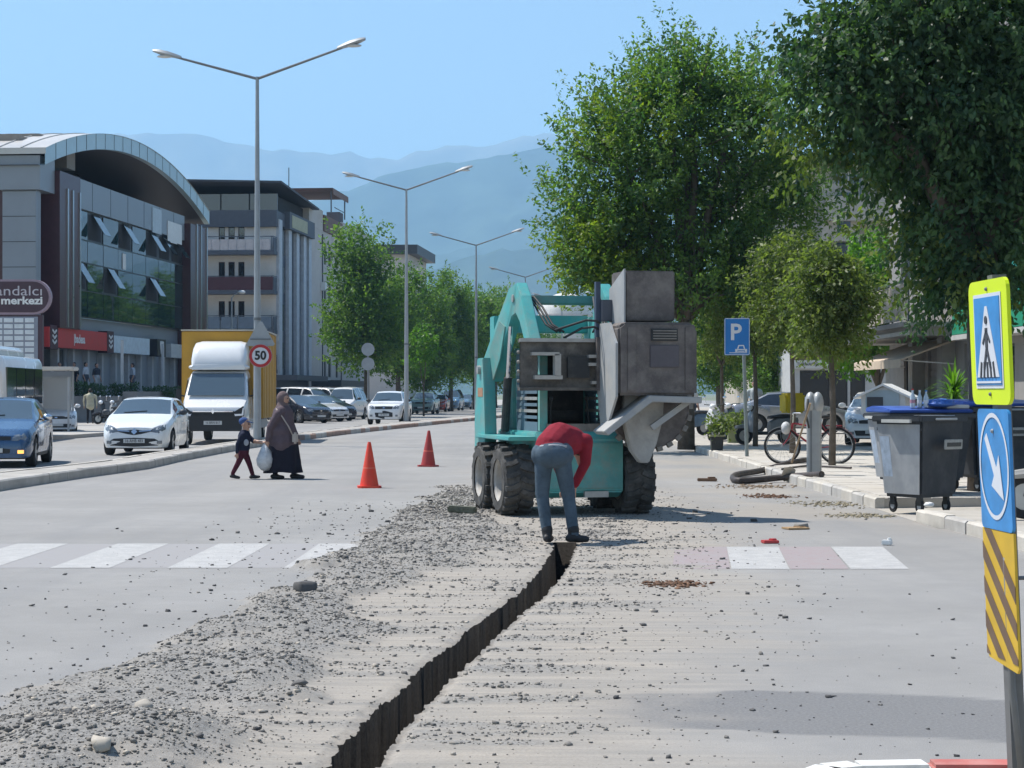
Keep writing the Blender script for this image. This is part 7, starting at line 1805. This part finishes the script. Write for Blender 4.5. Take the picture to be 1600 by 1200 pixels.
# ---- waste containers
BINM = M('bin_charcoal', (.030, .034, .040), .55, var=.12, scale=3, dirt=.25, dirtc=(.14, .135, .13)); BIN_SUNLIT = M('bin_grey_film', (.34, .355, .37), .55, var=.2, scale=2.2, dirt=.55, dirtc=(.43, .42, .41)); BLUE_L = M('lid_blue', (.04, .10, .38), .45, var=.15)
def container(loc, rz, lab, lid=BLUE_L, lit_end=True, sc=(1, 1, 1)):
    t = thing('waste_container', lab, 'waste bin', loc, rz, 'wheeled waste containers')
    t.scale = sc
    w0, w1, d0, d1, z0, z1 = .50, .62, .42, .53, .20, 1.18
    mb = MB(); mb.add([(-w0, -d0, z0), (w0, -d0, z0), (w0, d0, z0), (-w0, d0, z0), (-w1, -d1, z1), (w1, -d1, z1), (w1, d1, z1), (-w1, d1, z1)], [(0, 3, 2, 1), (0, 1, 5, 4), (1, 2, 6, 5), (2, 3, 7, 6), (3, 0, 4, 7)]); mb.build('tub', BINM, t, bevel=.04)
    mb = MB(); mb.bx(-w1 - .04, w1 + .04, -d1 - .045, -d1 + .02, z1 - .05, z1 + .02); mb.bx(-w1 - .04, w1 + .04, d1 - .02, d1 + .045, z1 - .05, z1 + .02); mb.bx(-w1 - .045, -w1 + .02, -d1, d1, z1 - .048, z1 + .018); mb.bx(w1 - .02, w1 + .045, -d1, d1, z1 - .048, z1 + .018); mb.build('rim', BINM, t, bevel=.012)
    if lit_end:
        # bleached end panel, its pale colour also standing in for the sunlit side
        mb = MB(); fz = lambda z: (z - z0) / (z1 - z0)
        xs = lambda z: -(w0 + (w1 - w0) * fz(z)) - .004; ds = lambda z: d0 + (d1 - d0) * fz(z)
        mb.add([(xs(.24), -ds(.24) * .93, .24), (xs(.24), ds(.24) * .93, .24), (xs(1.10), ds(1.10) * .93, 1.10), (xs(1.10), -ds(1.10) * .93, 1.10)], [(3, 2, 1, 0)]); mb.build('end_panel', BIN_SUNLIT, t)
        mb = MB(); mb.add([(xs(.3) - .004, ds(.3) * .40, .34), (xs(.3) - .004, ds(.3) * .85, .34), (xs(.95) - .004, ds(.95) * .88, .95), (xs(.95) - .004, ds(.95) * .45, .95)], [(3, 2, 1, 0)]); mb.build('sticker', M('sticker_bluish', (.36, .43, .52), .5, var=.25, scale=9), t)
    mb = MB(); mb.bx(-.16, .34, -.545, -.515, .83, .95); lp = mb.build('label_frame', M('label_silver', (.33, .33, .31), .5, var=.2, scale=20), t, bevel=.006)
    lp.rotation_euler = (R(6.4), 0, 0); lp.location = (0, -.055, .03)
    mb = MB(); mb.bx(-.11, .29, -.552, -.546, .865, .915); mb.build('label_field', M('label_dark', (.06, .06, .055), .6, var=.5, scale=40), lp)
    for x in (-.38, .38):
        for y in (-.30, .30):
            mb = MB(); mb.lathe([(.085, -.022), (.09, 0), (.085, .022)], (0, 0, 0), 16, 'X'); wv = mb.build('wheel', TYRE, t, (x, y, .09), smooth=40)
            mb = MB(); mb.bx(x - .035, x + .035, y - .05, y + .05, .10, .24); mb.build('castor_fork', DARK, t)
            mb = MB(); mb.lathe([(.045, -.024), (.045, .024)], n=12, axis='X'); mb.build('hub', GALV, wv)
    if lid: mb = MB(); mb.prism([(-.50, z1 + .03), (-.52, z1 + .07), (-.2, z1 + .11), (.3, z1 + .13), (.56, z1 + .10), (.56, z1 + .03)], 1.24, lambda u, v, w: (-.62 + w, u, v)); mb.build('lid', lid, t, bevel=.015)
    else: mb = MB(); mb.bx(-.6, .6, -.5, .5, z1 - .16, z1 - .12); mb.build('fill', DARK, t)
    mb = MB(); mb.cyl((-.30, -.60, z1 - .015), (.30, -.60, z1 - .015), .014, n=8); mb.build('handle', GALV, t)
    mb = MB(); mb.bx(-w1 - .10, -w1 - .04, -.34, .30, z1 - .06, z1 - .02); mb.build('side_grip', M('grip_pale', (.50, .50, .47), .6), t)
    return t
container((PX(1437, 24.2), 24.2, 0.02), R(38), 'charcoal wheeled container with a bleached grey end in the kerb gap', None, sc=(.68, .72, 1.03))
container((PX(1545, 27.2), 27.2, SZ), R(20), 'second dark container hidden behind the crossing sign', lit_end=False)
container((PX(1437, 26.4), 26.4, SZ), R(12), 'blue-lidded container half hidden behind the charcoal one', lit_end=True, sc=(1, .8, .93))
# things thrown on the lids
for k, (px, Y, lab, h) in enumerate(((1426, 26.1, 'clear bottle with pink label standing on the bin lid', .24), (1437, 26.2, 'clear bottle standing in the middle on the bin lid', .22), (1447, 26.15, 'clear bottle nearest the blue bag on the bin lid', .22))):
    mb = MB(); mb.lathe([(.035, 0), (.037, .02), (.037, h * .62), (.014, h * .85), (.014, h)], n=12); o_ = mb.build('bottle', glass('bottle_clear', (.45, .52, .55), .1), None, (PX(px, Y), Y, SZ + 1.29 * .93), smooth=40); tag(o_, lab, 'bottle', 'bottles on the bin lid')
    mb = MB(); mb.cyl((0, 0, h), (0, 0, h + .02), .016, n=10); mb.build('cap', [S_RED, WHITE, S_BLUE][k], o_)
    mb = MB(); mb.lathe([(.0385, h * .25), (.0385, h * .45)], n=12, cap=False); mb.build('wrapper', [M('pink_label', (.5, .25, .28), .6), WHITE, WHITE][k], o_)
def crumple(name, lab, loc, r, m, cat='bag', seed=1):
    mb = MB(); mb.sphere((0, 0, r[2]), r, 16, 10); me = mb.mesh(name, m, smooth=True); rd = random.Random(seed)
    for v in me.vertices: v.co *= 1 + rd.uniform(-.16, .16)
    return tag(link(name, me, None, loc), lab, cat)
crumple('plastic_bag', 'crumpled blue plastic bag lying on the bin lid', (PX(1468, 26.2), 26.2, SZ + 1.29 * .93), (.24, .2, .055), M('bag_blue', (.06, .16, .50), .35, var=.3, scale=12, bump=.6, bscale=20), seed=4)
crumple('paper_wad', 'wad of white paper under the charcoal container', (PX(1453, 22.9), 22.95, .16), (.06, .05, .03), WHITE, 'litter', seed=5)
mb = MB(); mb.box((0, 0, .03), (.34, .22, .05)); tag(mb.build('food_tray', M('tray_pale', (.5, .5, .47), .5), None, (PX(1492, 26.3), 26.3, SZ + 1.27 * .93), (0, 0, .2), bevel=.01), 'pale tray lying on the bin lid next to the blue bag', 'tray')
# little white house-shaped box behind the bins
t = thing('cat_house', 'white house-shaped box with a pitched roof behind the bins', 'shelter box', (PX(1386, 28.4), 28.4, SZ + .22), R(-22))
part('stand', GALV_D, t, [(.12, .28, -.1, .1, -.22, .85)])
HB = M('box_white', (.55, .56, .55), .6, var=.08); mb = MB(); mb.prism([(-.33, 0), (.33, 0), (.33, .30), (0, .42), (-.33, .30)], .6, lambda u, v, w: (u, -.3 + w, .85 + v)); mb.build('body', HB, t)
for s in (-1, 1): mb = MB(); mb.prism([(s * .43, .23), (s * .43, .26), (0, .46), (0, .425)], .74, lambda u, v, w: (u, -.37 + w, .86 + v)); mb.build('roof_panel', M('roof_white', (.68, .68, .67), .5), t)
part('window', M('window_bluish', (.30, .38, .43), .3), t, [(-.26, .24, -.312, -.302, .95, 1.22)]); part('picture', GREY_D, t, [(-.24, .0, -.318, -.312, .97, 1.12)])
# ---- service post with domed head, and shovel leaning on it
t = thing('service_post', 'grey service post with a domed two-lobed head', 'post', (PX(1272, 32.3), 32.3, SZ), R(-12))
mb = MB(); mb.prism(rrect(-.125, .125, -.10, .10, .05), 1.12, lambda u, v, w: (u, v, w)); mb.build('column', M('post_alu', (.36, .37, .37), .45, metal=.3, var=.1, scale=3), t, smooth=40)
part('groove', GALV_D, t, [(-.055, -.035, -.108, -.099, .05, 1.1)])
for s in (-1, 1): mb = MB(); mb.sphere((s * .062, 0, 1.22), (.10, .14, .20), 14, 10); mb.build('head_lobe', M('post_alu'), t, smooth=True)
mb = MB(); mb.tube([(-.10, -.13, 1.3), (-.12, -.17, 1.0), (-.08, -.15, .8)], .018, 7); mb.build('cable', DARK, t, smooth=True)
a, b = P(1266, 630, 31.9), G(1228, 752, .02)
t = thing('shovel', 'shovel with a wooden handle leaning on the service post', 'shovel', b)
d = a - b
mb = MB(); mb.cyl(d * .24, d, .018, n=8); mb.build('handle', M('wood_handle'), t)
dn = d.normalized(); sd = dn.cross(Vector((0, 1, 0))).normalized(); fr = sd.cross(dn)
mb = MB(); vs = []
for q, w_ in ((.0, .03), (.05, .09), (.16, .11), (.28, .10), (.31, .03)):
    c = dn * q
    for s_, b_ in ((-1, .025), (-.4, 0), (.4, 0), (1, .025)): vs.append(c + sd * w_ * s_ - fr * b_)
mb.add(vs, [(i * 4 + k, i * 4 + k + 1, (i + 1) * 4 + k + 1, (i + 1) * 4 + k) for i in range(4) for k in range(3)]); mb.build('blade', M('blade_dusty', (.5, .45, .38), .7, var=.2, scale=9), t)
# ---- hoses and pipes on the ground
def pipe(name, lab, pts, r, m, cat='pipe'):
    mb = MB(); 
    P_ = [Vector(p) for p in pts]; fine = []
    for i in range(len(P_) - 1):
        p0, p1, p2, p3 = P_[max(i - 1, 0)], P_[i], P_[i + 1], P_[min(i + 2, len(P_) - 1)]
        for q in range(6):
            s_ = q / 6; fine.append(.5 * ((2 * p1) + (p2 - p0) * s_ + (2 * p0 - 5 * p1 + 4 * p2 - p3) * s_ ** 2 + (3 * p1 - p0 - 3 * p2 + p3) * s_ ** 3))
    fine.append(P_[-1]); mb.tube(fine, r, 10); return tag(mb.build(name, m, None, smooth=40), lab, cat)
PIPE = M('pipe_black', (.045, .036, .034), .6, var=.3, scale=6, dirt=.4, dirtc=(.2, .16, .13))
q = lambda px, py, z=.06: tuple(G(px, py, z))
pipe('corrugated_pipe', 'black pipe bent round in a hairpin on the road by the kerb', [q(1284, 741, .2), q(1230, 745, .1), q(1180, 750, .06), q(1149, 750, .06), q(1150, 742, .06), q(1190, 735, .08), q(1240, 722, .18), q(1280, 716, .2)], .055, PIPE)
pipe('thin_hose', 'thin dark hose lying on the pavement slabs', [q(1222, 733, .18), q(1260, 728, .18), q(1290, 729, .18), q(1330, 731, .18)], .02, PIPE, 'hose')
# ---- bicycle
def bicycle(loc, rz):
    t = thing('bicycle', 'red bicycle with silver mudguards parked among the young trees', 'bicycle', loc, rz)
    RD = M('bike_red', (.30, .02, .03), .4); r = .345
    def whl(x):
        mb = MB(); n = 36; pts = [(x + r * math.cos(2 * PI * k / n), 0, r + r * math.sin(2 * PI * k / n)) for k in range(n + 1)]; mb.tube(pts, .024, 7, False); w = mb.build('wheel', TYRE, t, smooth=True)
        mb = MB(); pts = [(x + (r - .035) * math.cos(2 * PI * k / n), 0, r + (r - .035) * math.sin(2 * PI * k / n)) for k in range(n + 1)]; mb.tube(pts, .010, 5, False)
        for k in range(18): a_ = 2 * PI * k / 18; mb.cyl((x, .02 * (-1) ** k, r), (x + (r - .03) * math.cos(a_), 0, r + (r - .03) * math.sin(a_)), .0028, n=4)
        mb.cyl((x, -.05, r), (x, .05, r), .022, n=8); mb.build('rim', GALV, w)
    xf, xr = -.55, .52
    whl(xf); whl(xr)
    mb = MB(); bb = (.10, 0, .30); st = (.22, 0, .78); hd = (-.34, 0, .80); hb = (-.37, 0, .66)
    for a_, b_, rr in ((bb, st, .017), (bb, hb, .02), ((.20, 0, .70), hd, .017), (bb, (xr, 0, r), .011), (st, (xr, 0, r), .010)): mb.cyl(a_, b_, rr, n=8)
    mb.build('frame', RD, t)
    mb = MB(); mb.cyl(hd, hb, .022, n=8); mb.tube([hb, (-.43, 0, .5), (xf, 0, r)], .014, 7); mb.build('fork', RD, t)
    mb = MB(); mb.cyl(hd, (-.33, 0, .98), .013, n=8); mb.tube([(-.20, -.28, 1.0), (-.33, -.20, 1.0), (-.35, 0, .98), (-.33, .20, 1.0), (-.20, .28, 1.0)], .012, 7); mb.build('handlebar', CHR, t)
    mb = MB(); mb.cyl(st, (.245, 0, .90), .012, n=7); mb.build('seat_post', CHR, t)
    mb = MB(); mb.sphere((.26, 0, .93), (.14, .08, .04), 10, 6); mb.build('saddle', BLACKP, t, smooth=True)
    for x, a0, a1 in ((xf, .35, 2.4), (xr, .1, 2.7)):
        mb = MB(); pts = [(x + (r + .035) * math.cos(a_), 0, r + (r + .035) * math.sin(a_)) for a_ in np.linspace(a0, a1, 14)]
        for p_, q_ in zip(pts[:-1], pts[1:]): mb.bar(p_, q_, .05, .006)
        mb.build('mudguard', M('guard_silver', (.42, .40, .40), .35, metal=.6) if x < 0 else RD, t)
    mb = MB(); mb.lathe([(.085, -.006), (.085, .006)], (bb[0], -.05, bb[2]), 18, 'Y'); mb.bar((bb[0], -.08, bb[2]), (.16, -.08, .15), .02, .015); mb.bar((bb[0], .08, bb[2]), (.04, .08, .45), .02, .015); mb.build('crank', GALV_D, t)
    mb = MB(); mb.bx(.30, .62, -.08, .08, .74, .76); mb.build('carrier', RD, t)
    mb = MB(); mb.cyl((.10, -.05, .02), (.14, -.05, .30), .010, n=6); mb.build('kick_stand', GALV, t)
    mb = MB(); mb.sphere((-.48, 0, .70), (.10, .12, .13), 10, 7); mb.build('front_bag', M('bag_white', (.5, .5, .5), .6, bump=.5, bscale=20), t, smooth=True)
bicycle((PX(1266, 37.6), 37.6, SZ), R(-6))
# ---- scooters
def scooter(lab, loc, rz, body, box=None, seat=BLACKP):
    t = thing('scooter', lab, 'scooter', loc, rz, 'scooters parked by the shops'); r = .25
    for y in (-.62, .60):
        mb = MB(); mb.lathe([(r * .6, -.05), (r * .95, -.055), (r, 0), (r * .95, .055), (r * .6, .05)], n=20, axis='X', cap=False); w = mb.build('wheel', TYRE, t, (0, y, r), smooth=50); mb = MB(); mb.lathe([(r * .62, -.03), (r * .62, .03)], n=14, axis='X'); mb.build('rim', RIMM, w)
    mb = MB(); loft(mb, [csec(-.52, .20, .36, .14, .60, .05), csec(-.44, .24, .34, .20, .86, .06), csec(-.34, .20, .34, .16, .98, .06)]); mb.build('front_shield', body, t, smooth=40)
    mb = MB(); loft(mb, [csec(-.86, .06, .44, .05, .52, .02), csec(-.62, .09, .46, .08, .56, .03), csec(-.40, .06, .40, .05, .52, .02)]); mb.build('front_mudguard', body, t, smooth=40)
    mb = MB(); mb.bx(-.17, .17, -.36, .18, .27, .36); mb.build('foot_board', BLACKP, t, bevel=.03)
    mb = MB(); loft(mb, [csec(.10, .14, .30, .12, .62, .05), csec(.30, .20, .30, .17, .72, .06), csec(.72, .17, .42, .14, .74, .06), csec(.92, .08, .58, .07, .74, .04)]); mb.build('rear_body', body, t, smooth=40)
    mb = MB(); loft(mb, [csec(.10, .13, .70, .11, .78, .03), csec(.45, .16, .73, .14, .83, .04), csec(.80, .12, .75, .10, .82, .03)]); mb.build('seat', seat, t, smooth=40)
    mb = MB(); mb.cyl((0, -.40, .9), (0, -.36, 1.02), .03, n=8); mb.tube([(-.34, -.26, 1.06), (-.2, -.34, 1.05), (0, -.37, 1.03), (.2, -.34, 1.05), (.34, -.26, 1.06)], .014, 7); mb.build('handlebar', BLACKP, t)
    mb = MB(); mb.sphere((0, -.47, 1.0), (.12, .10, .09), 10, 7); mb.build('headlight', LAMP_W, t, smooth=True)
    for s in (-1, 1): mb = MB(); mb.cyl((s * .24, -.32, 1.06), (s * .30, -.34, 1.24), .007, n=5); mb.sphere((s * .31, -.34, 1.27), (.06, .02, .04), 8, 6); mb.build('mirror', CHR, t)
    mb = MB(); mb.cyl((.03, -.62, r), (.06, -.40, .85), .025, n=7); mb.cyl((-.05, -.62, r), (-.06, -.40, .85), .025, n=7); mb.build('fork', GALV_D, t)
    mb = MB(); mb.cyl((-.16, .35, .30), (-.18, .95, .36), .045, n=9); mb.build('exhaust', GALV_D, t)
    if box:
        bx_, lidm = box; mb = MB(); mb.bx(-.26, .26, .50, 1.04, .86, 1.34); b_ = mb.build('delivery_box', bx_, t, bevel=.05); mb = MB(); mb.bx(-.275, .275, .485, 1.055, 1.22, 1.40); mb.build('box_lid', lidm, b_, bevel=.06)
    return t
SB = M('scooter_blue', (.10, .16, .23), .35, coat=.4); SW_ = M('scooter_white', (.62, .63, .64), .3, coat=.5); SG = M('scooter_grey', (.20, .21, .22), .4)
scooter('blue-grey scooter parked nose to the stacked slabs', (PX(1075, 62), 62, SZ), R(-62), SB)
scooter('white scooter with upright mirrors beside the potted plant', (PX(1122, 55.5), 55.5, SZ), R(-24), SW_)
scooter('grey delivery scooter with a yellow box behind the parking sign', (PX(1196, 51), 51, SZ), R(-76), SG, (M('box_yellow_bright', (.62, .47, .02), .45), M('box_yellow_bright')))
scooter('dark scooter standing deeper in the shade of the shops', (PX(1150, 60), 60, SZ), R(-40), M('scooter_dark', (.05, .06, .08), .4))
scooter('dark motor scooter under the hedge beyond the white hatchback', (PX(172, 86), 86, .13), R(-50), M('scooter_black', (.025, .025, .03), .4))
scooter('pale motor scooter next to the plaited woman', (PX(188, 87), 87, .13), R(-40), M('scooter_pale', (.32, .34, .35), .4))
scooter('motor scooter cut by the edge of the picture behind the sign post', (PX(1690, 20.9), 20.9, SZ), R(-95), M('scooter_grey_b', (.32, .31, .29), .45))
# red-framed chair at the edge
t = thing('folding_chair', 'dark red metal chair at the right edge behind the sign post', 'chair', (PX(1600, 30), 30, SZ), R(30))
CR_ = M('chair_red', (.16, .02, .025), .5)
for x, y in ((-.2, -.2), (.2, -.2), (-.2, .2), (.2, .2)): mb = MB(); mb.cyl((x, y, 0), (x * .9, y, .46 if y < 0 else .92), .014, n=7); mb.build('leg', CR_, t)
part('seat', BLACKP, t, [(-.22, .22, -.22, .22, .44, .48)], bevel=.015); part('backrest', BLACKP, t, [(-.2, .2, .18, .21, .62, .92)], bevel=.01)
# ---- planters, stacked slabs, boards
def pot(px, Y, lab, n=26, L=.32, m=BLACKP, plantmat=LF_LIME):
    t = thing('potted_plant', lab, 'plant', (PX(px, Y), Y, SZ), 0)
    mb = MB(); mb.prism(rrect(-.16, .16, -.16, .16, .03), .34, lambda u, v, w: (u * (.85 + .35 * w), v * (.85 + .35 * w), w)); mb.build('pot', m, t); mb = MB(); mb.bx(-.18, .18, -.18, .18, .34, .38); mb.build('rim', M('pot_rim', (.30, .30, .17), .7), t)
    pos = rng.normal(size=(500, 3)) * np.array([.16, .16, .15]) + np.array([.05, 0, .62]); link('foliage', leaves_mesh('foliage', pos, rng.normal(size=(500, 3)), .09 * (.6 + rng.random(500)), plantmat, rng.random(500) * .8), t)
    mb = MB(); [mb.cyl((0, 0, .36), (random.uniform(-.1, .15), random.uniform(-.1, .1), .68), .008, .004, 5) for _ in range(5)]; mb.build('stems', BARK, t)
pot(1120, 46, 'plant in a square black pot on the pavement edge')
pot(1145, 53, 'bushy plant on a low base beside the parking sign', m=M('pot_green', (.22, .25, .14), .8))
SLB = M('slab_pale', (.50, .47, .42), .9, var=.15, scale=5, bump=.3, bscale=30)
st_ = [(1040, 58, 0, .62), (1032, 58, .1, .55), (1044, 58, .2, .58), (1036, 58, .3, .5), (1046, 58.1, .4, .48), (1024, 56, 0, .5), (1022, 56, .1, .46)]
for k, (px, Y, z, w) in enumerate(st_):
    mb = MB(); mb.box((0, 0, .048), (w, .42, .09)); o_ = mb.build('paving_block', SLB, None, (PX(px, Y), Y, SZ + z), (0, 0, random.uniform(-.25, .25)), bevel=.012)
    tag(o_, ['bottom block of the taller stack of pale slabs', 'second block from the bottom of the taller slab stack', 'middle block of the taller slab stack', 'fourth block of the taller slab stack', 'topmost block of the taller slab stack', 'lower of the two low slabs next to the stack', 'upper of the two low slabs next to the stack'][k], 'paving slab', 'pale slabs stacked on the pavement')
crumple('red_can', 'red plastic can lying on the slab stack', (PX(1047, 57.6), 57.6, SZ + .5), (.12, .09, .08), M('can_red', (.5, .08, .05), .5), 'can', 3)
g_ = G(722, 806); mb = MB(); mb.box((0, 0, .05), (.36, .13, .085)); tag(mb.build('kerb_block', M('block_dark', (.11, .115, .085), .95, var=.4, scale=12, bump=.6, bscale=30), None, (g_.x, g_.y, float(height(np.array(g_.x), np.array(g_.y)))), (.03, .05, -.25), bevel=.015), 'dark mossy block lying on the gravel by the front wheel', 'block')
# scraps on the road
def scrap(lab, px, py, w, d, h, m, rz=0, cat='litter', z=0):
    g_ = G(px, py); mb = MB(); mb.box((0, 0, h / 2), (w, d, h)); mb.box((w * .22, d * .1, h * 1.1), (w * .4, d * .5, h * .8), .5); return tag(mb.build('scrap', m, None, (g_.x, g_.y, .004 + z), (0, 0, rz), bevel=min(h, d) * .15), lab, cat, 'scraps lying about the road works')
RS = M('scrap_red', (.45, .05, .05), .5); CB = M('cardboard', (.36, .24, .13), .9); BS = M('soil_brown', (.16, .09, .055), .95, var=.35, scale=9, bump=.6, bscale=30)
scrap('flattened red plastic scrap at the top of the painted crossing', 1203, 849, .16, .12, .03, RS, .2)
scrap('torn brown cardboard lying beyond the painted crossing', 1243, 827, .26, .2, .02, CB, .3)
scrap('small white carton lying right of the crossing', 1386, 852, .10, .07, .05, WHITE, -.4)
scrap('wooden piece lying behind the machine wheel', 1105, 752, .34, .12, .05, M('wood_brown', (.20, .12, .075), .9), -.2)
def soil(lab, px, py, rx, ry, h, seed, m=BS):
    g_ = G(px, py); n = 420
    x = rng.normal(0, rx * .55, n); y = rng.normal(0, ry * .8, n); sz = np.clip(.006 + rng.exponential(.008, n), .006, .04)
    me = stones('soil_patch', np.stack([x, y, height(x + g_.x, y + g_.y) + sz * .2], -1), sz, rng.random(n), m, .5)
    return tag(link('soil_patch', me, None, (g_.x, g_.y, 0.0)), lab, 'soil', kind='stuff')
soil('damp brown soil crumbs right of the trench', 1055, 913, .22, .16, .018, 2)
soil('reddish soil crumbs beside the black pipe', 1205, 776, .32, .3, .02, 3)
soil('straw and sand swept against the kerb', 1300, 788, .5, .5, .025, 4, M('straw', (.30, .26, .18), .95, var=.35, scale=14, bump=.6, bscale=40))
soil('straw and sand under the charcoal container', 1345, 806, .4, .3, .02, 5, M('straw'))
soil('small sandy heap on the road beside the kerb', 1180, 760, .5, .4, .02, 6, M('sand_dirt', (.30, .22, .15), .95, var=.3, scale=10, bump=.5, bscale=30))
